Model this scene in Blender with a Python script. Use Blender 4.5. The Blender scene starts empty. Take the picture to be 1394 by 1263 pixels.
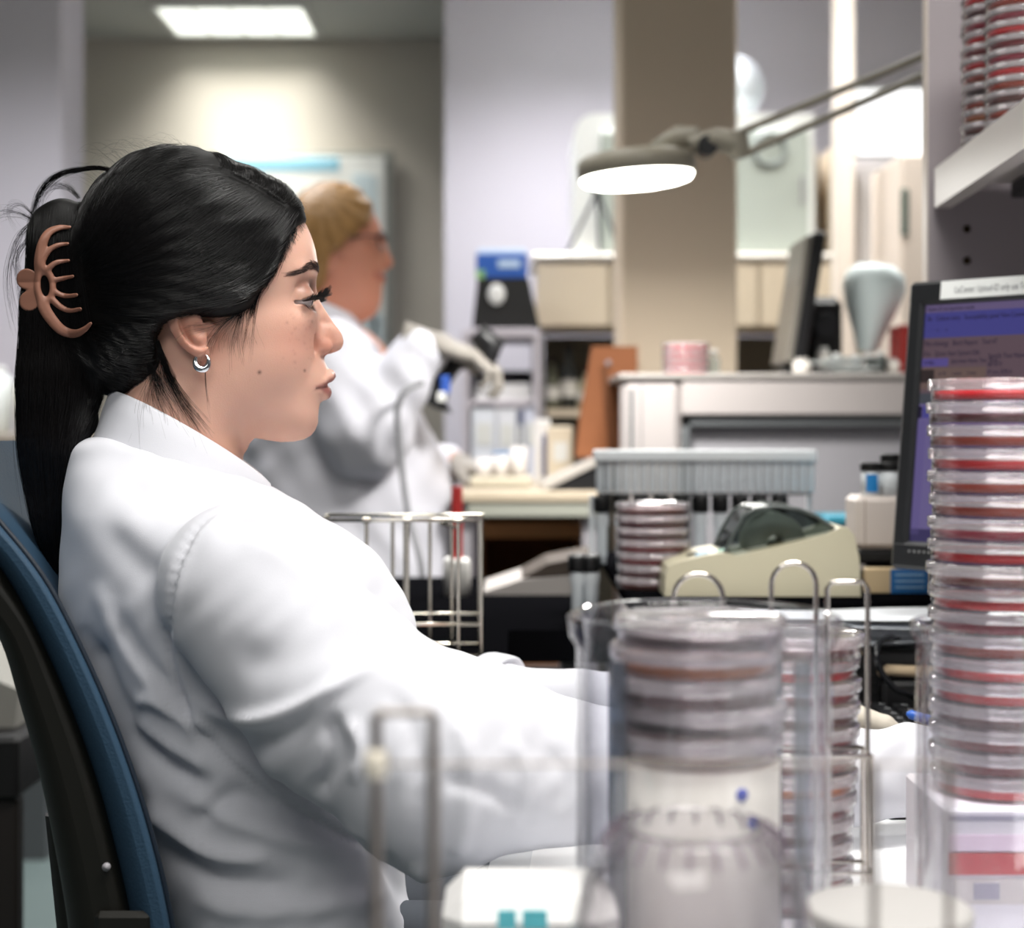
import bpy, math, random
import numpy as np
from mathutils import Vector, Matrix, noise

random.seed(7)
rng = np.random.default_rng(11)
SC = bpy.context.scene
COL = SC.collection
F, CX, HY, CZ = 2210.0, 697.0, 575.0, 1.10     # focal length in px, principal column, horizon row, eye height
PI = math.pi

def P(px, py, d):
    return Vector(((px - CX) / F * d, d, CZ - (py - HY) / F * d))

def lin(h):
    h = h.lstrip('#')
    v = [int(h[i:i + 2], 16) / 255 for i in (0, 2, 4)]
    return tuple((c / 12.92 if c <= .04045 else ((c + .055) / 1.055) ** 2.4) for c in v) + (1.0,)

# ---------------------------------------------------------------- materials
MATS = {}
def mat(name, color='#808080', rough=.5, metal=0., alpha=None, emit=None, estr=0., noise_amt=0., noise_scale=20., bump=0., bump_scale=200., spec=.5, sss=0., sheen=0., coat=0., aniso=0., trans=0., ior=1.45):
    if name in MATS: return MATS[name]
    m = bpy.data.materials.new(name); m.use_nodes = True
    nt = m.node_tree; b = nt.nodes['Principled BSDF']
    c = lin(color)
    b.inputs['Base Color'].default_value = c
    b.inputs['Roughness'].default_value = rough
    b.inputs['Metallic'].default_value = metal
    b.inputs['Specular IOR Level'].default_value = spec
    b.inputs['IOR'].default_value = ior
    if coat: b.inputs['Coat Weight'].default_value = coat
    if sheen: b.inputs['Sheen Weight'].default_value = sheen
    if aniso: b.inputs['Anisotropic'].default_value = aniso
    if trans: b.inputs['Transmission Weight'].default_value = trans
    if alpha is not None: b.inputs['Alpha'].default_value = alpha
    if sss:
        b.inputs['Subsurface Weight'].default_value = sss
        b.inputs['Subsurface Radius'].default_value = (.012, .004, .002)
        b.inputs['Subsurface Scale'].default_value = .6
    if emit:
        b.inputs['Emission Color'].default_value = lin(emit)
        b.inputs['Emission Strength'].default_value = estr
    tc = nt.nodes.new('ShaderNodeTexCoord')
    if noise_amt:
        n = nt.nodes.new('ShaderNodeTexNoise'); n.inputs['Scale'].default_value = noise_scale; n.inputs['Detail'].default_value = 6
        nt.links.new(tc.outputs['Object'], n.inputs['Vector'])
        mx = nt.nodes.new('ShaderNodeMix'); mx.data_type = 'RGBA'
        mx.inputs[6].default_value = tuple(x * (1 - noise_amt) for x in c[:3]) + (1,)
        mx.inputs[7].default_value = tuple(min(1, x * (1 + noise_amt)) for x in c[:3]) + (1,)
        nt.links.new(n.outputs['Fac'], mx.inputs[0]); nt.links.new(mx.outputs[2], b.inputs['Base Color'])
    if bump:
        n2 = nt.nodes.new('ShaderNodeTexNoise'); n2.inputs['Scale'].default_value = bump_scale; n2.inputs['Detail'].default_value = 4
        nt.links.new(tc.outputs['Object'], n2.inputs['Vector'])
        bp = nt.nodes.new('ShaderNodeBump'); bp.inputs['Strength'].default_value = bump; bp.inputs['Distance'].default_value = .002
        nt.links.new(n2.outputs['Fac'], bp.inputs['Height']); nt.links.new(bp.outputs['Normal'], b.inputs['Normal'])
    MATS[name] = m
    return m

def clear(name, tint='#ffffff', opacity=.08, rough=.03, ior=1.5, hazecol='#ffffff', edge=.5):
    """thin clear plastic: see-through, with fresnel shine and a faint milky haze"""
    if name in MATS: return MATS[name]
    m = bpy.data.materials.new(name); m.use_nodes = True
    nt = m.node_tree; nt.nodes.clear()
    out = nt.nodes.new('ShaderNodeOutputMaterial')
    tr = nt.nodes.new('ShaderNodeBsdfTransparent'); tr.inputs[0].default_value = lin(tint)
    gl = nt.nodes.new('ShaderNodeBsdfGlossy'); gl.inputs['Roughness'].default_value = rough
    df = nt.nodes.new('ShaderNodeBsdfDiffuse'); df.inputs[0].default_value = lin(hazecol)
    ec = nt.nodes.new('ShaderNodeMix'); ec.data_type = 'RGBA'; tc_ = lin(tint); ec.inputs[6].default_value = tc_; ec.inputs[7].default_value = tuple(x * edge for x in tc_[:3]) + (1,)
    nt.links.new(ec.outputs[2], tr.inputs[0])
    ge = nt.nodes.new('ShaderNodeNewGeometry'); dt = nt.nodes.new('ShaderNodeVectorMath'); dt.operation = 'DOT_PRODUCT'
    nt.links.new(ge.outputs['Normal'], dt.inputs[0]); nt.links.new(ge.outputs['Incoming'], dt.inputs[1])
    def mth(op, a, b=None):
        n = nt.nodes.new('ShaderNodeMath'); n.operation = op
        for i, q in enumerate((a, b)):
            if q is None: continue
            if isinstance(q, (int, float)): n.inputs[i].default_value = q
            else: nt.links.new(q, n.inputs[i])
        return n.outputs[0]
    nt.links.new(mth('POWER', mth('SUBTRACT', 1.0, mth('ABSOLUTE', dt.outputs['Value'])), 3.0), ec.inputs[0])
    f0 = ((ior - 1) / (ior + 1)) ** 2
    fo = mth('ADD', mth('MULTIPLY', mth('POWER', mth('SUBTRACT', 1.0, mth('ABSOLUTE', dt.outputs['Value'])), 4.0), .75), f0)
    m1 = nt.nodes.new('ShaderNodeMixShader'); m1.inputs[0].default_value = opacity
    m2 = nt.nodes.new('ShaderNodeMixShader')
    nt.links.new(tr.outputs[0], m1.inputs[1]); nt.links.new(df.outputs[0], m1.inputs[2])
    nt.links.new(fo, m2.inputs[0]); nt.links.new(m1.outputs[0], m2.inputs[1]); nt.links.new(gl.outputs[0], m2.inputs[2])
    nt.links.new(m2.outputs[0], out.inputs[0])
    MATS[name] = m
    return m

# ---------------------------------------------------------------- object plumbing
def tag(o, label=None, cat=None, group=None, kind=None):
    if label: o['label'] = label
    if cat: o['category'] = cat
    if group: o['group'] = group
    if kind: o['kind'] = kind
    return o

def thing(name, label, cat, loc=(0, 0, 0), rz=0., group=None):
    o = bpy.data.objects.new(name, None); COL.objects.link(o)
    o.empty_display_size = .02
    o.location = loc; o.rotation_euler = (0, 0, rz)
    return tag(o, label, cat, group)

def kids(o):
    return [c for c in COL.objects if c.parent == o]

def copy_tree(o, label=None, loc=None, rz=None, parent=None, _memo=None):
    c = o.copy(); COL.objects.link(c)
    if parent is not None: c.parent = parent
    if label: c['label'] = label
    if loc is not None: c.location = loc
    if rz is not None: c.rotation_euler = (0, 0, rz)
    for ch in o.children:
        copy_tree(ch, parent=c)
    return c

class MB:
    """collects shapes and links them as one mesh object"""
    def __init__(s): s.v = []; s.f = []; s.sm = []; s.mi = []; s.cur = 0
    def add(s, vs, fs, smooth=False):
        n = len(s.v); s.v += [tuple(v) for v in vs]
        for f in fs:
            s.f.append(tuple(i + n for i in f)); s.sm.append(smooth); s.mi.append(s.cur)
        return s
    def box(s, c, size, b=0., M=None):
        """box with bevelled edges; c centre, size full extents, M optional 3x3/4x4 rotation about the centre"""
        hx, hy, hz = (a / 2 for a in size); b = min(b, hx * .99, hy * .99, hz * .99)
        vs = []; fs = []
        if b <= 0:
            vs = [(x, y, z) for x in (-hx, hx) for y in (-hy, hy) for z in (-hz, hz)]
            fs = [(0, 1, 3, 2), (4, 6, 7, 5), (0, 4, 5, 1), (2, 3, 7, 6), (0, 2, 6, 4), (1, 5, 7, 3)]
        else:
            idx = {}
            for sx in (-1, 1):
                for sy in (-1, 1):
                    for sz in (-1, 1):
                        for a in range(3):
                            p = [sx * (hx - b), sy * (hy - b), sz * (hz - b)]
                            p[a] = (sx * hx, sy * hy, sz * hz)[a]
                            idx[(sx, sy, sz, a)] = len(vs); vs.append(tuple(p))
            def k(sx, sy, sz, a): return idx[(sx, sy, sz, a)]
            for g in (-1, 1):
                for a in range(3):
                    o1, o2 = [i for i in range(3) if i != a]
                    q = []
                    for (p1, p2) in ((-1, -1), (1, -1), (1, 1), (-1, 1)):
                        t = [0, 0, 0]; t[a] = g; t[o1] = p1; t[o2] = p2
                        q.append(k(*t, a))
                    flip = (g == 1) == (a == 1)
                    fs.append(tuple(reversed(q)) if flip else tuple(q))
            for a in range(3):        # edges along axis a
                o1, o2 = [i for i in range(3) if i != a]
                for p1 in (-1, 1):
                    for p2 in (-1, 1):
                        q = []
                        for g, ax in ((-1, o1), (1, o1), (1, o2), (-1, o2)):
                            t = [0, 0, 0]; t[a] = g; t[o1] = p1; t[o2] = p2
                            q.append(k(*t, ax))
                        fs.append(tuple(q))
            for sx in (-1, 1):
                for sy in (-1, 1):
                    for sz in (-1, 1):
                        fs.append((k(sx, sy, sz, 0), k(sx, sy, sz, 1), k(sx, sy, sz, 2)))
            # orient outward
            nf = []
            for f in fs:
                A, B, C = (Vector(vs[i]) for i in f[:3])
                n = (B - A).cross(C - A); cc = sum((Vector(vs[i]) for i in f), Vector()) / len(f)
                nf.append(f if n.dot(cc) > 0 else tuple(reversed(f)))
            fs = nf
        if M is not None: vs = [M @ Vector(v) for v in vs]
        vs = [(v[0] + c[0], v[1] + c[1], v[2] + c[2]) for v in vs]
        return s.add(vs, fs)
    def tube(s, pts, r, n=8, caps=True, closed=False):
        pts = [Vector(p) for p in pts]; m = len(pts)
        rs = r if hasattr(r, '__len__') else [r] * m
        prev = None; vs = []
        for i, p in enumerate(pts):
            if closed: t = pts[(i + 1) % m] - pts[i - 1]
            else: t = (pts[min(i + 1, m - 1)] - pts[max(i - 1, 0)])
            if t.length < 1e-9: t = Vector((0, 0, 1))
            t.normalize()
            if prev is None:
                a = Vector((0, 0, 1)) if abs(t.z) < .9 else Vector((1, 0, 0))
                u = t.cross(a).normalized()
            else:
                u = (prev - t * prev.dot(t))
                u = u.normalized() if u.length > 1e-6 else t.orthogonal().normalized()
            prev = u; w = t.cross(u)
            for k in range(n):
                a = 2 * PI * k / n
                vs.append(p + (u * math.cos(a) + w * math.sin(a)) * rs[i])
        fs = []
        for i in range(m if closed else m - 1):
            j = (i + 1) % m
            for k in range(n):
                fs.append((i * n + k, i * n + (k + 1) % n, j * n + (k + 1) % n, j * n + k))
        s.add(vs, fs, n > 4)
        if caps and not closed:
            s.add([vs[k] for k in range(n)], [tuple(reversed(range(n)))])
            s.add([vs[(m - 1) * n + k] for k in range(n)], [tuple(range(n))])
        return s
    def cyl(s, p0, p1, r0, r1=None, n=24):
        return s.tube([p0, p1], [r0, r0 if r1 is None else r1], n)
    def lathe(s, prof, n=48, c=(0, 0, 0), M=None, smooth=True, a0=0, a1=2 * PI):
        full = abs(a1 - a0 - 2 * PI) < 1e-6
        m = len(prof); vs = []; kn = n if full else n + 1
        for k in range(kn):
            a = a0 + (a1 - a0) * k / n
            for (r, z) in prof:
                v = Vector((r * math.cos(a), r * math.sin(a), z))
                if M is not None: v = M @ v
                vs.append((v[0] + c[0], v[1] + c[1], v[2] + c[2]))
        fs = []
        for k in range(n):
            k2 = (k + 1) % kn
            for i in range(m - 1):
                if prof[i][0] < 1e-7 and prof[i + 1][0] < 1e-7: continue
                fs.append((k * m + i, k2 * m + i, k2 * m + i + 1, k * m + i + 1))
        return s.add(vs, fs, smooth)
    def prism(s, poly, c, ax, ay, az, depth):
        """extrude a 2-D polygon (coords along ax, ay) by depth along az, starting at c"""
        c = Vector(c); ax = Vector(ax); ay = Vector(ay); az = Vector(az)
        n = len(poly)
        a = [c + ax * p[0] + ay * p[1] for p in poly]; b = [v + az * depth for v in a]
        area = sum(poly[i][0] * poly[(i + 1) % n][1] - poly[(i + 1) % n][0] * poly[i][1] for i in range(n))
        if (area > 0) != (ax.cross(ay).dot(az) * depth > 0): a, b = b, a
        fs = [tuple(reversed(range(n))), tuple(range(n, 2 * n))]
        fs += [(i, (i + 1) % n, n + (i + 1) % n, n + i) for i in range(n)]
        return s.add(a + b, fs)
    def grid(s, pts, nu, nv, smooth=True, closed_u=False):
        fs = []
        for i in range(nu if closed_u else nu - 1):
            i2 = (i + 1) % nu
            for j in range(nv - 1):
                fs.append((i * nv + j, i2 * nv + j, i2 * nv + j + 1, i * nv + j + 1))
        return s.add(pts, fs, smooth)
    def build(s, name, m, parent=None, kind=None):
        me = bpy.data.meshes.new(name)
        me.from_pydata([tuple(v) for v in s.v], [], s.f)
        me.polygons.foreach_set('use_smooth', s.sm)
        ms = m if isinstance(m, (list, tuple)) else [m]
        for x in ms: me.materials.append(x)
        if len(ms) > 1: me.polygons.foreach_set('material_index', s.mi)
        me.update()
        return link(name, me, parent, kind)

def link(name, me, parent=None, kind=None):
    o = bpy.data.objects.new(name, me); COL.objects.link(o)
    if parent is not None: o.parent = parent
    if kind: o['kind'] = kind
    return o

def rot(rx=0, ry=0, rz=0):
    return Matrix.Rotation(rz, 3, 'Z') @ Matrix.Rotation(ry, 3, 'Y') @ Matrix.Rotation(rx, 3, 'X')

def text_mesh(name, body, size, origin, ax, ay, m, parent, off=.0004, align='LEFT', bold=0., shear=0., sx=1.):
    cu = bpy.data.curves.new(name, 'FONT'); cu.body = body; cu.size = size; cu.align_x = align; cu.offset = bold; cu.shear = shear
    cu.extrude = off / 2
    t = bpy.data.objects.new(name, cu); COL.objects.link(t)
    bpy.context.view_layer.update()
    dg = bpy.context.evaluated_depsgraph_get()
    me = bpy.data.meshes.new_from_object(t.evaluated_get(dg))
    bpy.data.objects.remove(t); bpy.data.curves.remove(cu)
    ax = Vector(ax).normalized(); ay = Vector(ay).normalized(); az = ax.cross(ay)
    M4 = Matrix((ax, ay, az)).transposed().to_4x4(); M4.translation = Vector(origin) + az * off
    me.transform(Matrix.Diagonal((sx, 1, 1, 1))); me.transform(M4); me.materials.clear(); me.materials.append(m)
    return link(name, me, parent)

# ---------------------------------------------------------------- implicit modelling
def smin(a, b, k):
    h = np.clip(.5 + .5 * (b - a) / k, 0, 1)
    return b * (1 - h) + a * h - k * h * (1 - h)
def smax(a, b, k): return -smin(-a, -b, k)
def sd_ell(X, c, r, R=None):
    d = [X[i] - c[i] for i in range(3)]
    if R is not None:
        d = [R[0][i] * d[0] + R[1][i] * d[1] + R[2][i] * d[2] for i in range(3)]
    k0 = np.sqrt(sum((d[i] / r[i]) ** 2 for i in range(3)))
    k1 = np.sqrt(sum((d[i] / r[i] ** 2) ** 2 for i in range(3))) + 1e-9
    return k0 * (k0 - 1) / k1
def sd_cone(X, a, b, ra, rb):
    ba = [b[i] - a[i] for i in range(3)]; L = sum(q * q for q in ba)
    t = np.clip(sum((X[i] - a[i]) * ba[i] for i in range(3)) / L, 0, 1)
    d = np.sqrt(sum((X[i] - a[i] - ba[i] * t) ** 2 for i in range(3)))
    return d - (ra + (rb - ra) * t)
def sd_chain(X, pts, rs, k):
    o = None
    for i in range(len(pts) - 1):
        s = sd_cone(X, pts[i], pts[i + 1], rs[i], rs[i + 1])
        o = s if o is None else smin(o, s, k)
    return o
def sd_poly2(U, V, poly):
    """signed distance of a 2-D polygon on arrays U, V"""
    d = np.full(U.shape, 1e9, np.float32); inside = np.zeros(U.shape, bool)
    n = len(poly)
    for i in range(n):
        ax, ay = poly[i]; bx, by = poly[(i + 1) % n]
        ex, ey = bx - ax, by - ay
        t = np.clip(((U - ax) * ex + (V - ay) * ey) / (ex * ex + ey * ey + 1e-12), 0, 1)
        d = np.minimum(d, (U - ax - ex * t) ** 2 + (V - ay - ey * t) ** 2)
        cond = ((ay > V) != (by > V)) & (U < (bx - ax) * (V - ay) / (by - ay + 1e-12) + ax)
        inside ^= cond
    d = np.sqrt(d)
    return np.where(inside, -d, d)
def polyline_d(U, V, pts):
    """distance to a polyline and the parameter 0..1 along it"""
    d = np.full(U.shape, 1e9, np.float32); T = np.zeros(U.shape, np.float32); n = len(pts) - 1
    for i in range(n):
        ax, ay = pts[i]; bx, by = pts[i + 1]; ex, ey = bx - ax, by - ay
        t = np.clip(((U - ax) * ex + (V - ay) * ey) / (ex * ex + ey * ey), 0, 1)
        q = np.sqrt((U - ax - ex * t) ** 2 + (V - ay - ey * t) ** 2)
        m = q < d; d = np.where(m, q, d); T = np.where(m, (i + t) / n, T)
    return d, T
def crom(pts, n=8):
    """Catmull-Rom smoothing of a 2-D/3-D open polyline"""
    pts = [np.array(p, float) for p in pts]; q = [2 * pts[0] - pts[1]] + pts + [2 * pts[-1] - pts[-2]]
    out = []
    for i in range(1, len(q) - 2):
        for k in range(n):
            t = k / n
            out.append(.5 * (2 * q[i] + (q[i + 1] - q[i - 1]) * t + (2 * q[i - 1] - 5 * q[i] + 4 * q[i + 1] - q[i + 2]) * t * t + (3 * q[i] - q[i - 1] - 3 * q[i + 1] + q[i + 2]) * t ** 3))
    out.append(pts[-1])
    return [tuple(p) for p in out]
def gridax(lo, hi, h):
    ax = [np.arange(lo[i], hi[i] + h, h, dtype=np.float32) for i in range(3)]
    X = np.meshgrid(*ax, indexing='ij', sparse=False)
    return ax, X
def surface_nets(D, lo, h):
    nx, ny, nz = D.shape; S = D < 0
    cx, cy, cz = nx - 1, ny - 1, nz - 1
    cnt = np.zeros((cx, cy, cz), np.float32); acc = [np.zeros((cx, cy, cz), np.float32) for _ in range(3)]
    def sl(o): return (slice(o[0], o[0] + cx), slice(o[1], o[1] + cy), slice(o[2], o[2] + cz))
    for a in range(3):
        o1, o2 = [i for i in range(3) if i != a]
        for p1 in (0, 1):
            for p2 in (0, 1):
                s0 = [0, 0, 0]; s0[o1] = p1; s0[o2] = p2; s1 = list(s0); s1[a] = 1
                d0 = D[sl(s0)]; d1 = D[sl(s1)]
                m = (d0 < 0) != (d1 < 0)
                den = np.where(m, d0 - d1, 1); t = np.where(m, d0 / den, 0)
                cnt += m
                for q in range(3):
                    if q == a: acc[q] += np.where(m, t, 0)
                    else: acc[q] += np.where(m, s0[q], 0)
    act = cnt > 0
    idx = np.full(act.shape, -1, np.int64); ii = np.argwhere(act); idx[act] = np.arange(len(ii))
    V = np.stack([(ii[:, q] + acc[q][act] / cnt[act]) * h + lo[q] for q in range(3)], 1)
    Fs = []
    for a in range(3):
        o1, o2 = [(1, 2), (2, 0), (0, 1)][a]
        s0 = [slice(0, n) for n in D.shape]; s0[a] = slice(0, D.shape[a] - 1)
        s1 = [slice(0, n) for n in D.shape]; s1[a] = slice(1, D.shape[a])
        A = S[tuple(s0)]; B = S[tuple(s1)]
        e = np.argwhere(A != B)
        e = e[(e[:, o1] > 0) & (e[:, o2] > 0) & (e[:, o1] < D.shape[o1] - 1) & (e[:, o2] < D.shape[o2] - 1)]
        def cell(d1, d2):
            c = e.copy(); c[:, o1] -= d1; c[:, o2] -= d2
            return idx[c[:, 0], c[:, 1], c[:, 2]]
        q = np.stack([cell(1, 1), cell(0, 1), cell(0, 0), cell(1, 0)], 1)
        fl = ~A[e[:, 0], e[:, 1], e[:, 2]]
        q[fl] = q[fl][:, ::-1]
        Fs.append(q)
    Q = np.concatenate(Fs); Q = Q[(Q >= 0).all(1)]
    return V, Q
def relax(V, Q, it=2, lam=.5):
    E = np.concatenate([Q[:, [0, 1]], Q[:, [1, 2]], Q[:, [2, 3]], Q[:, [3, 0]]])
    n = len(V)
    for _ in range(it):
        s = np.zeros_like(V); c = np.zeros(n)
        for q in range(3):
            s[:, q] = np.bincount(E[:, 0], V[E[:, 1], q], n) + np.bincount(E[:, 1], V[E[:, 0], q], n)
        c = np.bincount(E[:, 0], minlength=n) + np.bincount(E[:, 1], minlength=n)
        V = V + lam * (s / np.maximum(c, 1)[:, None] - V)
    return V
def np_mesh(name, V, Q, m, parent=None, smooth=True, colors=None, mi=None):
    me = bpy.data.meshes.new(name); k = Q.shape[1]
    me.vertices.add(len(V)); me.vertices.foreach_set('co', np.asarray(V, np.float32).ravel())
    me.loops.add(Q.size); me.loops.foreach_set('vertex_index', Q.astype(np.int32).ravel())
    me.polygons.add(len(Q)); me.polygons.foreach_set('loop_start', np.arange(0, Q.size, k, dtype=np.int32))
    me.polygons.foreach_set('loop_total', np.full(len(Q), k, np.int32))
    me.polygons.foreach_set('use_smooth', np.full(len(Q), smooth))
    for x in (m if isinstance(m, (list, tuple)) else [m]): me.materials.append(x)
    if mi is not None: me.polygons.foreach_set('material_index', mi.astype(np.int32))
    if colors is not None:
        at = me.color_attributes.new('tint', 'FLOAT_COLOR', 'POINT'); at.data.foreach_set('color', np.asarray(colors, np.float32).ravel())
    me.update(calc_edges=True); me.validate()
    return link(name, me, parent)
# ================================================================ seated person: head
HD = 1.36
HO = P(300, 400, HD)
_c, _s = math.cos(.1778), math.sin(.1778)
HS = HD / F * _c
H_R = np.array([_c, _s, 0.]); H_N = np.array([_s, -_c, 0.])
def head_map(V):
    """(px, -py, w) arrays -> world"""
    V = np.asarray(V, float)
    o = np.array(HO)
    return o + np.outer((V[:, 0] - 300) * HS, H_R) + np.outer(V[:, 2] * HS, H_N) + np.outer((V[:, 1] + 400) * HS / _c, [0, 0, 1.])

FACE = [(405, 270), (413, 296), (421, 312), (426, 326), (430, 340), (432, 355), (433.5, 364), (432, 373), (430, 381), (430.5, 392), (435, 408),
        (447, 427), (458.5, 443), (467, 453), (471, 462), (470.5, 469), (467, 474.5), (457, 478.5), (450, 482), (448.5, 488), (450, 495), (455.5, 502), (459.5, 508), (459.5, 512),
        (455, 517), (446, 522.5), (451, 526.5), (453.5, 533), (452, 539.5), (447, 544), (439, 550), (434.5, 557), (433, 566), (433.5, 575), (430, 585), (424, 592), (414, 597.5),
        (400, 600.5), (382, 601), (362, 598), (346, 595)]
NECKF = [(339, 603), (335, 617), (332, 640), (335, 700), (150, 700), (150, 560), (150, 520)]
BACK = [(128, 460), (118, 400), (122, 330), (150, 260), (200, 222), (260, 214), (320, 230), (370, 250)]

def build_head(skin_m):
    h = 2.0
    lo = (112, -700, 0.); hi = (476, -205, 134)
    ax, X = gridax(lo, hi, h)
    U, Vn, W = X; Y = -Vn
    def E(px, py, w, r, R=None): return sd_ell(X, (px, -py, w), r, R)
    def K(a, b, ra, rb): return sd_cone(X, (a[0], -a[1], a[2]), (b[0], -b[1], b[2]), ra, rb)
    cran = E(266, 345, 0, (156, 128, 112))
    d = cran
    d = smin(d, E(350, 372, 0, (84, 90, 92)), 25)               # forehead
    d = smin(d, E(345, 455, 0, (92, 105, 84)), 25)              # mid face
    d = smin(d, E(352, 530, 0, (86, 78, 66)), 30)               # jaw
    d = smin(d, E(300, 500, 40, (70, 75, 48)), 30)              # jaw angle
    d = smin(d, E(362, 480, 46, (46, 52, 36)), 24)              # cheek
    d = smin(d, K((320, 440, 66), (392, 442, 54), 26, 17), 26)  # cheekbone
    d = smin(d, E(408, 570, 0, (27, 30, 30)), 14)               # chin
    d = smin(d, E(415, 518, 0, (36, 40, 38)), 14)               # muzzle
    d = smin(d, E(392, 560, 0, (40, 42, 46)), 14)
    # neck
    d = smin(d, sd_chain(X, [(262, -480, 0), (250, -560, 0), (235, -640, 0), (225, -720, 0)], [80, 84, 90, 100], 20), 22)
    # brow ridge and eye sockets
    d = smin(d, K((424, 368, 12), (402, 372, 62), 9, 9), 12)
    d = smax(d, -E(434, 403, 46, (20, 17, 27)), 12)
    d = smax(d, -E(418, 412, 72, (16, 20, 14)), 14)
    # lids
    eye = (405.5, -408.5, 49)
    sph = np.sqrt((U - eye[0]) ** 2 + (Vn - eye[1]) ** 2 + (W - eye[2]) ** 2)
    lid = sph - 21.6
    d = smin(d, lid, 6)
    crease = np.sqrt((np.sqrt(np.maximum((U - eye[0]) ** 2 + (W - eye[2]) ** 2, 0)) - 19.5) ** 2 + (Y - 395) ** 2)
    d = d + 1.1 * np.exp(-(crease / 3.0) ** 2)
    d = smin(d, E(408, 432, 44, (20, 16, 22)), 14)       # under the eye
    t = np.clip(((W - 49) / 21.5) ** 2, 0, 1)
    opening = np.maximum(np.abs(Y - 414.0) - 10.2 * (1 - t) ** .8, np.maximum(398 - U, sph - 40)) * .8
    opening = np.where(((W - 49) / 21.5) ** 2 >= 1, 5, opening)
    # nose
    nose = sd_chain(X, [(425, -385, 0), (432, -410, 0), (441, -430, 0), (452, -453, 0), (454.5, -463.5, 0)], [11, 11, 12.5, 14.5, 15.5], 6)
    nose = smin(nose, K((440, 450, 8), (436, 464, 14), 10, 11), 8)
    nose = smin(nose, E(440, 471, 17.5, (13, 10.5, 9)), 5)
    nose = smin(nose, K((448, 476, 0), (440, 481, 0), 6, 6), 4)
    d = smin(d, nose, 9)
    d = smax(d, -E(426, 468, 29, (4, 12, 4)), 9)                  # alar crease
    d = smax(d, -K((449.5, 476.5, 9), (441, 473, 9), 3.4, 3.2), 1.6)   # nostril
    # lips
    ul = sd_chain(X, [(448.5, -511.5, 0), (446.5, -512.5, 12), (439, -519.5, 25), (428, -526, 35)], [11, 8.5, 4.5, 1.5], 3)
    ll = sd_chain(X, [(441.5, -533.5, 0), (439, -533.5, 14), (433, -531, 26), (426, -529.5, 34)], [12.5, 10.5, 5.5, 1.5], 3)
    d = smin(d, ul, 4); d = smin(d, ll, 4)
    mo = sd_chain(X, [(450, -523, 0), (446, -523.4, 14), (437, -525.5, 26), (426, -528.6, 37)], [2.2, 2.0, 1.5, .3], 2)
    d = smax(d, -mo, 1.2)
    d = smax(d, -E(446, 490, 0, (8, 10, 3.5)), 4)                 # philtrum
    d = smax(d, -E(444, 553, 0, (9, 6, 22)), 8)                   # below the lip
    # exact side outline
    poly = FACE + NECKF + BACK
    sil = sd_poly2(U[:, :, 0], Y[:, :, 0], poly)[:, :, None]
    d = smax(d, sil - .8, 2.5)
    d = smax(d, -opening, 1.6)
    # ear
    ca, sa = math.cos(math.radians(-32)), math.sin(math.radians(-32))     # tilt in the side plane
    cf, sf = math.cos(.38), math.sin(.38)
    e1 = np.array([ca, -sa, 0]); e2 = np.array([sa, ca, 0])
    R1 = e2 * cf + np.array([0, 0, -sf]); R3 = np.array([0, 0, cf]) + e2 * sf
    long = np.array([math.sin(math.radians(28)), -math.cos(math.radians(28)), 0])   # down and forward
    sh = np.array([math.cos(math.radians(28)), math.sin(math.radians(28)), 0])
    shf = sh * cf + np.array([0, 0, sf]) * -1; nn = np.cross(shf, long); nn = nn if nn[2] > 0 else -nn
    R = [shf, long, nn]
    ec = (258, -446, 101)
    ear = sd_ell(X, ec, (26, 47, 7), R)
    ring = sd_ell(X, (ec[0] + 8, ec[1] - 4, ec[2] + 4), (19, 33, 9), R)
    ear = smax(ear, -ring, 4)
    ear = smin(ear, sd_ell(X, (262, -444, 99), (14, 30, 6), R), 5)
    ear = smax(ear, -E(273, 456, 108, (9, 11, 8)), 4)
    lobe = sd_ell(X, (276, -483, 98), (10, 13, 6))
    ear = smin(ear, lobe, 8)
    ear = smin(ear, E(284, 452, 94, (8, 10, 8)), 6)
    d = smin(d, ear, 8)
    d = smin(d, K((268, 452, 80), (272, 466, 98), 14, 10), 6)
    # mirror
    Df = np.concatenate([d[:, :, :0:-1], d], axis=2)
    V, Q = surface_nets(Df, (lo[0], lo[1], -134.0), h)
    V = relax(V, Q, 1, .35)
    # pigment, plus shadow painted on the lids and lip parting
    py = -V[:, 1]; px = V[:, 0]; w = np.abs(V[:, 2])
    base = np.array(lin('#d9ab98')[:3])
    col = np.tile(base, (len(V), 1))
    def blend(mask, c):
        nonlocal col
        c = np.array(lin(c)[:3]); col = col * (1 - mask[:, None]) + c * mask[:, None]
    g = lambda x, s: np.exp(-(x / s) ** 2)
    blend(.5 * g(np.hypot(px - 445, (py - 468)), 22), '#b56a54')          # nose
    blend(.35 * g(np.hypot(px - 395, py - 468), 34), '#d08a78')          # cheek
    blend(.72 * g(np.hypot(px - 415, (py - 393) * 1.25), 17), '#7d5044')       # lids, brownish shadow put into the colour
    blend(.35 * np.clip((py - 560) / 60, 0, 1) * np.clip((px - 250) / 100, 0, 1), '#c08a62')
    ms = lambda q, s=2.0: 1 / (1 + np.exp(np.clip(q / s, -30, 30)))
    ulm = np.minimum(np.minimum(ms(504.5 + .62 * np.maximum(w - 3, 0) - py, 1.2), ms(py - 524 - .17 * w, 1.2)), ms(w - 37, 1.2))
    llm = np.minimum(np.minimum(ms(520 + .17 * w - py, 1.2), ms(py - (543.5 - .0125 * w * w), 1.2)), ms(w - 35, 1.2))
    lm = np.maximum(ulm, llm) * (px > 415)
    blend(.9 * lm, '#8e5450')
    blend(.75 * g(py - (522.8 + .155 * w), 1.6) * (w < 38) * (px > 420), '#3a1a1a')  # dark lip parting: crease shade put into the colour
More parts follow.
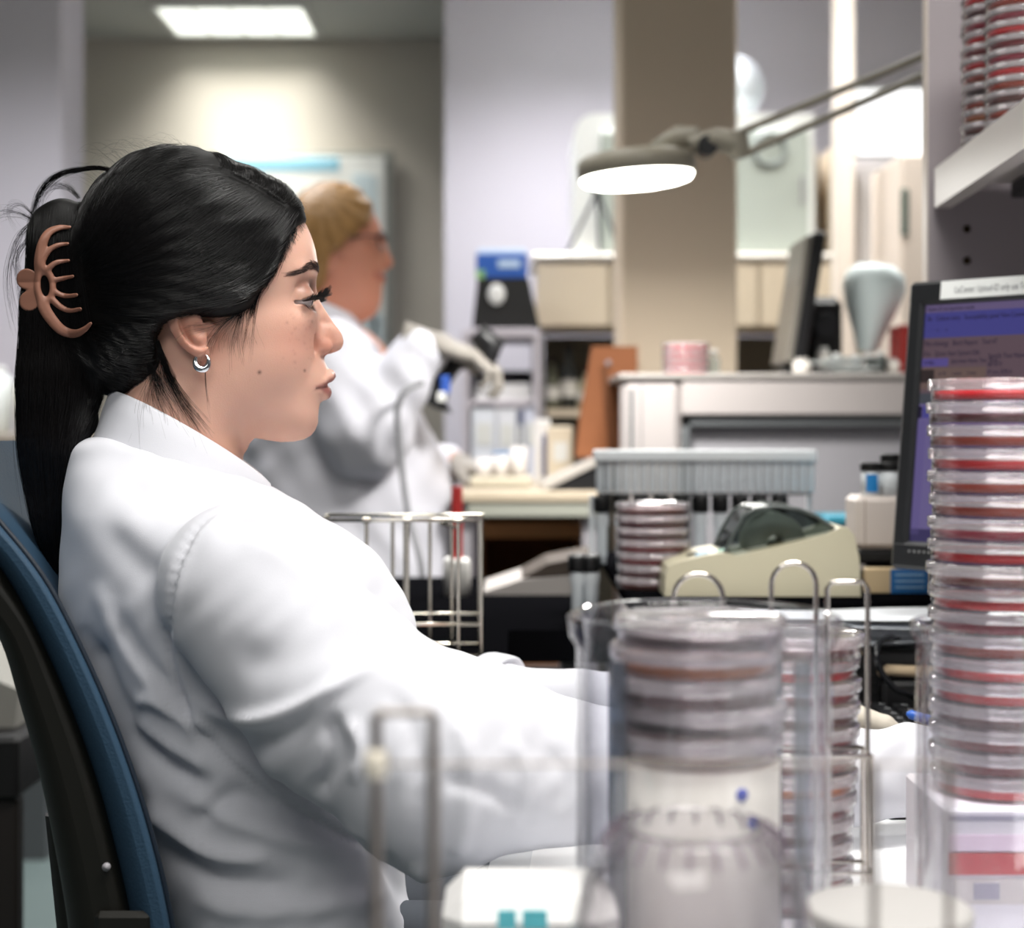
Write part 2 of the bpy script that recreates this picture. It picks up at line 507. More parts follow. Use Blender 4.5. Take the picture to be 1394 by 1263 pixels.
    blend(.6 * g(np.hypot(px - 265, py - 460), 40) * (w > 88), '#c07860')        # ear
    for (mx, my, r, k) in ((351.5, 509, 2.4, .85), (413, 505.5, 1.8, .7), (388, 443, 2, .25), (423, 440, 1.6, .3), (400, 450, 2, .2), (399, 495, 2.4, .15)):
        blend(k * g(np.hypot(px - mx, py - my), r) * (V[:, 2] > 0), '#4a2620')
    # freckles
    fr = np.zeros(len(V))
    rr = np.random.default_rng(5)
    for _ in range(60):
        fx, fy = rr.normal(420, 22), rr.normal(455, 18)
        fr = np.maximum(fr, rr.uniform(.06, .22) * g(np.hypot(px - fx, py - fy), rr.uniform(1.2, 2.0)))
    blend(fr, '#8a5040')
    col = np.concatenate([col, np.ones((len(V), 1))], 1)
    return V, Q, col, Df, (lo[0], lo[1], -134.0), h

def skin_material():
    m = mat('skin', '#cf9d86', rough=.42, sss=.25, spec=.45)
    nt = m.node_tree; b = nt.nodes['Principled BSDF']
    at = nt.nodes.new('ShaderNodeAttribute'); at.attribute_name = 'tint'
    nt.links.new(at.outputs['Color'], b.inputs['Base Color'])
    tc = nt.nodes.new('ShaderNodeTexCoord'); vo = nt.nodes.new('ShaderNodeTexNoise'); vo.inputs['Scale'].default_value = 900; vo.inputs['Detail'].default_value = 3
    nt.links.new(tc.outputs['Object'], vo.inputs['Vector'])
    bp = nt.nodes.new('ShaderNodeBump'); bp.inputs['Strength'].default_value = .25; bp.inputs['Distance'].default_value = .0006
    nt.links.new(vo.outputs['Fac'], bp.inputs['Height']); nt.links.new(bp.outputs['Normal'], b.inputs['Normal'])
    return m

woman = thing('person', 'seated person with long black ponytail and white lab coat, typing at the bench', 'person', P(330, 1263, 1.36))
WI = Matrix.Translation(-Vector(woman.location))
WL = np.array(woman.location)
M_SKIN = skin_material()
hv, hq, hcol, HDF, HLO, HH = build_head(M_SKIN)
# ---------------------------------------------------------------- eyes, lashes, brows, earring
def strands(name, paths, radii, m, parent, sides=3):
    """many thin tapered strands (each an (n,3) array in parent space) as one mesh; all paths must share n"""
    Pn = np.stack(paths); S, n, _ = Pn.shape
    T = np.gradient(Pn, axis=1); T /= (np.linalg.norm(T, axis=2, keepdims=True) + 1e-12)
    ref = np.zeros_like(T); ref[..., 1] = 1
    A = np.cross(T, ref); ln = np.linalg.norm(A, axis=2, keepdims=True)
    A = np.where(ln < 1e-3, np.cross(T, np.array([0, 0, 1.0])), A); A /= (np.linalg.norm(A, axis=2, keepdims=True) + 1e-12)
    B = np.cross(T, A)
    R = np.asarray(radii)
    if R.ndim == 1: R = R[:, None] * np.ones((1, n))
    vs = []
    for k in range(sides):
        a = 2 * PI * k / sides
        vs.append(Pn + (A * math.cos(a) + B * math.sin(a)) * R[..., None])
    V = np.stack(vs, 2).reshape(-1, 3)
    base = (np.arange(S)[:, None, None] * n + np.arange(n - 1)[None, :, None]) * sides
    k = np.arange(sides)[None, None, :]; k2 = (k + 1) % sides
    Q = np.stack(np.broadcast_arrays(base + k, base + k2, base + sides + k2, base + sides + k), -1).reshape(-1, 4)
    return np_mesh(name, V, Q, m, parent)

def hm(pts): # [(px,py,w)...] -> woman-local
    a = np.array(pts, float).copy(); a[:, 1] *= -1
    return head_map(a) - WL

M_EYEW = mat('eye_white', '#b9aaa6', rough=.12, coat=.6); M_IRIS = mat('eye_iris', '#140b08', rough=.08, coat=1)
M_LASH = mat('lash_black', '#060405', rough=.4)
for sg in (1, -1):
    mb = MB(); ec = (405.5, 408.5, 49 * sg); R = 19.4
    ang = math.radians(4); 
    # gaze axis: forward, slightly down
    fw = np.array([.965, -.17, -.12 * sg]); fw /= np.linalg.norm(fw)
    up = np.array([0, 1, 0.]); sd = np.cross(fw, up); sd /= np.linalg.norm(sd); up = np.cross(sd, fw)
    vs = []; nu, nv = 40, 24; iris_rows = 7
    for i in range(nv + 1):
        th = PI * (i / nv) ** 1.25
        for k in range(nu):
            a = 2 * PI * k / nu
            rr_ = R * (1.045 if th < .5 else 1.0 + .045 * max(0, 1 - (th - .5) / .15))
            q = fw * math.cos(th) * rr_ + (sd * math.cos(a) + up * math.sin(a)) * math.sin(th) * rr_
            vs.append((ec[0] + q[0], -ec[1] + q[1], ec[2] + q[2]))
    vs = head_map(vs) - WL
    fs = []; mi = []
    for i in range(nv):
        for k in range(nu):
            fs.append((i * nu + k, i * nu + (k + 1) % nu, (i + 1) * nu + (k + 1) % nu, (i + 1) * nu + k)); mi.append(1 if PI * ((i + .5) / nv) ** 1.25 < .52 else 0)
    eo = np_mesh('eye', vs, np.array(fs), [M_EYEW, M_IRIS], woman, mi=np.array(mi))
    # lashes
    rr = np.random.default_rng(3); Lp = []; Lr = []
    for q in range(330):
        w0 = rr.uniform(29, 70); t = ((w0 - 49) / 21.5) ** 2
        y0 = 414 - 10.2 * (1 - t) ** .8 + .2; rad = 21.9
        uu = ec[0] + math.sqrt(max(rad ** 2 - (y0 - ec[1]) ** 2 - (w0 - 49) ** 2, 4)) - .6
        L = rr.uniform(14, 25) * (1 - .3 * t); lat = (w0 - 49) / 24 * 9 + 2 + rr.normal(0, 1.5)
        pts = []; cu_ = rr.uniform(.05, .7)
        for k in range(7):
            s = k / 6
            pts.append((uu + L * (s ** .95) * (.55 + .45 * (1 - t)) , y0 + 1.5 * math.sin(s * 2.2) - L * cu_ * s ** 2.3, (w0 + lat * s) * sg))
        Lp.append(hm(pts)); Lr.append([.00042 * (1 - .75 * (k / 6)) for k in range(7)])
    for q in range(46):
        w0 = rr.uniform(31, 69); t = ((w0 - 49) / 21.5) ** 2
        y0 = 414 + 10.2 * (1 - t) ** .8 + .3
        uu = ec[0] + math.sqrt(max(21.9 ** 2 - (y0 - ec[1]) ** 2 - (w0 - 49) ** 2, 4))
        L = rr.uniform(5, 9)
        pts = [(uu + L * .55 * k / 6, y0 + L * .7 * k / 6 - .8 * (k / 6) ** 2, (w0 + (w0 - 49) / 12 * k / 6) * sg) for k in range(7)]
        Lp.append(hm(pts)); Lr.append([.00018 * (1 - .8 * (k / 6)) for k in range(7)])
    strands('eyelashes', Lp, Lr, M_LASH, woman, 4)

# surface lookup on the head field (side view and front view)
def side_w(px, py, D=None, lo=None, h=None, extra=0.):
    """lateral position of the near skin/hair surface at a side-view pixel"""
    D = HDF if D is None else D; lo = HLO if lo is None else lo; h = HH if h is None else h
    i = int(round((px - lo[0]) / h)); j = int(round((-py - lo[1]) / h))
    i = min(max(i, 0), D.shape[0] - 1); j = min(max(j, 0), D.shape[1] - 1)
    col = D[i, j]; neg = np.where(col < 0)[0]
    if len(neg) == 0: return 0.
    k = neg[-1]
    f = col[k] / (col[k] - col[min(k + 1, len(col) - 1)] - 1e-9) if k + 1 < len(col) else 0
    return lo[2] + (k + f) * h + extra
def front_u(w, py, D=None, lo=None, h=None):
    D = HDF if D is None else D; lo = HLO if lo is None else lo; h = HH if h is None else h
    j = int(round((-py - lo[1]) / h)); k = int(round((w - lo[2]) / h))
    col = D[:, j, k]; neg = np.where(col < 0)[0]
    if len(neg) == 0: return 0.
    i = neg[-1]; f = col[i] / (col[i] - col[i + 1] - 1e-9)
    return lo[0] + (i + f) * h

M_HAIR = mat('black_hair', '#080606', rough=.27, spec=.6)
M_BROW = mat('brow_hair', '#3c2a24', rough=.5)
rr = np.random.default_rng(8)
for sg in (1, -1):
    Bp = []; Br = []
    for q in range(420):
        s = rr.uniform(0, 1)                      # 0 inner end, 1 tail
        w0 = 14 + 64 * s
        yc = 366.5 - 3.5 * math.sin(min(s / .7, 1) * PI / 2) + (15 * max(0, s - .62) / .38)
        th = 7.5 * (1 - .6 * s) * min(1, s * 6 + .45)
        y0 = yc + rr.uniform(-th, th)
        u0 = front_u(w0, y0) + .2
        L = rr.uniform(7, 12)
        dw = L * .9; dy = -L * (.3 - .25 * s) + rr.normal(0, .8)
        if s > .5: dy = L * .28
        w1, y1 = w0 + dw, y0 + dy
        um = front_u(w0 + dw / 2, y0 + dy / 2) + .9; u1 = front_u(w1, y1) + .5
        pts = [(u0, y0, w0 * sg), ((u0 + um) / 2 + .3, y0 + dy * .25, (w0 + dw * .25) * sg), (um, y0 + dy * .5, (w0 + dw * .5) * sg), ((um + u1) / 2 + .2, y0 + dy * .75, (w0 + dw * .75) * sg), (u1, y1, w1 * sg)]
        Bp.append(hm(pts)); Br.append([.0001, .00013, .00012, .00009, .00004])
    strands('eyebrow', Bp, Br, M_BROW, woman)

# hoop earrings
M_CHROME = mat('chrome', '#d8dce0', rough=.06, metal=1.)
for sg in (1, -1):
    mb = MB(); c0 = (276, 496); pts = []; rs = []
    for k in range(25):
        a = math.radians(-70 + 320 * k / 24); s = k / 24
        pts.append((c0[0] + 8.6 * math.cos(a) , c0[1] + 10.2 * math.sin(a), (104 + 2 * math.sin(a)) * sg)); rs.append((1.3 + 4.1 * math.sin(PI * min(1, max(0, s))) ** 1.3) * HS)
    mb.tube([Vector(p) for p in hm(pts)], rs, 12)
    tag(mb.build('hoop_earring', M_CHROME, woman), 'chunky chrome hoop earring')
# ---------------------------------------------------------------- hair
HAIR = [(418, 300), (413, 290), (405, 268), (383, 250), (357, 238), (320, 226), (291, 214), (255, 203), (218, 202), (182, 208), (153, 220), (135, 238), (124, 258),
        (112, 276), (98, 274), (84, 275), (66, 284), (50, 298), (44, 325), (46, 362), (38, 400), (36, 440), (31, 508), (29, 562), (33, 640), (45, 690), (60, 740), (76, 800), (86, 812),
        (86, 770), (92, 720), (99, 680), (103, 640), (118, 605), (140, 575), (152, 545), (180, 540), (205, 532), (219, 512), (222, 492), (216, 468), (224, 449),
        (240, 440), (262, 436), (291, 437), (318, 436), (335, 428), (347, 413), (364, 388), (379, 362), (387, 340), (398, 318)]
def build_hair():
    h = 3.0
    lo = (15, -835, 0.); hi = (440, -185, 144)
    ax, X = gridax(lo, hi, h); U, Vn, W = X; Y = -Vn
    d = sd_ell(X, (264, -360, 0), (170, 166, 127))
    d = smin(d, sd_ell(X, (345, -345, 0), (92, 112, 104)), 24)
    d = smin(d, sd_ell(X, (190, -440, 0), (90, 110, 92)), 30)
    d = smin(d, sd_ell(X, (300, -400, 30), (70, 50, 90)), 20)
    tail = sd_chain(X, [(120, -330, 0), (78, -350, 0), (72, -430, 0), (76, -520, 0), (82, -600, 0), (78, -700, 0), (80, -800, 0)], [40, 54, 52, 56, 54, 40, 20], 20)
    d = smin(d, tail, 22)
    d = smin(d, sd_ell(X, (84, -318, 0), (46, 48, 44)), 10)
    sil = sd_poly2(U[:, :, 0], Y[:, :, 0], crom(HAIR, 3))[:, :, None]
    d = smax(d, sil, 12)
    # soft locks: shallow grooves that follow the sweep of the hair
    ang = np.arctan2(Y - 392, U - 92); rad = np.hypot(Y - 392, U - 92)
    gro = np.sin(ang * 46 + 2.2 * np.sin(rad / 55) + W * .02) * np.clip((rad - 40) / 80, 0, 1) * np.clip((U - 100) / 40, 0, 1)
    gro2 = np.sin(U * .55 + np.sin(Y / 60) * 1.2 + W * .3) * np.clip((130 - U) / 30, 0, 1) * np.clip((Y - 440) / 60, 0, 1)
    d = d + .9 * gro + .8 * gro2
    pl, _t = polyline_d(U[:, :, 0], Y[:, :, 0], [(294, 243), (330, 258), (360, 274), (384, 288)])
    d = d + (3.2 * np.exp(-(pl / 2.6) ** 2))[:, :, None]
    Df = np.concatenate([d[:, :, :0:-1], d], axis=2)
    l2 = (lo[0], lo[1], -144.0)
    V, Q = surface_nets(Df, l2, h)
    V = relax(V, Q, 2, .4)
    return V, Q, Df, l2, h
rv, rq, RDF, RLO, RH = build_hair()
# make a smooth height map of the near hair surface
def heightmap(D, lo, h):
    neg = D < 0; any_ = neg.any(2); k = D.shape[2] - 1 - np.argmax(neg[:, :, ::-1], axis=2)
    hm_ = np.where(any_, lo[2] + k * h, 0.).astype(np.float32)
    for _ in range(4):
        p = np.pad(hm_, 1, mode='edge'); hm_ = np.where(any_, (p[:-2, 1:-1] + p[2:, 1:-1] + p[1:-1, :-2] + p[1:-1, 2:] + 2 * hm_) / 6, 0)
    return hm_
RHM = heightmap(RDF, RLO, RH)
def hair_w(px, py):
    x = (np.asarray(px) - RLO[0]) / RH; y = (-np.asarray(py) - RLO[1]) / RH
    x = np.clip(x, 0, RHM.shape[0] - 1.001); y = np.clip(y, 0, RHM.shape[1] - 1.001)
    i = x.astype(int); j = y.astype(int); fx = x - i; fy = y - j
    return (RHM[i, j] * (1 - fx) * (1 - fy) + RHM[i + 1, j] * fx * (1 - fy) + RHM[i, j + 1] * (1 - fx) * fy + RHM[i + 1, j + 1] * fx * fy)
hair = np_mesh('hair', head_map(rv) - WL, rq, mat('hair_mass', '#050404', rough=.6, spec=.2), woman)

RG = np.gradient(RDF)
def tri(Fd, p):
    q = (p - np.array(RLO)) / RH; q = np.clip(q, 0, np.array(Fd.shape) - 1.01); i = q.astype(int); f = q - i; o = 0
    for a in (0, 1):
        for b in (0, 1):
            for c in (0, 1):
                o = o + Fd[i[:, 0] + a, i[:, 1] + b, i[:, 2] + c] * (f[:, 0] if a else 1 - f[:, 0]) * (f[:, 1] if b else 1 - f[:, 1]) * (f[:, 2] if c else 1 - f[:, 2])
    return o
def seat(p, off):
    """move points (px,-py,w) onto the hair surface, off px outside it"""
    for _ in range(3):
        g = np.stack([tri(G, p) for G in RG], 1); g /= np.linalg.norm(g, axis=1)[:, None] + 1e-6
        p = p + g * np.clip(off - tri(RDF, p), -14, 14)[:, None]
    return p
def resample(key, n):
    """key (k,2) control polyline -> (n,2) smooth"""
    c = np.array(crom([tuple(p) for p in key], 8)); s = np.r_[0, np.cumsum(np.linalg.norm(np.diff(c, axis=0), axis=1))]
    t = np.linspace(0, s[-1], n)
    return np.stack([np.interp(t, s, c[:, q]) for q in range(c.shape[1])], 1)
def family(keys, ss, count, n, seed, jit=4., off=(0.2, 2.4), rad=(.00010, .0002), both=True, wob=1.2, lohi=(0, 1), cutoff=.25):
    r = np.random.default_rng(seed); K = np.array(keys, float); out = []; rs = []
    ss = np.array(ss)
    for q in range(count):
        s = r.uniform(*lohi)
        key = np.stack([[np.interp(s, ss, K[:, i, c]) for c in range(2)] for i in range(K.shape[1])])
        key = key + r.normal(0, jit * .25, key.shape) + r.normal(0, jit * .3, (1, 2))
        p = resample(key, n)
        a0 = r.uniform(0, cutoff); a1 = 1 - r.uniform(0, cutoff)
        tt = np.linspace(a0, a1, n); q0 = np.linspace(0, 1, n)
        p = np.stack([np.interp(tt, q0, p[:, c]) for c in range(2)], 1)
        ph = r.uniform(0, 6.28); p[:, 1] += wob * np.sin(q0 * r.uniform(3, 7) + ph)
        o = r.uniform(*off); w = hair_w(p[:, 0], p[:, 1]) + o
        sg = 1 if (not both or r.uniform() < .72) else -1
        q3 = np.c_[p, w * sg]; q3[:, 1] *= -1; q3 = seat(q3, o); q3[:, 1] *= -1
        out.append(hm(q3)); R = r.uniform(*rad)
        rs.append(R * (np.sin(np.linspace(.12, PI - .12, n)) ** .5))
    return out, rs
kA = [[(418, 303), (391, 350), (356, 398), (300, 424), (205, 436), (128, 428)],
      [(400, 295), (376, 332), (335, 380), (268, 408), (188, 418), (126, 412)],
      [(374, 283), (343, 314), (296, 354), (235, 382), (172, 396), (122, 398)],
      [(335, 262), (296, 282), (245, 318), (197, 350), (155, 370), (116, 386)],
      [(296, 244), (238, 252), (190, 281), (157, 316), (132, 345), (110, 370)],
      [(250, 206), (200, 222), (163, 262), (140, 300), (124, 332), (106, 360)],
      [(202, 205), (160, 224), (142, 252), (127, 290), (115, 325), (105, 356)],
      [(152, 225), (136, 243), (126, 268), (117, 300), (111, 328), (104, 352)]]
sA = [0, .12, .28, .46, .64, .8, .9, 1]
pa, ra = family(kA, sA, 4200, 18, 1, jit=7, off=(0, 2.6))
kP = [[(297, 242), (300, 234), (296, 224), (284, 214)], [(330, 257), (334, 248), (332, 238), (326, 228)], [(360, 273), (366, 264), (366, 254), (362, 242)], [(384, 287), (392, 279), (396, 270), (396, 260)], [(404, 296), (410, 290), (412, 286), (411, 282)]]
pp_, rp_ = family(kP, [0, .3, .6, .85, 1], 500, 18, 4, jit=4, off=(0, 1.6), both=False, wob=.5, cutoff=.12)
kB = [[(330, 432), (290, 436), (232, 446), (180, 450), (120, 440)], [(222, 470), (205, 478), (180, 480), (150, 470), (112, 452)], [(220, 505), (200, 512), (170, 505), (140, 490), (100, 470)], [(190, 538), (170, 535), (145, 520), (120, 500), (92, 480)]]
pb, rb = family(kB, [0, .35, .7, 1], 900, 18, 2, jit=7)
kC = [[(46, 300), (42, 420), (35, 520), (36, 620), (60, 730), (80, 800)], [(75, 290), (70, 420), (70, 520), (66, 620), (74, 720), (84, 800)],
      [(100, 290), (104, 420), (125, 510), (108, 600), (92, 700), (86, 800)], [(112, 300), (130, 430), (148, 520), (116, 600), (96, 690), (86, 790)]]
pc, rc = family(kC, [0, .4, .8, 1], 1500, 18, 3, jit=6, wob=2)
# loose wisps at temple, ear, nape; a raised loop on the crown; flyaways
pd = []; rd = []
r = np.random.default_rng(21)
def wisp(keys3, cnt, spread, rad=(.00007, .00013), n=18, tipspread=2.5):
    for q in range(cnt):
        K = np.array(keys3, float); m = len(K)
        dv = r.normal(0, spread, 3)
        for i in range(m): K[i] += dv * (.4 + tipspread * (i / (m - 1))) * np.array([1, 1, .6]) + r.normal(0, spread * .25, 3)
        c = np.array(crom([tuple(p) for p in K], 8)); s = np.r_[0, np.cumsum(np.linalg.norm(np.diff(c, axis=0), axis=1))]
        t = np.linspace(0, s[-1] * r.uniform(.65, 1), n); p = np.stack([np.interp(t, s, c[:, z]) for z in range(3)], 1)
        pd.append(hm(p)); rd.append(r.uniform(*rad) * np.linspace(1, .35, n))
fw_ = lambda x, y, e=2: (x, y, side_w(x, y) + e)
wisp([(352, 398, 99), (342, 425, 94), (335, 455, 90), (330, 490, 86)], 110, 3.2)
wisp([(330, 425, 100), (322, 445, 98), (316, 465, 94), (318, 490, 90)], 60, 4)
for (x0, y0, x1, y1) in ((404, 312, 392, 336), (394, 330, 384, 350), (386, 348, 376, 368), (378, 366, 364, 388), (366, 386, 352, 404), (354, 402, 340, 420)):
    wisp([fw_(x0 - 6, y0, 2), fw_((x0 + x1) / 2 - 1, (y0 + y1) / 2, 2), fw_(x1 - 2, y1, 2), fw_(x1 - 9, y1 + 14, 3)], 60, 3.0, (.00009, .00016), tipspread=1)
# short baby hairs along the forehead line
for q in range(150):
    s_ = r.uniform(0, 1); x0 = 412 - 34 * s_; y0 = 300 + 56 * s_
    wisp([fw_(x0, y0, 1), fw_(x0 + 4, y0 + 3, 1), fw_(x0 + 7, y0 + 9, 1)], 1, 1.2, (.00005, .00009), tipspread=1)
wisp([(345, 405, 96), (342, 435, 88), (344, 455, 84), (352, 475, 78), (340, 500, 78)], 12, 4)
wisp([(326, 432, 98), (312, 440, 101), (297, 455, 104), (286, 476, 106), (282, 492, 106)], 26, 2)
wisp([(318, 436, 98), (290, 450, 106), (262, 455, 108), (246, 470, 108)], 14, 3)
wisp([(218, 470, 92), (232, 510, 86), (250, 545, 88), (272, 575, 93), (284, 592, 96)], 130, 2.6, (.00009, .00017))
wisp([(208, 500, 90), (216, 520, 88), (226, 540, 90), (244, 570, 96)], 90, 4, (.00008, .00014))
wisp([(222, 480, 92), (226, 520, 84), (240, 560, 88), (250, 610, 104), (256, 640, 112)], 36, 5)
wisp([(280, 505, 96), (281, 530, 92), (284, 550, 92), (288, 565, 92)], 8, 1.2)
wisp([(215, 510, 88), (210, 540, 84), (216, 570, 92), (222, 600, 104)], 30, 6)
wisp([(168, 244, 36), (140, 237, 26), (110, 239, 18), (84, 246, 12), (62, 266, 8), (50, 300, 6), (46, 330, 6)], 110, 2.3, (.0001, .00018), tipspread=1)
wisp([(112, 276, 20), (96, 262, 14), (72, 262, 8), (52, 290, 6)], 40, 3, tipspread=1.2)
wisp([(52, 300, 10), (36, 286, 10), (22, 288, 8), (18, 300, 6), (30, 320, 6)], 14, 1.6)
wisp([(50, 306, 10), (34, 298, 10), (14, 296, 10), (-8, 306, 12)], 24, 2.6)
wisp([(48, 310, 10), (32, 330, 14), (20, 370, 12), (20, 410, 10), (34, 470, 10)], 26, 3.4, tipspread=1.5)
wisp([(46, 330, 10), (30, 360, 14), (38, 400, 12), (40, 470, 10), (32, 540, 10)], 22, 4, tipspread=1.2)
wisp([(32, 560, 10), (32, 600, 10), (40, 650, 8), (52, 700, 8)], 20, 4)
for (x0, y0) in [(i, np.interp(i, [120, 150, 200, 255, 320, 380, 410], [262, 222, 205, 203, 226, 250, 280])) for i in np.linspace(122, 408, 150)]:
    L = r.uniform(20, 60); a = r.uniform(-.5, .9)
    wisp([(x0 + 12, y0 + 8, r.uniform(-40, 60)), (x0, y0 - 1, r.uniform(-30, 50)), (x0 - L * .5, y0 - r.uniform(2, 14), r.uniform(-30, 50)), (x0 - L, y0 + r.uniform(-14, 10), r.uniform(-20, 40))], 1, .8, (.00006, .0001))
strands('hair_strands', pa + pp_ + pb + pc + pd, ra + rp_ + rb + rc + rd, M_HAIR, woman)

# ---------------------------------------------------------------- claw clip
M_CLIP = mat('clip_plastic', '#8c6150', rough=.42, spec=.5)
clip = thing('hair_claw_clip', 'matte brown claw clip gripping the black ponytail', 'hair clip', P(70, 400, 1.33))
CL = np.array(clip.location)
def cm(pts):
    a = np.array(pts, float).copy(); a[:, 1] *= -1
    return [Vector(p) for p in head_map(a) - CL]
def cw(x, y): return max(float(hair_w(x + dx, y + dy)) for dx in (0, 6, -6) for dy in (0, 5, -5)) + 4.5 if x > 50 else np.interp(x, [30, 64], [12, cw(64, y)])
def clip_half(sg):
    h = 1.1; lo = (28., -472., -14.); hi = (138., -312., 14.)
    ax, X = gridax(lo, hi, h); U = X[0][:, :, 0]; Y = -X[1][:, :, 0]
    def chain(pts, r0, r1, mid=0.):
        q, T = polyline_d(U, Y, crom(pts, 5)); return q - (r0 + (r1 - r0) * T + mid * np.sin(PI * T))
    s = chain([(103, 320), (90, 320.5), (76, 328), (68, 345), (65, 366), (67, 388)], 2.4, 8.5, .6)
    s = smin(s, chain([(67, 404), (70, 424), (80, 441), (94, 455), (111, 459), (124, 454), (132, 447)], 8.5, 2.4, 1.2), 3)
    for p, a, b in [([(69, 362), (78, 350), (90, 343.5), (101, 342)], 4.6, 2.2), ([(74, 377), (84, 368), (93, 365), (102, 364)], 4.2, 2.2), ([(78, 391), (90, 388), (99, 386), (108, 385)], 3.8, 2.3),
                    ([(80, 402), (91, 408), (101, 410), (113, 409.5)], 4, 2.6), ([(80, 414), (91, 424), (103, 429), (118, 428)], 4.6, 2.6)]:
        s = smin(s, chain(p, a, b), 3.2)
    s = smin(s, np.hypot((U - 71) / .62, Y - 397) * .8 - 19, 3)
    s = smax(s, -(np.hypot((U - 71.5 - (Y - 397) * .08) / .42, Y - 397) * .55 - 7.4), 2)
    g1 = smin(np.hypot(U - 47, Y - 388) - 13.5, np.hypot(U - 51, Y - 417) - 13.5, 4); g1 = smin(g1, np.maximum(np.abs(U - 58) - 8, np.abs(Y - 400) - 20), 6)
    lift = np.clip((70 - U) / 40, 0, 1) * 0
    Z = X[2]; t = 2.3 + np.clip(-s, 0, 5)[:, :, None] * .35
    d = smax(s[:, :, None], np.abs(Z) - t, 2.6)
    d2 = smax(g1[:, :, None], np.abs(Z + 1) - 2.6, 2.4)
    res = []
    for D_ in (d, d2):
        V, Q = surface_nets(D_.astype(np.float32), lo, h); V = relax(V, Q, 2, .4)
        xs = V[:, 0]; ys = -V[:, 1]
        gx = np.clip(xs, 60, 134)
        base = np.max([hair_w(gx + dx, ys + dy) for dx in (-4, 0, 4, 8) for dy in (-6, 0, 6)], axis=0)
        base = base + 3.5 - np.clip((64 - xs) / 34, 0, 1) ** 1.2 * 12
        V = V.copy(); V[:, 2] = (V[:, 2] + base) * sg
        res.append((V, Q if sg > 0 else np.ascontiguousarray(Q[:, ::-1])))
    return res
for sg in (1, -1):
    (V1, Q1), (V2, Q2) = clip_half(sg)
    V1 = relax(V1, Q1, 6, .5) if False else V1
    np_mesh('claw', head_map(V1) - CL, Q1, M_CLIP, clip); np_mesh('grip', head_map(V2) - CL, Q2, M_CLIP, clip)
# ================================================================ lab coat and the rest of the body
def to_head(p):
    r = np.array(p) - np.array(HO)
    return (300 + r @ H_R / HS, -400 + r[2] / (HS / _c), r @ H_N / HS)
def J(px, py, d): return to_head(P(px, py, d))
def loft_x(X, tab, pw=2.4, lean=None):
    U, Vn, W = X; v = -Vn[0, :, 0]
    T = np.array(tab, float)
    xb = np.interp(v, T[:, 0], T[:, 1]); xf = np.interp(v, T[:, 0], T[:, 2]); hw = np.interp(v, T[:, 0], T[:, 3])
    uc = ((xb + xf) / 2)[None, :, None]; a = ((xf - xb) / 2)[None, :, None]; b = hw[None, :, None]
    f = (np.abs(U - uc) / a) ** pw + (np.abs(W) / b) ** pw
    return (f ** (1 / pw) - 1) * np.minimum(a, b)
def smooth_tab(tab, n=60):
    c = crom([tuple(t) for t in tab], 6); return c
SH_N = J(330, 800, 1.205); EL_N = J(590, 1035, 1.16); WR_N = J(1275, 1045, 1.25); MI_N = J(860, 1058, 1.19)
SH_F = J(345, 800, 1.535); EL_F = J(560, 985, 1.56); CU_F = J(690, 945, 1.50); WR_F = J(1010, 950, 1.44)
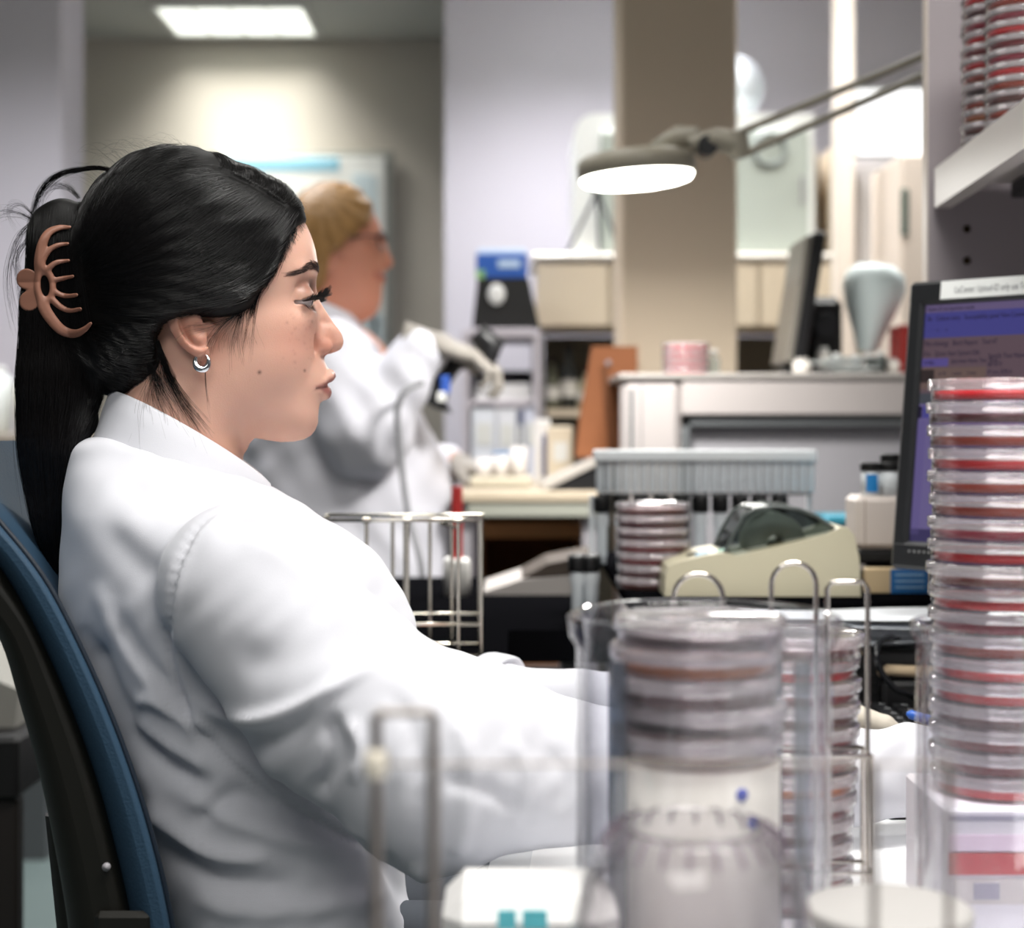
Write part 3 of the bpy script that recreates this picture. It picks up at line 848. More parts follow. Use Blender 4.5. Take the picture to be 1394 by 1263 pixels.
def build_coat():
    h = 5.5
    lo = (50., -1400., -450.); hi = (1330., -570., 570.)
    ax, X = gridax(lo, hi, h); U, Vn, W = X; Y = -Vn
    tab = smooth_tab([(592, 130, 262, 96), (606, 104, 285, 110), (625, 96, 312, 128), (650, 93, 348, 168), (680, 91, 404, 214), (705, 90, 440, 238), (745, 87, 505, 252), (800, 86, 545, 256), (840, 92, 566, 256), (880, 104, 568, 254),
                      (940, 124, 556, 250), (1000, 150, 545, 248), (1080, 178, 540, 250), (1160, 205, 548, 256), (1240, 232, 560, 262), (1340, 240, 565, 270), (1420, 240, 565, 270)])
    d = loft_x(X, tab)
    d = smax(d, -Y + 594 + np.clip(U - 150, 0, 400) * .27, 10)
    # hips, lap
    for sg in (1, -1):
        d = smin(d, sd_cone(X, (350, -1305, 120 * sg), (630, -1315, 130 * sg), 98, 74), 40)
    d = smax(d, Y - 1372, 10)
    sl = sd_chain(X, [SH_N, tuple(.45 * np.array(SH_N) + .55 * np.array(EL_N) + np.array((-8, -18, 0))), EL_N, MI_N, J(1080, 1066, 1.225), WR_N], [104, 112, 116, 72, 62, 54], 30)
    sl = smin(sl, sd_cone(X, tuple(np.array(EL_N) + (0, -45, 0)), tuple(np.array(EL_N) + (50, 25, 0)), 78, 80), 40)
    sf = sd_chain(X, [SH_F, EL_F, CU_F, WR_F], [100, 84, 40, 36], 24)
    d_ = 0
    d = smin(smin(d, sf, 18), sl, 12)
    # ---- folds: (points, width px, amplitude px, min side)   + raises, - sinks
    V, Q = surface_nets(d.astype(np.float32), lo, h)
    V = relax(V, Q, 3, .45)
    tri = V[Q]; fn = np.cross(tri[:, 2] - tri[:, 0], tri[:, 3] - tri[:, 1])
    N = np.zeros_like(V)
    for q in range(4):
        for c in range(3): N[:, c] += np.bincount(Q[:, q], fn[:, c], len(V))
    N /= np.linalg.norm(N, axis=1)[:, None] + 1e-9
    Wd = head_map(V); A = CX + F * Wd[:, 0] / Wd[:, 1]; B = HY - F * (Wd[:, 2] - CZ) / Wd[:, 1]     # where the folds lie in side view
    W = V[:, 2]; D = np.zeros(len(V)); toward = np.clip(N[:, 2] * 1.6 + .1, 0, 1)
    nearf = toward / (1 + np.exp(-(W - 20) / 18))
    def fold(pts, wid, amp, ends=.18, dmod=nearf):
        nonlocal D
        q, T = polyline_d(A, B, crom(pts, 4))
        win = np.clip(T / ends, 0, 1) * np.clip((1 - T) / ends, 0, 1)
        D = D + 1.7 * amp * np.exp(-(q / wid) ** 2) * win * dmod
    Vl, Rg = -1, 1
    seam = [(318, 690), (290, 700), (262, 728), (240, 775), (230, 830), (230, 880), (240, 930), (262, 985), (312, 1037), (379, 1087), (445, 1124), (500, 1152)]
    fold(seam, 5.5, -4.5, .02); 
    fold([(x + 9, y - 3) for x, y in seam], 6, 2.2, .05)
    fold([(300, 705), (356, 712), (420, 748), (490, 805)], 10, -7, .15)
    fold([(330, 732), (400, 762), (470, 818), (520, 860)], 20, 3.5)
    fold([(262, 950), (300, 972), (345, 980), (395, 968), (450, 938), (510, 902)], 11, 8, .2)
    fold([(265, 990), (320, 1012), (380, 1005), (440, 975)], 20, -7, .2)
    fold([(300, 880), (360, 900), (430, 880), (500, 850)], 28, -3.5, .2)
    fold([(445, 968), (458, 1015), (445, 1055), (425, 1085)], 13, -7, .15)
    fold([(470, 975), (490, 1020), (480, 1070)], 11, 5, .2)
    fold([(350, 1030), (365, 1060), (370, 1090)], 10, 3.5, .2)
    fold([(520, 930), (560, 985), (570, 1060), (560, 1120)], 16, -3.5, .2)
    fold([(610, 960), (640, 1040), (630, 1130), (618, 1170)], 14, 4.5, .15)
    fold([(600, 1060), (660, 1075), (720, 1110)], 12, -3.5, .2)
    fold([(690, 1000), (720, 1060), (700, 1130)], 12, 3, .2)
    fold([(740, 1010), (770, 1060), (760, 1110)], 12, -2.5, .2)
    # torso: draping from shoulder blade down to the waist
    fold([(150, 820), (184, 885), (226, 935), (262, 985)], 12, -7, .2)
    fold([(128, 790), (160, 860), (205, 925), (250, 975)], 14, 5, .2)
    fold([(112, 850), (140, 925), (180, 1000), (230, 1045), (290, 1078)], 17, -10, .15)
    fold([(180, 962), (205, 952), (245, 975), (290, 1005)], 10, 5.5, .2)
    fold([(170, 975), (200, 1000), (250, 1030), (300, 1055)], 12, 4.5, .2)
    fold([(205, 1090), (245, 1135), (300, 1165), (370, 1170)], 12, 8, .15)
    fold([(215, 1140), (265, 1185), (330, 1205), (420, 1200)], 18, -8, .2)
    fold([(262, 1130), (290, 1100), (330, 1080), (380, 1100)], 13, -5, .2)
    fold([(230, 1060), (300, 1110), (380, 1140), (480, 1165)], 13, 4.5, .2)
    fold([(250, 1215), (330, 1240), (440, 1235), (540, 1215)], 16, 5, .2)
    fold([(130, 900), (165, 985), (200, 1060), (225, 1140)], 12, 4, .2)
    fold([(520, 1160), (545, 1210), (560, 1250)], 9, -8, .15)
    fold([(560, 1175), (590, 1215), (600, 1260)], 12, 6, .15)
    fold([(150, 650), (220, 680), (290, 690)], 16, -2.5, .3)
    fold([(130, 700), (180, 760), (230, 800)], 22, -3, .3)
    # chest placket on the far front
    one = toward
    fold([(440, 706), (500, 742), (545, 792), (560, 838)], 8, 2.5, .2, one)
    # fine cloth wrinkling
    n = np.sin(A * .050 + 1.7 * np.sin(B * .021 + .8) + W * .012) * np.sin(B * .043 + 1.3 * np.sin(A * .018)) + .5 * np.sin(A * .11 + B * .07 + 2 * np.sin(B * .03))
    D = D + 1.1 * n
    # sleeve top puckers along the seam
    q, T = polyline_d(A, B, crom(seam[:8], 4)); D = D + 1.2 * np.sin(T * 150) * np.exp(-(q / 9) ** 2) * nearf
    fa = np.clip((A - 760) / 120, 0, 1); D = D + fa * (2.2 * np.sin(A * .085 + B * .03 + 1.5 * np.sin(B * .05)) + 1.6 * np.sin(A * .05 - B * .06))
    V = V + N * D[:, None]; V = relax(V, Q, 1, .25)
    return V, Q
M_COAT = mat('lab_coat_cloth', '#d3d3da', rough=.82, spec=.25, sheen=.25, bump=.10, bump_scale=1400)
cv, cq = build_coat()
coat = np_mesh('lab_coat', head_map(cv) - WL, cq, M_COAT, woman)
if 1:
    # collar: folded over, open at the throat
    rows = []; n = 64
    def ring(f):
        return [f(a) for a in np.linspace(-PI * .93, PI * .93, n)]
    def T_(a, k=0, dz=0): return (260 + (105 + k) * math.cos(PI - a) , 598 + 62 * math.cos(PI - a) - 16 * abs(math.sin(a)) + dz, (97 + k) * math.sin(a))
    def Bt(a, k=0, dz=0):
        c = math.cos(PI - a); return (252 + (124 + k) * c, 654 + 50 * c + 10 * math.sin(a) ** 2 + dz, (134 + k) * math.sin(a))
    mixp = lambda p, q, t: tuple(p[i] * (1 - t) + q[i] * t for i in range(3))
    rows = [ring(lambda a: T_(a, -8, 45)), ring(lambda a: T_(a, -6, 12)), ring(lambda a: T_(a, -3, 2)), ring(lambda a: T_(a, 2, -1)), ring(lambda a: T_(a, 6, 3)),
            ring(lambda a: mixp(T_(a, 7), Bt(a), .3)), ring(lambda a: mixp(T_(a, 7), Bt(a), .65)), ring(lambda a: Bt(a, 3)), ring(lambda a: Bt(a, 3, 4)), ring(lambda a: Bt(a, -3, 5)), ring(lambda a: mixp(T_(a, -3, 10), Bt(a, -6), .6))]
    pts = hm([p for r_ in rows for p in r_])
    mb = MB(); mb.grid([tuple(p) for p in pts], len(rows), n); mb.build('coat_collar', M_COAT, woman)
    w_ = lambda px, py, d: np.array(P(px, py, d)) - WL
    # rolled cuff
    mb = MB(); a0 = w_(664, 938, 1.515); a1 = w_(702, 940, 1.50); dr = (a1 - a0) / np.linalg.norm(a1 - a0)
    ringp = []; n = 40
    prof = [(-.004, .028), (0, .0335), (.006, .0345), (.02, .034), (.027, .033), (.029, .031), (.026, .026)]
    u = np.cross(dr, [0, 0, 1.]); u /= np.linalg.norm(u); w = np.cross(dr, u)
    for (s, rr_) in prof:
        for k in range(n):
            a = 2 * PI * k / n; q = rr_ * (1 + .05 * math.sin(2 * a + s * 60) + .03 * math.sin(5 * a))
            ringp.append(tuple(a0 + dr * s + (u * math.cos(a) + w * math.sin(a)) * q + dr * .004 * math.sin(a)))
    mb.add(ringp, [(i * n + k, i * n + (k + 1) % n, (i + 1) * n + (k + 1) % n, (i + 1) * n + k)[::-1] for i in range(len(prof) - 1) for k in range(n)], True)
    mb.build('rolled_cuff', M_COAT, woman)

# ---------------------------------------------------------------- gloved hands
def hand(name, wrist, direction, palm_n, m, parent, origin, size=.18, curls=(.5, .5, .5, .5), thumb=1, splay=.08, h=.0017):
    """glove-covered hand as one implicit surface; direction = towards the fingertips, palm_n = palm-facing normal"""
    D_ = np.array(direction, float); D_ /= np.linalg.norm(D_); N_ = np.array(palm_n, float); N_ -= D_ * (N_ @ D_); N_ /= np.linalg.norm(N_); S_ = np.cross(D_, N_) * thumb
    s = size / .18; loc = lambda x, y, z: np.array([x, y, z]) * s       # x along hand, y to the thumb side, z towards palm
    chains = []
    fl = [(.082, .026, .040, .0085), (.086, .004, .045, .0088), (.083, -.017, .042, .0083), (.076, -.035, .033, .0073)]
    for i, (x0, y0, L, r0) in enumerate(fl):
        p = np.array([x0, y0, 0.]); a = curls[i] * .5; sp = splay * (1.5 - i); pts = [p.copy()]; rs = [r0 * 1.08]
        for seg, (f, da) in enumerate(((1.0, curls[i] * .9), (.62, curls[i] * .8), (.5, 0))):
            st = L * f; p = p + np.array([math.cos(a) * st, math.sin(sp) * st * math.cos(a), math.sin(a) * st]); pts.append(p.copy()); rs.append(r0 * (1 - .1 * (seg + 1))); a += da
        chains.append((pts, rs))
    th = [np.array([.018, .024, .006]), np.array([.045, .048, .018]), np.array([.068, .060, .026]), np.array([.090, .062, .034])]
    chains.append((th, [.014, .012, .0105, .009]))
    lo = np.array([-.06, -.065, -.04]); hi = np.array([.21, .09, .11])
    ax, X = gridax(lo, hi, h / s)
    d = sd_ell(X, (.045, 0, .002), (.055, .043, .016))
    d = smin(d, sd_cone(X, (.02, .012, 0), (.08, .022, 0), .014, .0115), .008)
    for y in (.004, -.016, -.032): d = smin(d, sd_cone(X, (.015, y * .6, 0), (.08, y, 0), .014, .0105), .008)
    d = smin(d, sd_cone(X, (-.06, 0, 0), (.01, 0, 0), .026, .022), .018)
    for pts, rs in chains:
        d = smin(d, sd_chain(X, pts, rs, .004), .0045)
    d = d + (.0006 * np.sin(X[0] * 260 + 3 * np.sin(X[1] * 70)) * np.clip((.05 - X[0]) / .04, 0, 1)).astype(np.float32)
    V, Q = surface_nets(d.astype(np.float32), lo, h / s); V = relax(V, Q, 1, .4) * s
    Wd = np.array(wrist) + V[:, :1] * D_ + V[:, 1:2] * S_ + V[:, 2:3] * N_
    if np.linalg.det(np.stack([D_, S_, N_])) < 0: Q = Q[:, ::-1]
    return np_mesh(name, Wd - origin, np.ascontiguousarray(Q), m, parent)
M_GLOVE = mat('white_glove', '#e9e7e4', rough=.55, spec=.35, bump=.3, bump_scale=350)
hand('glove', P(1300, 1046, 1.252), (1, .3, -.03), (-.1, .1, -1), M_GLOVE, woman, WL, curls=(.55, .6, .65, .7))
hand('glove', P(1010, 950, 1.44), (1, .06, -.10), (0, 0, -1), mat('beige_glove', '#d6cdbf', rough=.55), woman, WL, curls=(.35, .5, .6, .7), thumb=-1)

# body: head plus the torso, arms and legs carried inside the clothing
def build_body_rest():
    h = 11.0
    lo = (50., -2350., -330.); hi = (1330., -600., 330.)
    ax, X = gridax(lo, hi, h)
    d = sd_chain(X, [(232, -640, 0), (250, -760, 0), (290, -950, 0), (330, -1230, 0)], [80, 130, 150, 150], 40)
    for sh, el, wr in ((SH_N, EL_N, J(1285, 1046, 1.25)), (SH_F, EL_F, J(1000, 950, 1.44))):
        d = smin(d, sd_cone(X, (250, -730, 0), sh, 60, 58), 30)
        d = smin(d, sd_chain(X, [sh, el, wr], [62, 52, 30], 12), 14)
    for sg in (1, -1):
        d = smin(d, sd_chain(X, [(350, -1290, 110 * sg), (760, -1280, 135 * sg), (760, -1900, 130 * sg), (770, -2180, 130 * sg)], [92, 66, 46, 42], 16), 20)
        d = smin(d, sd_cone(X, (765, -2225, 130 * sg), (900, -2240, 135 * sg), 44, 34), 14)
    V, Q = surface_nets(d.astype(np.float32), lo, h)
    return V, Q
bv, bq = build_body_rest()
M_TROUSER = mat('grey_trousers', '#4a4e55', rough=.9)
allV = np.concatenate([hv, bv]); allQ = np.concatenate([hq, bq + len(hv)])
mi = np.r_[np.zeros(len(hq)), (bv[bq[:, 0], 1] < -1120).astype(int)]
cc = np.concatenate([hcol, np.tile([*lin('#cf9d86')], (len(bv), 1))])
body = np_mesh('body', head_map(allV) - WL, allQ, [M_SKIN, M_TROUSER], woman, colors=cc, mi=mi)
# ================================================================ the room
def struct(mb, name, m):
    o = mb.build(name, m); o['kind'] = 'structure'; return o
CEIL = 2.62
M_LAV = mat('lavender_wall', '#c6c2ca', rough=.85, noise_amt=.02, noise_scale=3, bump=.15, bump_scale=120)
M_BEI = mat('beige_wall', '#cdc7bb', rough=.85, noise_amt=.02, noise_scale=3, bump=.15, bump_scale=120)
M_CEIL = mat('ceiling_tile', '#b9bab4', rough=.9, bump=.3, bump_scale=60)
M_FLOOR = mat('floor_vinyl', '#5a6664', rough=.45, noise_amt=.08, noise_scale=9)
M_COLUMN = mat('column_paint', '#cdbda8', rough=.8, bump=.12, bump_scale=90)
mb = MB(); mb.box((0, 2.6, -.02), (9, 9.2, .04)); struct(mb, 'floor', M_FLOOR)
mb = MB(); mb.box((0, 3.6, CEIL + .02), (9, 7.2, .04)); struct(mb, 'ceiling', M_CEIL)
xl = (605 - CX) / F * 5.5
mb = MB(); mb.box(((-4.5 + xl) / 2, 6.5, CEIL / 2), (4.5 + xl, .12, CEIL)); struct(mb, 'wall_back', M_BEI)
mb = MB(); mb.box(((xl + 4.5) / 2, 6.0, CEIL / 2), (4.5 - xl, 1.0, CEIL)); struct(mb, 'wall_right_of_recess', M_LAV).name = 'wall_back_right'
mb = MB(); xr = (84 - CX) / F * 4.6; mb.box(((xr - 4.5) / 2, 4.72, CEIL / 2), (xr + 4.5, .24, CEIL), .006); struct(mb, 'wall_left', M_LAV)
mb = MB(); mb.box((4.5, 3.0, CEIL / 2), (.1, 8, CEIL)); struct(mb, 'wall_right', M_LAV)
mb = MB(); mb.box((-4.5, 2.4, CEIL / 2), (.1, 4.6, CEIL)); struct(mb, 'wall_far_left', M_LAV)
x0, x1 = (845 - CX) / F * 3.4, (1004 - CX) / F * 3.4
mb = MB(); mb.box(((x0 + x1) / 2, 3.52, CEIL / 2), (x1 - x0, .24, CEIL), .006); column = mb.build('trim_1', M_COLUMN); column['kind'] = 'structure'

# recessed ceiling troffers: housing frame, lens and the light it gives
M_LENS = mat('troffer_lens', '#f2f4f0', rough=.6, emit='#fbfff4', estr=1.2)
M_WHITEM = mat('white_metal', '#d8d8d4', rough=.5)
def troffer(x, y, sx, sy, power, spread, label, col=(1, .98, .94), estr=None):
    t = thing('ceiling_light', label, 'ceiling light', (x, y, CEIL), group=None)
    mb = MB()
    for s in (-1, 1):
        mb.box((s * (sx / 2 + .012), 0, -.006), (.024, sy + .048, .012), .002); mb.box((0, s * (sy / 2 + .012), -.006), (sx, .024, .012), .002)
    mb.build('frame', M_WHITEM, t)
    mb = MB(); mb.box((0, 0, -.004), (sx, sy, .004)); mb.build('diffuser', M_LENS, t)
    for k in (1, 2, 3):
        mb = MB(); mb.box((-sx / 2 + sx * k / 4, 0, -.008), (.006, sy, .006)); mb.build('louvre', M_WHITEM, t)
    l = bpy.data.lights.new('troffer_lamp', 'AREA'); l.shape = 'RECTANGLE'; l.size = sx; l.size_y = sy; l.energy = power; l.spread = math.radians(spread); l.color = col
    o = bpy.data.objects.new('troffer_lamp', l); COL.objects.link(o); o.location = (0, 0, -.02); o.parent = t
    return t
troffer((322 - CX) / F * 6.1, 6.13, .53, .42, 8.5, 112, 'ceiling light near the beige back wall, above the framed notice board', (1, .98, .93))
troffer(.42, .78, 1.1, .55, 26, 138, 'ceiling light over the front of the white bench')
troffer(-.25, -.7, 1.3, .9, 19, 150, 'large fill light added behind the camera position')  # added fill lamp, unseen, brightens the near sides of everything
troffer(-.35, 2.3, .6, .6, 6, 112, 'ceiling light between the two people')
troffer(.25, 4.75, .9, .5, 25, 122, 'ceiling light close above the tall white analyser', (.97, .97, 1))
troffer(.75, 3.75, 1.0, .5, 20, 125, 'added fill light between the beige column and the analyser', (1, .98, .95))  # added lamp, unseen, brightens the cupboard fronts and analyser
troffer(-1.1, 3.6, 1.1, .6, 24, 120, 'ceiling light above the far left counter', (.97, .97, 1))
troffer(2.2, 4.2, 1.1, .6, 22, 150, 'ceiling light at the far right of the laboratory', (1, 1, 1))

# ---------------------------------------------------------------- bench (runs away from the camera), black return bench, equipment ledge
BZ = CZ - .32
M_BENCH = mat('white_worktop', '#e9eaec', rough=.35, noise_amt=.01)
M_EDGE = mat('worktop_edge', '#c9ccd2', rough=.4)
M_BLACK = mat('black_laminate', '#0a0a0c', rough=.9, spec=0.)
M_GREYM = mat('grey_metal', '#9a969b', rough=.5)
def ex(d): return -.0166 + .061 * (d - 1.18)
t = thing('workbench', 'white laminate workbench carrying the keyboard, jars and culture plates', 'bench', (0.6, 1.1, 0))
def quadslab(mb, q, z0, z1, off):
    v = [(x - off[0], y - off[1], z) for z in (z0, z1) for x, y in q]
    mb.add(v, [(3, 2, 1, 0), (4, 5, 6, 7), (0, 1, 5, 4), (1, 2, 6, 5), (2, 3, 7, 6), (3, 0, 4, 7)])
off = (0.6, 1.1)
mb = MB(); quadslab(mb, [(ex(.35) + .03, .35), (1.6, .35), (1.6, 1.98), (ex(1.98) + .03, 1.98)], BZ - .035, BZ, off); mb.build('worktop', M_BENCH, t)
mb = MB(); quadslab(mb, [(ex(.35), .35), (ex(.35) + .03, .35), (ex(1.6) + .03, 1.6), (ex(1.6), 1.6)], BZ - .036, BZ - .0015, off); mb.build('edge_strip', M_EDGE, t)
for (x, y) in ((.15, .45), (1.5, .45), (1.5, 1.9)):
    mb = MB(); mb.box((x - off[0], y - off[1], (BZ - .036) / 2), (.05, .05, BZ - .036), .004); mb.build('leg', M_GREYM, t)
RZ = CZ - .255
t = thing('return_bench', 'black topped bench behind the seated person, holding wire rack and grey tray', 'bench', (-.3, 2.1, 0))
mb = MB(); mb.prism([(-.15, -.45), (.295, -.45), (.295, -.105), (.425, -.105), (.425, .58), (-.15, .58)], (0, 0, RZ - .04), (1, 0, 0), (0, 1, 0), (0, 0, 1), .04); mb.build('worktop', M_BLACK, t)
for (x, y) in ((-.12, -.42), (-.12, .55), (.40, .55), (.265, -.42)):
    mb = MB(); mb.box((x, y, (RZ - .04) / 2), (.045, .045, RZ - .04), .004); mb.build('leg', M_GREYM, t)
LZ = CZ - .202
t = thing('equipment_ledge', 'low black ledge on the bench under the label printer and tube racks', 'shelf', (.32, 2.2, BZ))
mb = MB(); mb.box((0, 0, LZ - BZ - .009), (.37, .72, .018), .003); mb.build('board', M_BLACK, t)
for (x, y) in ((-.17, -.34), (.17, -.34)):
    mb = MB(); mb.box((x, y, (LZ - BZ - .018) / 2), (.02, .02, LZ - BZ - .018)); mb.build('leg', M_BLACK, t)
# under-ledge equipment cabinet at the back of the bench
t = thing('lower_cabinet', 'dark floor cabinet standing under the equipment ledge', 'cabinet', (.325, 2.28, 0))
mb = MB(); mb.box((0, 0, (BZ - .0) / 2), (.34, .52, BZ), .004); mb.build('carcass', M_BLACK, t)
mb = MB(); mb.box((-.175, 0, BZ / 2), (.012, .48, BZ - .06), .003); mb.build('door', mat('dark_grey', '#2a2b2f', rough=.5), t)

# ---------------------------------------------------------------- grey shelf tower at the right (side panel and shelf)
M_TOWER = mat('grey_shelf_paint', '#a39b9f', rough=.55, noise_amt=.02, bump=.06, bump_scale=80)
M_SHELF = mat('shelf_enamel', '#cfc7c3', rough=.4)
px_x = (1266 - CX) / F * 2.0
t = thing('shelf_unit', 'tall grey metal shelf unit behind and above the computer monitor', 'shelf unit', (px_x + .45, 2.02, 0))
mb = MB(); mb.box((0, 0, 1.2), (.9, .018, 2.4), .001); mb.build('end_panel', M_TOWER, t)
mb = MB(); mb.box((-.4508, 0, 1.2), (.002, .02, 2.4)); mb.build('edge_trim', mat('trim_cream', '#d9cdc4', rough=.5), t)
for (qx, qy) in ((1313, 5), (1313, 48), (1316, 312), (1316, 355)):
    p = P(qx, qy, 2.0095) - Vector(t.location); mb = MB(); mb.tube([p + Vector((0, .001, 0)), p - Vector((0, .002, 0))], .0036, 14); mb.lathe([(.0036, 0), (.0048, .001), (.0036, .002)], 14, p, Matrix.Rotation(PI / 2, 3, 'X')); mb.build('bolt_hole', mat('bronze_dark', '#3a2c18', rough=.5, metal=.6), t)
zt, zb = CZ + .312, CZ + .264
def lip(d): return .398 + .061 * d
def shelfslab(mb, z0, z1, i0, i1, y0=1.1, y1=2.0):
    q = [(lip(y0) + i0, y0), (lip(y0) + i1, y0), (lip(y1) + i1, y1), (lip(y1) + i0, y1)]
    v = [(x - t.location[0], y - t.location[1], z) for z in (z0, z1) for x, y in q]
    mb.add(v, [(3, 2, 1, 0), (4, 5, 6, 7), (0, 1, 5, 4), (1, 2, 6, 5), (2, 3, 7, 6), (3, 0, 4, 7)])
mb = MB(); shelfslab(mb, zb, zt, 0, .006); shelfslab(mb, zb, zb + .003, .006, .02)
mb.build('shelf_lip', M_SHELF, t)
mb = MB(); shelfslab(mb, zt - .018, zt - .012, .006, .42); mb.build('shelf_board', M_SHELF, t)
mb = MB(); shelfslab(mb, zb + .01, zt - .02, .09, .12, 1.12, 1.98); mb.build('stiffener', mat('dark_grey', '#2a2b2f', rough=.5), t)
mb = MB(); shelfslab(mb, BZ + .002, 2.4, .40, .42, 1.1, 2.0); mb.build('back_panel', M_TOWER, t)
SHELF_TOP = zt - .012

# ---------------------------------------------------------------- partition with countertop
M_PART = mat('partition_grey', '#a29b99', rough=.6, noise_amt=.02)
M_PART2 = mat('partition_inset', '#9a989d', rough=.7, bump=.2, bump_scale=400)
M_SLOT = mat('slot_dark', '#55585a', rough=.6)
pl_, pr_ = (846 - CX) / F * 3.0, 1.5
PZ = CZ + .09
t = thing('partition', 'light grey office partition with a recessed panel, below the beige column', 'partition', ((pl_ + pr_) / 2, 3.03, 0))
w_ = pr_ - pl_
mb = MB()
def px_local(px, py, d): return P(px, py, d) - Vector(t.location)
ix = px_local(928, 565, 3.0)[0]; iz = px_local(928, 566, 3.0)[2]
mb.box(((-w_ / 2 + ix) / 2, 0, PZ / 2 - .006), (ix + w_ / 2, .06, PZ - .012), .012)
mb.box(((ix + w_ / 2) / 2, 0, (iz + PZ - .012) / 2), (w_ / 2 - ix, .06, PZ - .012 - iz), .004)
mb.build('panel_frame', M_PART, t)
mb = MB(); mb.box(((ix + w_ / 2) / 2, .015, iz / 2), (w_ / 2 - ix, .02, iz)); mb.build('inset_panel', M_PART2, t)
mb = MB(); mb.box(((ix + w_ / 2) / 2, -.004, iz - .009), (w_ / 2 - ix, .03, .018)); mb.box((ix + .008, -.004, iz / 2), (.016, .03, iz)); mb.build('inset_moulding', M_SLOT, t)
mb = MB(); q = px_local(860, 530, 3.0); q2 = px_local(860, 618, 3.0); mb.box((q[0], -.031, (q[2] + q2[2]) / 2), (.007, .004, q[2] - q2[2])); mb.box((px_local(873, 0, 3)[0], -.0305, PZ / 2), (.002, .003, PZ - .03)); mb.build('slotted_standard', M_SLOT, t)
mb = MB(); mb.box((0, .155, PZ - .005), (w_ + .01, .38, .012), .003); mb.build('countertop', mat('counter_grey', '#8f8a86', rough=.5), t)
for x in (-w_ / 2 + .03, w_ / 2 - .03):
    mb = MB(); mb.box((x, .32, (PZ - .01) / 2), (.03, .03, PZ - .011)); mb.build('leg', M_GREYM, t)
# ================================================================ things in the background
def px_box(mb, t, px0, py0, px1, py1, d, depth, b=.003, M=None):
    """box whose near face spans the given photo rectangle at distance d"""
    a = P(px0, py1, d); c = P(px1, py0, d)
    ctr = Vector(((a[0] + c[0]) / 2, d + depth / 2, (a[2] + c[2]) / 2)) - (Vector(t.location) if t else Vector())
    mb.box(ctr, (c[0] - a[0], depth, c[2] - a[2]), b); return mb
def loc_of(px, py, d, dep=0): v = P(px, py, d); v.y += dep; return v
def poly_at(mb, t, pts, d, depth):
    """extrude an outline given in photo pixels at distance d"""
    o = Vector(t.location) if t else Vector()
    p = [P(x, y, d) - o for x, y in pts]
    return mb.prism([(v[0], v[2]) for v in p], (0, d - o[1], 0), (1, 0, 0), (0, 0, 1), (0, 1, 0), depth)

# framed notice board on the beige wall
t = thing('notice_board', 'framed white notice sheet with a light blue heading on the beige wall', 'notice board', loc_of(440, 420, 6.38))
mb = MB(); px_box(mb, t, 285, 205, 536, 600, 6.38, .035, .006); mb.build('frame', mat('board_frame', '#9a9b94', rough=.5), t)
mb = MB(); px_box(mb, t, 292, 213, 524, 592, 6.37, .012); mb.build('sheet', mat('board_sheet', '#e8eae6', rough=.6), t)
mb = MB(); px_box(mb, t, 296, 214, 462, 232, 6.366, .005); mb.build('heading_band', mat('cyan_print', '#8fc3d6', rough=.6), t)
mb = MB(); px_box(mb, t, 480, 236, 505, 500, 6.366, .005); px_box(mb, t, 506, 240, 514, 590, 6.366, .005); px_box(mb, t, 503, 428, 522, 470, 6.366, .004); mb.build('printed_column', mat('pale_blue_print', '#c9d8dd', rough=.6), t)
for i, y in enumerate((262, 300, 338, 376, 414, 452, 490, 528)):
    mb = MB(); px_box(mb, t, 300, y, 470, y + 18, 6.366, .004); mb.build('text_block', mat('grey_print', '#cdd2d0', rough=.6), t)

# far-left counter with pale things on it, and the dark table behind the chair
t = thing('counter', 'pale counter with a dark edge at the far left behind the ponytail', 'counter', loc_of(-60, 620, 4.0))
t.location.z = 0
mb = MB(); px_box(mb, None, -400, 592, 78, 604, 4.0, .5, .004); mb2 = MB()
zc = P(0, 604, 4.0)[2]
mb = MB(); a = P(-400, 0, 4.0)[0]; b_ = P(78, 0, 4.0)[0]; mb.box(((a + b_) / 2 - t.location[0], .25, zc - .0), (b_ - a, .5, .05), .006); mb.build('worktop', mat('counter_tan', '#8f8578', rough=.5), t)
mb = MB(); mb.box(((a + b_) / 2 - t.location[0], .28, (zc - .025) / 2), (b_ - a - .1, .4, zc - .025)); mb.build('cabinet_body', mat('counter_body', '#4f5254', rough=.6), t)
zc += .025
for i, (p0, p1, h_, c_, nm, lb) in enumerate(((-60, 14, .17, '#c9cdca', 'plastic_tub', 'pale plastic tub on the far left counter'), (18, 44, .14, '#d8d2b8', 'cream_bottle', 'cream bottle beside the pale tub on the far left counter'))):
    q = thing(nm, lb, 'container', (P((p0 + p1) / 2, 0, 4.1)[0], 4.12, zc)); r_ = (p1 - p0) / 2 / F * 4.1
    mb = MB(); mb.lathe([(0, 0), (r_ * .86, 0), (r_ * .9, .01), (r_, h_ * .8), (r_ * .75, h_ * .9), (r_ * .7, h_ * .92)], 24); mb.build('body', mat(nm, c_, rough=.5), q)
    mb = MB(); mb.lathe([(0, h_), (r_ * .72, h_), (r_ * .74, h_ * .92), (0, h_ * .92)], 24); mb.build('lid', M_WHITEM, q)
t = thing('side_table', 'black side table standing behind the blue chair', 'table', (P(-90, 0, 2.2)[0], 2.4, 0))
zt2 = P(0, 1004, 2.1)[2]; zb2 = P(0, 1090, 2.1)[2]
mb = MB(); mb.box((0, 0, (zt2 + zb2) / 2), (.55, .6, zt2 - zb2), .006); mb.build('tabletop', mat('black_wood', '#100f10', rough=.5), t)
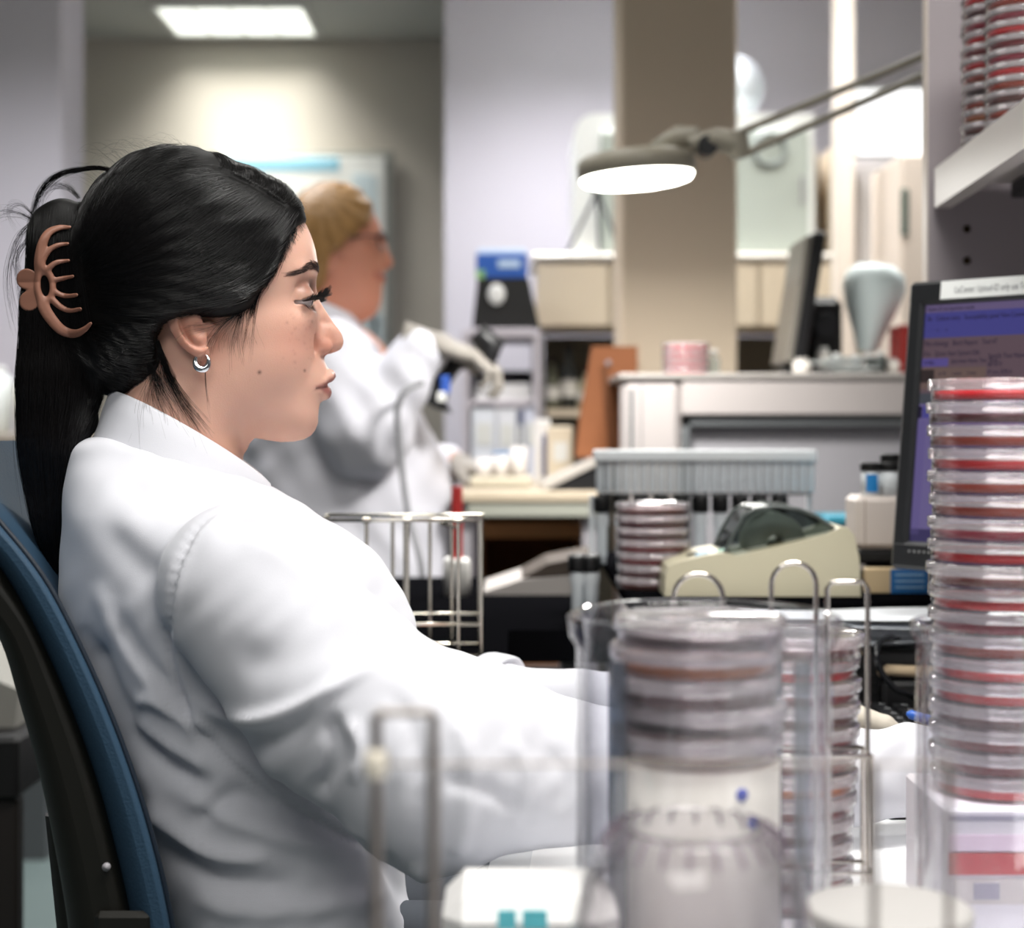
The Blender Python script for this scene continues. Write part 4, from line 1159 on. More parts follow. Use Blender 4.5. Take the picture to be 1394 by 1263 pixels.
for (x, y) in ((.255, -.27), (-.255, -.27), (.255, .27), (-.255, .27)):
    mb = MB(); mb.box((x, y, zb2 / 2), (.03, .03, zb2), .004); mb.build('leg', mat('dark_tube', '#26211f', rough=.4), t)
t.location.x = P(13, 0, 2.13)[0] - .255
q = thing('instrument_box', 'grey instrument with a sloping top on the black side table', 'instrument', (t.location.x + .08, 2.32, zt2))
mb = MB(); mb.prism([(-.17, 0), (.17, 0), (.175, .05), (.05, .105), (-.17, .115)], (0, -.15, 0), (1, 0, 0), (0, 0, 1), (0, 1, 0), .3); mb.build('housing', mat('instrument_grey', '#8b8983', rough=.5), q)
mb = MB(); mb.box((-.05, -.152, .06), (.12, .006, .03), .001); mb.build('display', mat('dark_grey'), q)

# the metal rack at the back with a black box on it
t = thing('storage_rack', 'grey metal storage rack against the lavender wall', 'shelf unit', (P(682, 0, 4.5)[0], 4.5, 0))
M_RACK = mat('rack_grey', '#8e8990', rough=.5)
def rk(px, py, d=4.3): return P(px, py, d) - Vector(t.location)
xa, xb = rk(628, 0)[0], rk(737, 0)[0]
for (x, nm) in ((xa + .01, 'side_panel'), (xb - .012, 'side_panel')):
    mb = MB(); h_ = P(0, 448, 4.3)[2]; mb.box((x, .03, h_ / 2), (.018, .42, h_), .002); mb.build(nm, mat('rack_light', '#b9b3ba', rough=.5), t)
for y in (446, 545, 652):
    z = P(0, y, 4.3)[2]; mb = MB(); mb.box(((xa + xb) / 2, .03, z - .012), (xb - xa - .042, .42, .024), .002); mb.build('shelf', mat('rack_light'), t)
mb = MB(); mb.box(((xa + xb) / 2, .232, .75), (xb - xa - .042, .01, 1.0)); mb.build('back_panel', mat('rack_dark', '#5b585f', rough=.6), t)
za = P(0, 446, 4.3)[2]
q = thing('black_file_box', 'black tapered file box on top of the grey storage rack', 'box', (P(690, 0, 4.36)[0], 4.42, za + .001))
s_ = 4.36 / F
mb = MB(); vs = [(-47 * s_, -.07, 0), (45 * s_, -.07, 0), (45 * s_, .12, 0), (-47 * s_, .12, 0), (-40 * s_, -.07, 68 * s_), (30 * s_, -.07, 68 * s_), (30 * s_, .12, 68 * s_), (-40 * s_, .12, 68 * s_)]
mb.add(vs, [(3, 2, 1, 0), (4, 5, 6, 7), (0, 1, 5, 4), (1, 2, 6, 5), (2, 3, 7, 6), (3, 0, 4, 7)]); mb.build('body', mat('black_card', '#141414', rough=.6), q)
mb = MB(); mb.lathe([(0, 0), (.026, 0), (.03, .003), (.026, .006), (0, .006)], 20, (-14 * s_, -.074, 46 * s_), Matrix.Rotation(PI / 2, 3, 'X') @ Matrix.Diagonal((.75, .95, .6))); mb.build('label', mat('label_white', '#dadad8', rough=.6), q)
q2 = thing('blue_glove_box', 'blue and white carton lying on the black file box', 'box', (P(683, 0, 4.36)[0], 4.42, za + .001 + 68 * s_))
mb = MB(); mb.box((0, .01, .034), (70 * s_, .14, .066), .003); mb.build('carton', mat('carton_blue', '#2b58a8', rough=.5), q2)
mb = MB(); mb.box((0, .01, .074), (66 * s_, .13, .014), .002); mb.box((10 * s_, -.0605, .040), (30 * s_, .003, .02)); mb.build('printed_panel', mat('carton_print', '#b9cfe6', rough=.5), q2)
mb = MB(); mb.box((-29 * s_, -.0605, .012), (12 * s_, .003, .022)); mb.build('sticker', mat('sticker_green', '#7fae6a', rough=.5), q2)
# papers and binders on its shelves
zs = P(0, 545, 4.3)[2]
for k in range(6):
    q = thing('paper_ream', 'white paper pile layer on the middle shelf of the grey rack', 'paper', (P(686 + (k % 3), 0, 4.38)[0], 4.44, zs + .0075 * k), rz=.03 * (-1) ** k, group='paper pile on the rack')
    mb = MB(); mb.box((0, 0, .0036), (.155 - .003 * k, .21, .007), .001); mb.build('sheets', mat('paper_white', '#e4e3e4', rough=.8), q)
zs = P(0, 652, 4.3)[2]
bx = 642
for k, (wd, c_, h_, lb) in enumerate(((34, '#dfe2ea', .2, 'widest white binder standing at the near end of the lower rack shelf'), (28, '#e2e3e9', .195, 'white binder next to the widest binder on the rack'), (9, '#5e6580', .19, 'narrow slate blue binder between white binders on the rack'), (17, '#d3d6e6', .2, 'pale lilac binder on the lower rack shelf'))):
    w = wd / F * 4.35; q = thing('ring_binder', lb, 'binder', (P(bx + wd / 2, 0, 4.35)[0], 4.42, zs))
    mb = MB(); mb.box((0, 0, h_ / 2), (w * .95, .2, h_), .002); mb.build('cover', mat('binder%d' % k, c_, rough=.5), q)
    mb = MB(); mb.box((0, -.101, h_ * .6), (w * .6, .002, h_ * .3)); mb.build('spine_label', M_WHITEM, q)
    bx += wd

# beige base cabinet with instruments on top of it (its top is above eye level)
t = thing('wall_cupboard', 'long beige cupboard with a white top, running behind the column', 'cupboard', (P(930, 0, 4.6)[0], 4.85, 0))
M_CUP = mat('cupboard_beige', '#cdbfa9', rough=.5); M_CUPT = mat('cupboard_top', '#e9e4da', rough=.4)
zt3, zb3 = P(0, 352, 4.6)[2], P(0, 446, 4.6)[2]; xa, xb = P(728, 0, 4.6)[0] - t.location.x, P(1135, 0, 4.6)[0] - t.location.x
for k in range(4):
    w = (xb - xa) / 4; mb = MB(); mb.box((xa + w * (k + .5), -.238, (zt3 + zb3) / 2 - .006), (w - .006, .02, zt3 - zb3 - .02), .004); mb.build('door', M_CUP, t)
mb = MB(); mb.box(((xa + xb) / 2, .02, (zt3 + zb3) / 2), (xb - xa - .02, .49, zt3 - zb3 - .012), .004); mb.build('carcass', M_CUP, t)
mb = MB(); mb.box(((xa + xb) / 2, 0, zt3 + .006), (xb - xa + .02, .52, .02), .008); mb.build('top', M_CUPT, t)
for x in (xa + .012, xb - .012, (xa + xb) / 2):
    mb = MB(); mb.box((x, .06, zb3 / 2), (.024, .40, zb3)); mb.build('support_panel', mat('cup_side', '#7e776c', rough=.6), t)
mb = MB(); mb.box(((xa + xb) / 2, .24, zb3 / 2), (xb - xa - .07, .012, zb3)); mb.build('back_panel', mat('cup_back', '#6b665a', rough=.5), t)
mb = MB(); zz = P(0, 556, 4.6)[2]; mb.box(((xa + xb) / 2, .0, zz - .012), (xb - xa - .07, .46, .02)); mb.build('shelf', M_CUP, t)
for k, (px, h_, r_, c_, lb) in enumerate(((752, .15, .022, '#6f7364', 'olive tinted glass bottle under the beige cupboard'), (775, .19, .026, '#34393a', 'dark tall bottle under the beige cupboard'), (800, .12, .03, '#b7b39b', 'pale squat bottle under the beige cupboard beside the brown board'))):
    q = thing('reagent_bottle', lb, 'bottle', (P(px, 0, 4.7)[0], 4.74, zz - .002))
    mb = MB(); mb.lathe([(0, 0), (r_, 0), (r_, h_ * .6), (r_ * .4, h_ * .78), (r_ * .4, h_ * .9)], 20); mb.build('glass', mat('bottle%d' % k, c_, rough=.15), q)
    mb = MB(); mb.lathe([(0, h_), (r_ * .5, h_), (r_ * .5, h_ * .88), (0, h_ * .88)], 16); mb.build('cap', mat('black_card'), q)
    mb = MB(); mb.lathe([(r_ * 1.01, h_ * .2), (r_ * 1.01, h_ * .45)], 20); mb.build('label', M_WHITEM, q)

ztop = zt3 + .016
t = thing('laboratory_analyser', 'large white analyser with grey green doors on the beige cupboard, behind the column', 'instrument', (P(945, 0, 4.66)[0], 4.9, ztop))
xa, xb = P(782, 0, 4.66)[0] - t.location.x, P(1108, 0, 4.66)[0] - t.location.x; H = P(0, 154, 4.66)[2] - ztop
M_INS = mat('instrument_white', '#e9ebe8', rough=.35); M_DOOR = mat('instrument_green', '#b0b8b0', rough=.35)
mb = MB(); r_ = .06; pts = [(xa, 0)] + [(xa + r_ - r_ * math.cos(a), H - r_ + r_ * math.sin(a)) for a in np.linspace(0, PI / 2, 8)] + [(xb, H), (xb, 0)]
mb.prism(pts, (0, -.24, 0), (1, 0, 0), (0, 0, 1), (0, 1, 0), .4); mb.build('housing', M_INS, t)
for (a, b_) in ((818, 905), (909, 995), (999, 1100)):
    u0, u1 = P(a, 0, 4.66)[0] - t.location.x, P(b_, 0, 4.66)[0] - t.location.x
    mb = MB(); mb.box(((u0 + u1) / 2, -.248, (H - .045) / 2), (u1 - u0, .02, H - .06), .004); d_ = mb.build('door', M_DOOR, t)
    mb = MB(); mb.box((u1 - .02, -.262, H * .45), (.008, .012, .08), .002); mb.build('door_handle', M_GREYM, d_)
mb = MB(); rg = [(math.cos(a) * .045, 0, math.sin(a) * .045) for a in np.linspace(0, 2 * PI, 24, endpoint=False)]
q = P(1046, 205, 4.66) - Vector(t.location); mb.tube([Vector(p) + Vector((q[0], -.27, q[2])) for p in rg], .008, 6, closed=True); mb.build('ring_knob', mat('knob_grey', '#8d9490', rough=.4), t)
q = thing('round_fan', 'round grey fan or clock standing on top of the white analyser', 'fan', (P(1005, 0, 4.7)[0], 4.86, ztop + H))
R_ = .098
mb = MB(); mb.lathe([(0, -.03), (R_ * .9, -.03), (R_, -.02), (R_, .02), (R_ * .9, .03), (0, .03)], 36, (0, 0, R_ + .012), Matrix.Rotation(PI / 2, 3, 'X')); mb.build('casing', mat('fan_grey', '#9da1a4', rough=.4), q)
mb = MB(); mb.lathe([(0, .031), (R_ * .72, .031), (R_ * .72, .034), (0, .034)], 36, (0, 0, R_ + .012), Matrix.Rotation(PI / 2, 3, 'X')); mb.build('face', mat('fan_face', '#b7bbbd', rough=.4), q)
mb = MB(); mb.box((0, 0, .01), (.1, .06, .02), .004); mb.build('foot', mat('fan_grey'), q)
q = thing('tripod', 'small black tripod standing in front of the white analyser', 'tripod', (P(813, 0, 4.59)[0], 4.59, ztop))
H2 = P(0, 262, 4.62)[2] - ztop
mb = MB(); mb.box((0, 0, H2), (.02, .02, .03), .003); mb.build('head', mat('black_card'), q)
for (x, y) in ((-.082, .0), (.065, -.012), (.01, .022)):
    mb = MB(); mb.tube([(0, 0, H2), (x, y, .004)], .0055, 6); mb.build('leg', mat('tripod_metal', '#34363c', rough=.4), q)

# right background: white post, lit panel, tall cream locker
t = thing('support_post', 'cream square post from floor to ceiling at the right', 'post', (P(1153, 0, 4.25)[0], 4.3, 0))
mb = MB(); mb.box((0, 0, CEIL / 2), (27 / F * 4.25, .05, CEIL - .002), .004); mb.build('shaft', mat('post_cream', '#ddd3c8', rough=.5), t)
mb = MB(); mb.box((0, 0, .01), (.09, .09, .02), .003); mb.build('base_plate', mat('post_cream'), t)
t = thing('light_box', 'bright white viewing light box on the wall right of the cream post', 'light box', loc_of(1235, 166, 5.44))
mb = MB(); px_box(mb, t, 1162, 118, 1320, 214, 5.43, .075, .004); mb.build('casing', M_WHITEM, t)
mb = MB(); px_box(mb, t, 1166, 122, 1316, 210, 5.426, .006, .0); mb.build('lit_panel', mat('lit_panel', '#ffffff', emit='#fdfeff', estr=1.1), t)
t = thing('tall_locker', 'tall pale locker beneath the bright light box', 'locker', (P(1198, 0, 5.0)[0], 5.2, 0))
xa, xb = P(1166, 0, 5.0)[0] - t.location.x, P(1320, 0, 5.0)[0] - t.location.x; H = P(0, 212, 5.0)[2]
mb = MB(); mb.box(((xa + xb) / 2, .03, H / 2), (xb - xa, .36, H), .006); mb.build('body', mat('locker_pale', '#d9d3d3', rough=.5), t)
mb = MB(); mb.box(((xa + xb) / 2 , -.158, H / 2), (xb - xa - .03, .014, H - .05), .004); mb.build('door', mat('locker_door', '#ddd6d3', rough=.5), t)
t = thing('cream_locker', 'cream steel locker with a dark slot handle, nearest the grey shelf unit', 'locker', (P(1262, 0, 4.0)[0], 4.18, 0))
xa, xb = P(1228, 0, 4.0)[0] - t.location.x, P(1400, 0, 4.0)[0] - t.location.x; H = P(0, 208, 4.0)[2]
mb = MB(); mb.box(((xa + xb) / 2, 0, H / 2), (xb - xa, .34, H), .006); mb.build('body', mat('locker_cream', '#d6c9bd', rough=.5), t)
mb = MB(); z = P(0, 288, 4.0)[2]; mb.box((xa + .008, -.172, z), (.02, .006, .115), .002); mb.build('handle', mat('slot_green', '#5f6a62', rough=.5), t)
t = thing('cream_cabinet', 'narrow cream cabinet with a dark vertical gap beside the white analyser', 'cabinet', (P(1140, 0, 4.75)[0], 4.95, 0))
xa, xb = P(1104, 0, 4.75)[0] - t.location.x, P(1176, 0, 4.75)[0] - t.location.x; H = P(0, 190, 4.75)[2]
xm0, xm1 = P(1124, 0, 4.75)[0] - t.location.x, P(1143, 0, 4.75)[0] - t.location.x
M_CC = mat('cabinet_cream', '#dccdb6', rough=.5)
z0 = P(0, 352, 4.6)[2] + .02
mb = MB(); mb.box(((xa + xm0) / 2 + .02, .05, H / 2), (xm0 - xa - .04, .2, H)); mb.build('side_panel', M_CC, t)
mb = MB(); mb.box(((xm1 + xb) / 2, .05, H / 2), (xb - xm1, .2, H)); mb.build('door', M_CC, t)
mb = MB(); mb.box(((xm0 + xm1) / 2, .13, H / 2), (xm1 - xm0, .02, H)); mb.build('dark_interior', mat('gap_brown', '#5a5048', rough=.7), t)

# on the partition counter
PT = PZ + .001
t = thing('flat_monitor', 'thin black computer monitor seen edge-on above the partition', 'monitor', (P(1078, 0, 3.2)[0], 3.2, PT))
M_BLK = mat('black_plastic', '#131315', rough=.4)
Hm = P(0, 322, 3.2)[2] - PT; lean = Matrix.Rotation(math.radians(9), 3, 'Y')
mb = MB(); mb.box((.018, 0, Hm / 2 + .008), (.024, .20, Hm - .012), .006, lean); mb.build('housing', M_BLK, t)
mb = MB(); mb.box((-.001, 0, Hm / 2 + .008), (.012, .19, Hm - .03), .002, lean); mb.build('screen', mat('monitor_front', '#77736c', rough=.3), t)
mb = MB(); mb.box((.02, 0, .006), (.1, .16, .012), .004); mb.build('foot', M_BLK, t)
t = thing('small_speaker', 'black desktop speaker behind the thin monitor', 'speaker', (P(1119, 0, 3.27)[0], 3.27, PT))
mb = MB(); mb.box((0, 0, .085), (.07, .08, .15), .014); mb.build('cabinet', M_BLK, t)
mb = MB(); mb.lathe([(0, 0), (.026, 0), (.028, .003), (.02, .006), (0, .002)], 24, (0, -.041, .1), Matrix.Rotation(PI / 2, 3, 'X')); mb.build('driver', mat('dark_grey'), t)
mb = MB(); mb.box((0, -.0, .006), (.04, .05, .012), .003); mb.build('foot', M_BLK, t)
t = thing('desk_lamp', 'pale translucent hooded desk lamp on the partition counter', 'lamp', (P(1168, 0, 3.28)[0], 3.26, PT))
s_ = 3.26 / F
mb = MB(); mb.lathe([(0, 0), (.035, 0), (.035, .008), (.012, .014), (0, .014)], 24); mb.build('base', mat('lamp_grey', '#9aa09a', rough=.4), t)
mb = MB(); mb.tube([(0, 0, .01), (0, 0, .05), (.004, 0, .1), (.03, 0, .15)], .005, 8); mb.build('stem', mat('lamp_cream', '#d4cfae', rough=.4), t)
mb = MB(); mb.lathe([(.016, 0), (.026, .03), (.044, .075), (.052, .105), (.047, .128), (.03, .142), (0, .146), (0, .143), (.028, .139), (.044, .126), (.048, .105), (.040, .075), (.022, .03), (.013, 0)], 32, (.014, 0, .052), Matrix.Rotation(math.radians(6), 3, 'Y') @ Matrix.Scale(1.22, 3)); mb.build('hood', mat('lamp_hood', '#dfecec', rough=.4), t)
t = thing('red_box_file', 'dark red box file standing at the end of the partition counter', 'box file', (P(1232, 0, 3.24)[0], 3.22, PT))
mb = MB(); mb.box((0, 0, .05), (.05, .1, .1), .002); mb.build('cover', mat('dark_red', '#8e2420', rough=.5), t)
mb = MB(); mb.box((0, -.051, .06), (.02, .002, .04)); mb.build('label', mat('label_rose', '#cfa7a0', rough=.5), t)
r = np.random.default_rng(4)
names = [('white_spray_bottle', '#e3dfd8', .055, .014, 'short white bottle'), ('glass_vial', '#a9b2b4', .04, .010, 'small grey glass vial'), ('dark_vial', '#3c4240', .045, .011, 'small dark vial'), ('white_tub', '#e8e2da', .032, .018, 'little white tub')]
for k, (px, dd, nm) in enumerate(((1092, 3.1, 3), (1121, 3.16, 0), (1139, 3.08, 1), (1166, 3.14, 1), (1185, 3.2, 2), (1199, 3.1, 2), (1212, 3.12, 3))):
    n_, c_, h_, r_, lb = names[nm]
    where = ['in front of the thin monitor', 'below the hooded desk lamp', 'just behind the chrome coil beside the desk lamp', 'in the middle of the partition counter', 'next to the red box file, behind its neighbour', 'closest to the red box file', 'in front of the red box file'][k]
    q = thing(n_, lb + ' ' + where, 'container', (P(px, 0, dd)[0], dd, PT))
    mb = MB(); mb.lathe([(0, 0), (r_, 0), (r_, h_ * .75), (r_ * .6, h_ * .85)], 18); mb.build('body', mat(n_, c_, rough=.3), q)
    mb = MB(); mb.lathe([(0, h_), (r_ * .66, h_), (r_ * .66, h_ * .83), (0, h_ * .83)], 18); mb.build('cap', M_WHITEM if nm != 3 else mat('lid_grey', '#b8b4ae'), q)
t = thing('coiled_cable', 'coil of grey cable lying on the partition counter', 'cable', (P(1150, 0, 3.06)[0], 3.05, PT))
mb = MB(); pts = [(.045 * math.cos(a) + .02 * math.sin(a * .31), .02 * math.sin(a), .004 + .0022 * a * .5) for a in np.linspace(0, 26, 150)]; mb.tube(pts, .0025, 6); mb.build('coil', mat('cable_grey', '#8a8e8c', rough=.4), t)

# magnifier lamp on its jointed arm
t = thing('magnifier_lamp', 'ring magnifier lamp on a jointed arm, switched on, in front of the column', 'lamp', P(866, 228, 2.7))
O = Vector(t.location); M_LAMP = mat('lamp_taupe', '#8f897b', rough=.45); tilt = Matrix.Rotation(math.radians(-4), 3, 'Y')
Rr = .098
mb = MB(); mb.lathe([(.055, .016), (.06, .021), (Rr - .012, .021), (Rr - .003, .015), (Rr, .006), (Rr, -.014), (Rr - .004, -.016), (Rr - .007, -.012), (.062, -.012), (.056, -.01), (.055, .016)], 56, (0, 0, 0), tilt); mb.build('ring_housing', M_LAMP, t)
mb = MB(); mb.lathe([(.058, -.016), (.064, -.023), (.078, -.027), (.090, -.023), (Rr - .004, -.015)], 56, (0, 0, 0), tilt); mb.build('ring_tube', mat('ring_glow', '#ffffff', emit='#fffef4', estr=14), t)
mb = MB(); mb.lathe([(0, .006), (.03, .004), (.055, 0), (.03, -.004), (0, -.006)], 32, (0, 0, 0), tilt); mb.build('lens', clear('lens_glass', '#f4fbf8', .02), t)
mb = MB(); a0 = P(905, 210, 2.7) - O; a1 = P(1000, 196, 2.66) - O
mb.tube([(.05, 0, .018), P(900, 205, 2.69) - O, P(925, 187, 2.68) - O, P(950, 186, 2.67) - O], [.02, .022, .02, .016], 12); mb.build('yoke', M_LAMP, t)
mb = MB(); q = P(962, 200, 2.665) - O; mb.tube([q - Vector((0, .02, 0)), q + Vector((0, .02, 0))], .017, 16); mb.build('tilt_knob', M_BLK, t)
mb = MB(); mb.tube([P(940, 196, 2.67) - O, P(975, 190, 2.66) - O, P(1006, 196, 2.65) - O], [.016, .019, .02], 12); mb.tube([P(1002, 180, 2.65) - O, P(1008, 214, 2.65) - O], .018, 12); mb.build('elbow_joint', M_LAMP, t)
for (y0, y1, nm) in ((180, 62, 'arm_rod'), (212, 88, 'arm_rod')):
    mb = MB(); mb.tube([P(1008, y0, 2.65) - O, P(1290, y1, 2.5) - O], .0062, 10); mb.build(nm, M_LAMP, t)
mb = MB(); mb.tube([P(1290, 50, 2.5) - O, P(1290, 110, 2.5) - O], .02, 12); mb.build('upper_joint', M_LAMP, t)
mb = MB(); mb.tube([P(1290, 70, 2.5) - O, P(1330, 300, 2.5) - O, Vector((P(1330, 0, 2.5)[0], 2.5, .02)) - O], .012, 10); mb.build('lower_arm', M_LAMP, t)
mb = MB(); q = Vector((P(1330, 0, 2.5)[0], 2.5, .02)) - O; mb.tube([q, q + Vector((0, 0, .05))], .03, 16); mb.box(q - Vector((0, 0, .009)), (.3, .3, .02), .004); mb.build('floor_base', M_LAMP, t)
l = bpy.data.lights.new('ring_lamp', 'AREA'); l.shape = 'DISK'; l.size = .17; l.energy = 9.0; l.color = (1, .98, .94); l.spread = math.radians(170)
lo_ = bpy.data.objects.new('ring_lamp', l); COL.objects.link(lo_); lo_.parent = t; lo_.location = (0, 0, -.032)

# writing table in the middle distance with things on it
TZ = CZ - .132
t = thing('lab_table', 'beige edged table in the middle distance carrying a tray and a leaning binder', 'table', (P(715, 0, 3.4)[0], 3.5, 0))
xa, xb = P(617, 0, 3.1)[0] - t.location.x, P(818, 0, 3.1)[0] - t.location.x
mb = MB(); mb.box(((xa + xb) / 2, -.05, TZ - .011), (xb - xa, .7, .022), .004); mb.build('tabletop', mat('table_beige', '#b8aa95', rough=.45), t)
mb = MB(); mb.box(((xa + xb) / 2 + .012, -.385, TZ - .036), (xb - xa - .03, .02, .026), .002); mb.build('rail', mat('rail_grey', '#9c9d92', rough=.5), t)
for (x, y) in ((xa + .02, -.36), (xb - .02, -.36), (xa + .02, .26), (xb - .02, .26)):
    mb = MB(); mb.box((x, y, (TZ - .023) / 2), (.028, .028, TZ - .023)); mb.build('leg', M_GREYM, t)
t = thing('cup_tray', 'beige tray of small white cups on the beige edged table', 'tray', (P(682, 0, 3.3)[0], 3.36, TZ))
mb = MB(); mb.box((0, 0, .012), (.125, .2, .022), .004); mb.build('tray', mat('tray_beige', '#c9c1ae', rough=.5), t)
for k, (x, y) in enumerate([(-.035, -.06), (.0, -.06), (.035, -.06), (-.03, -.01), (.01, -.01), (.04, .0), (-.035, .05), (.0, .05), (.036, .05)]):
    q = thing('sample_cup', 'small white sample cup standing in the beige tray', 'cup', (t.location.x + x, t.location.y + y, TZ + .023), group='sample cups in the beige tray')
    mb = MB(); h_ = .034 + .012 * (k % 3); mb.lathe([(0, 0), (.013, 0), (.016, h_), (.0145, h_), (.012, .002), (0, .002)], 18); mb.build('cup', mat('cup_white', '#e8e2df', rough=.5), q)
    if k % 3 == 1:
        mb = MB(); mb.lathe([(0, h_ + .003), (.017, h_ + .003), (.017, h_ - .002)], 18); mb.build('lid', mat('blue_cap', '#5d7fa6', rough=.5), q)
t = thing('open_folder', 'grey document folder leaning open on the beige edged table', 'folder', (P(785, 0, 3.2)[0], 3.2, TZ))
mb = MB(); mb.prism([(-.065, .0), (.07, .066), (.066, .076), (-.07, .012)], (0, -.05, 0), (1, 0, 0), (0, 0, 1), (0, 1, 0), .2); mb.build('cover', mat('folder_grey', '#b5afa8', rough=.5), t)
mb = MB(); mb.prism([(-.06, .0), (.066, 0), (.066, .060)], (0, -.045, 0), (1, 0, 0), (0, 0, 1), (0, 1, 0), .19); mb.build('stand', M_BLK, t)
t = thing('brown_board', 'brown hardboard sheet leaning against the beige column', 'board', (P(815, 0, 3.32)[0], 3.32, TZ))
poly = [(783, 622), (790, 560), (806, 471), (868, 471), (868, 622)]
mb = MB(); poly_at(mb, t, poly, 3.32, .012); mb.build('sheet', mat('hardboard', '#935a36', rough=.7, noise_amt=.1, noise_scale=30), t)
mb = MB(); poly_at(mb, t, [(818, 500), (826, 500), (838, 610), (828, 610)], 3.312, .006); mb.build('strap', mat('hardboard_dark', '#6e4020', rough=.7), t)
mb = MB(); q = P(828, 494, 3.31) - Vector(t.location); mb.lathe([(0, 0), (.006, 0), (.006, .003), (0, .003)], 12, q, Matrix.Rotation(PI / 2, 3, 'X')); mb.build('rivet', M_GREYM, t)
h_ = P(0, 622, 3.32)[2] - TZ
for o_ in [t]: o_.location.z = TZ; 
for c in t.children: 
    for v in c.data.vertices: v.co.z = max(v.co.z, 0)
t = thing('beige_folder', 'pale beige file box beside the brown hardboard sheet', 'box file', (P(762, 0, 3.5)[0], 3.52, TZ))
mb = MB(); mb.box((0, 0, .062), (.052, .16, .124), .003); mb.build('box', mat('beige_card', '#d3c6b0', rough=.6), t)
mb = MB(); mb.box((0, -.0805, .07), (.03, .002, .04)); mb.build('label', M_WHITEM, t)
t = thing('white_notebook', 'white and violet notebook standing behind the sample cups', 'notebook', (P(738, 0, 3.6)[0], 3.62, TZ))
mb = MB(); mb.box((0, 0, .07), (.034, .15, .14), .002); mb.build('cover', mat('paper_white'), t)
mb = MB(); mb.box((.004, -.0755, .06), (.010, .002, .09)); mb.build('spine_band', mat('slate_blue', '#6a6f96', rough=.5), t)
# below the table
t = thing('cardboard_box', 'open brown cardboard box on the floor stand beneath the table', 'box', (P(722, 0, 3.2)[0], 3.45, 0))
xa, xb = P(655, 0, 3.2)[0] - t.location.x, P(792, 0, 3.2)[0] - t.location.x; z1 = P(0, 698, 3.2)[2]; z0 = P(0, 800, 3.2)[2]
M_CARD = mat('cardboard', '#a9764a', rough=.8, noise_amt=.06); zm = P(0, 732, 3.2)[2]
mb = MB(); mb.box(((xa + xb) / 2, -.24, (z1 + zm) / 2 - .01), (xb - xa, .006, z1 - zm - .02)); mb.build('front_flap', M_CARD, t)
mb = MB()
for x in (xa, xb): mb.box((x, 0, (z1 - .02 + .62) / 2), (.006, .48, z1 - .02 - .62))
mb.box(((xa + xb) / 2, .24, (z1 - .02 + .62) / 2), (xb - xa, .006, z1 - .02 - .62)); mb.box(((xa + xb) / 2, 0, .623), (xb - xa, .48, .006))
mb.build('carton', mat('cardboard_dark', '#6d4526', rough=.85), t)
mb = MB(); mb.box(((xa + xb) / 2, 0, .31), (xb - xa + .04, .5, .62), .004); mb.build('pedestal', mat('dark_grey'), t)
t = thing('document_tray', 'grey sloping document tray on the black return bench', 'tray', (P(735, 0, 2.5)[0], 2.5, RZ))
mb = MB(); mb.prism([(-.085, 0), (.085, 0), (.085, .03), (-.03, .022), (-.085, .004)], (0, -.1, 0), (1, 0, 0), (0, 0, 1), (0, 1, 0), .2); mb.build('tray', mat('tray_grey', '#a39d99', rough=.5), t)
mb = MB(); mb.prism([(-.028, .024), (.082, .032), (.078, .058), (.01, .045)], (0, -.09, 0), (1, 0, 0), (0, 0, 1), (0, 1, 0), .18); mb.build('paper_cover', mat('dark_brown', '#3a3028', rough=.6), t)
t = thing('marker_pen', 'red marker pen standing upright beside the colleague', 'pen', (P(622, 0, 2.4)[0], 2.4, RZ))
mb = MB(); mb.tube([(0, 0, .03), (0, 0, .16)], .0085, 14); mb.build('barrel', mat('red_plastic', '#c33a38', rough=.35), t)
mb = MB(); mb.lathe([(0, 0), (.02, 0), (.02, .05), (.017, .055), (.017, .03), (0, .03)], 18); mb.build('holder', mat('holder_white', '#d6d4d0', rough=.3), t)
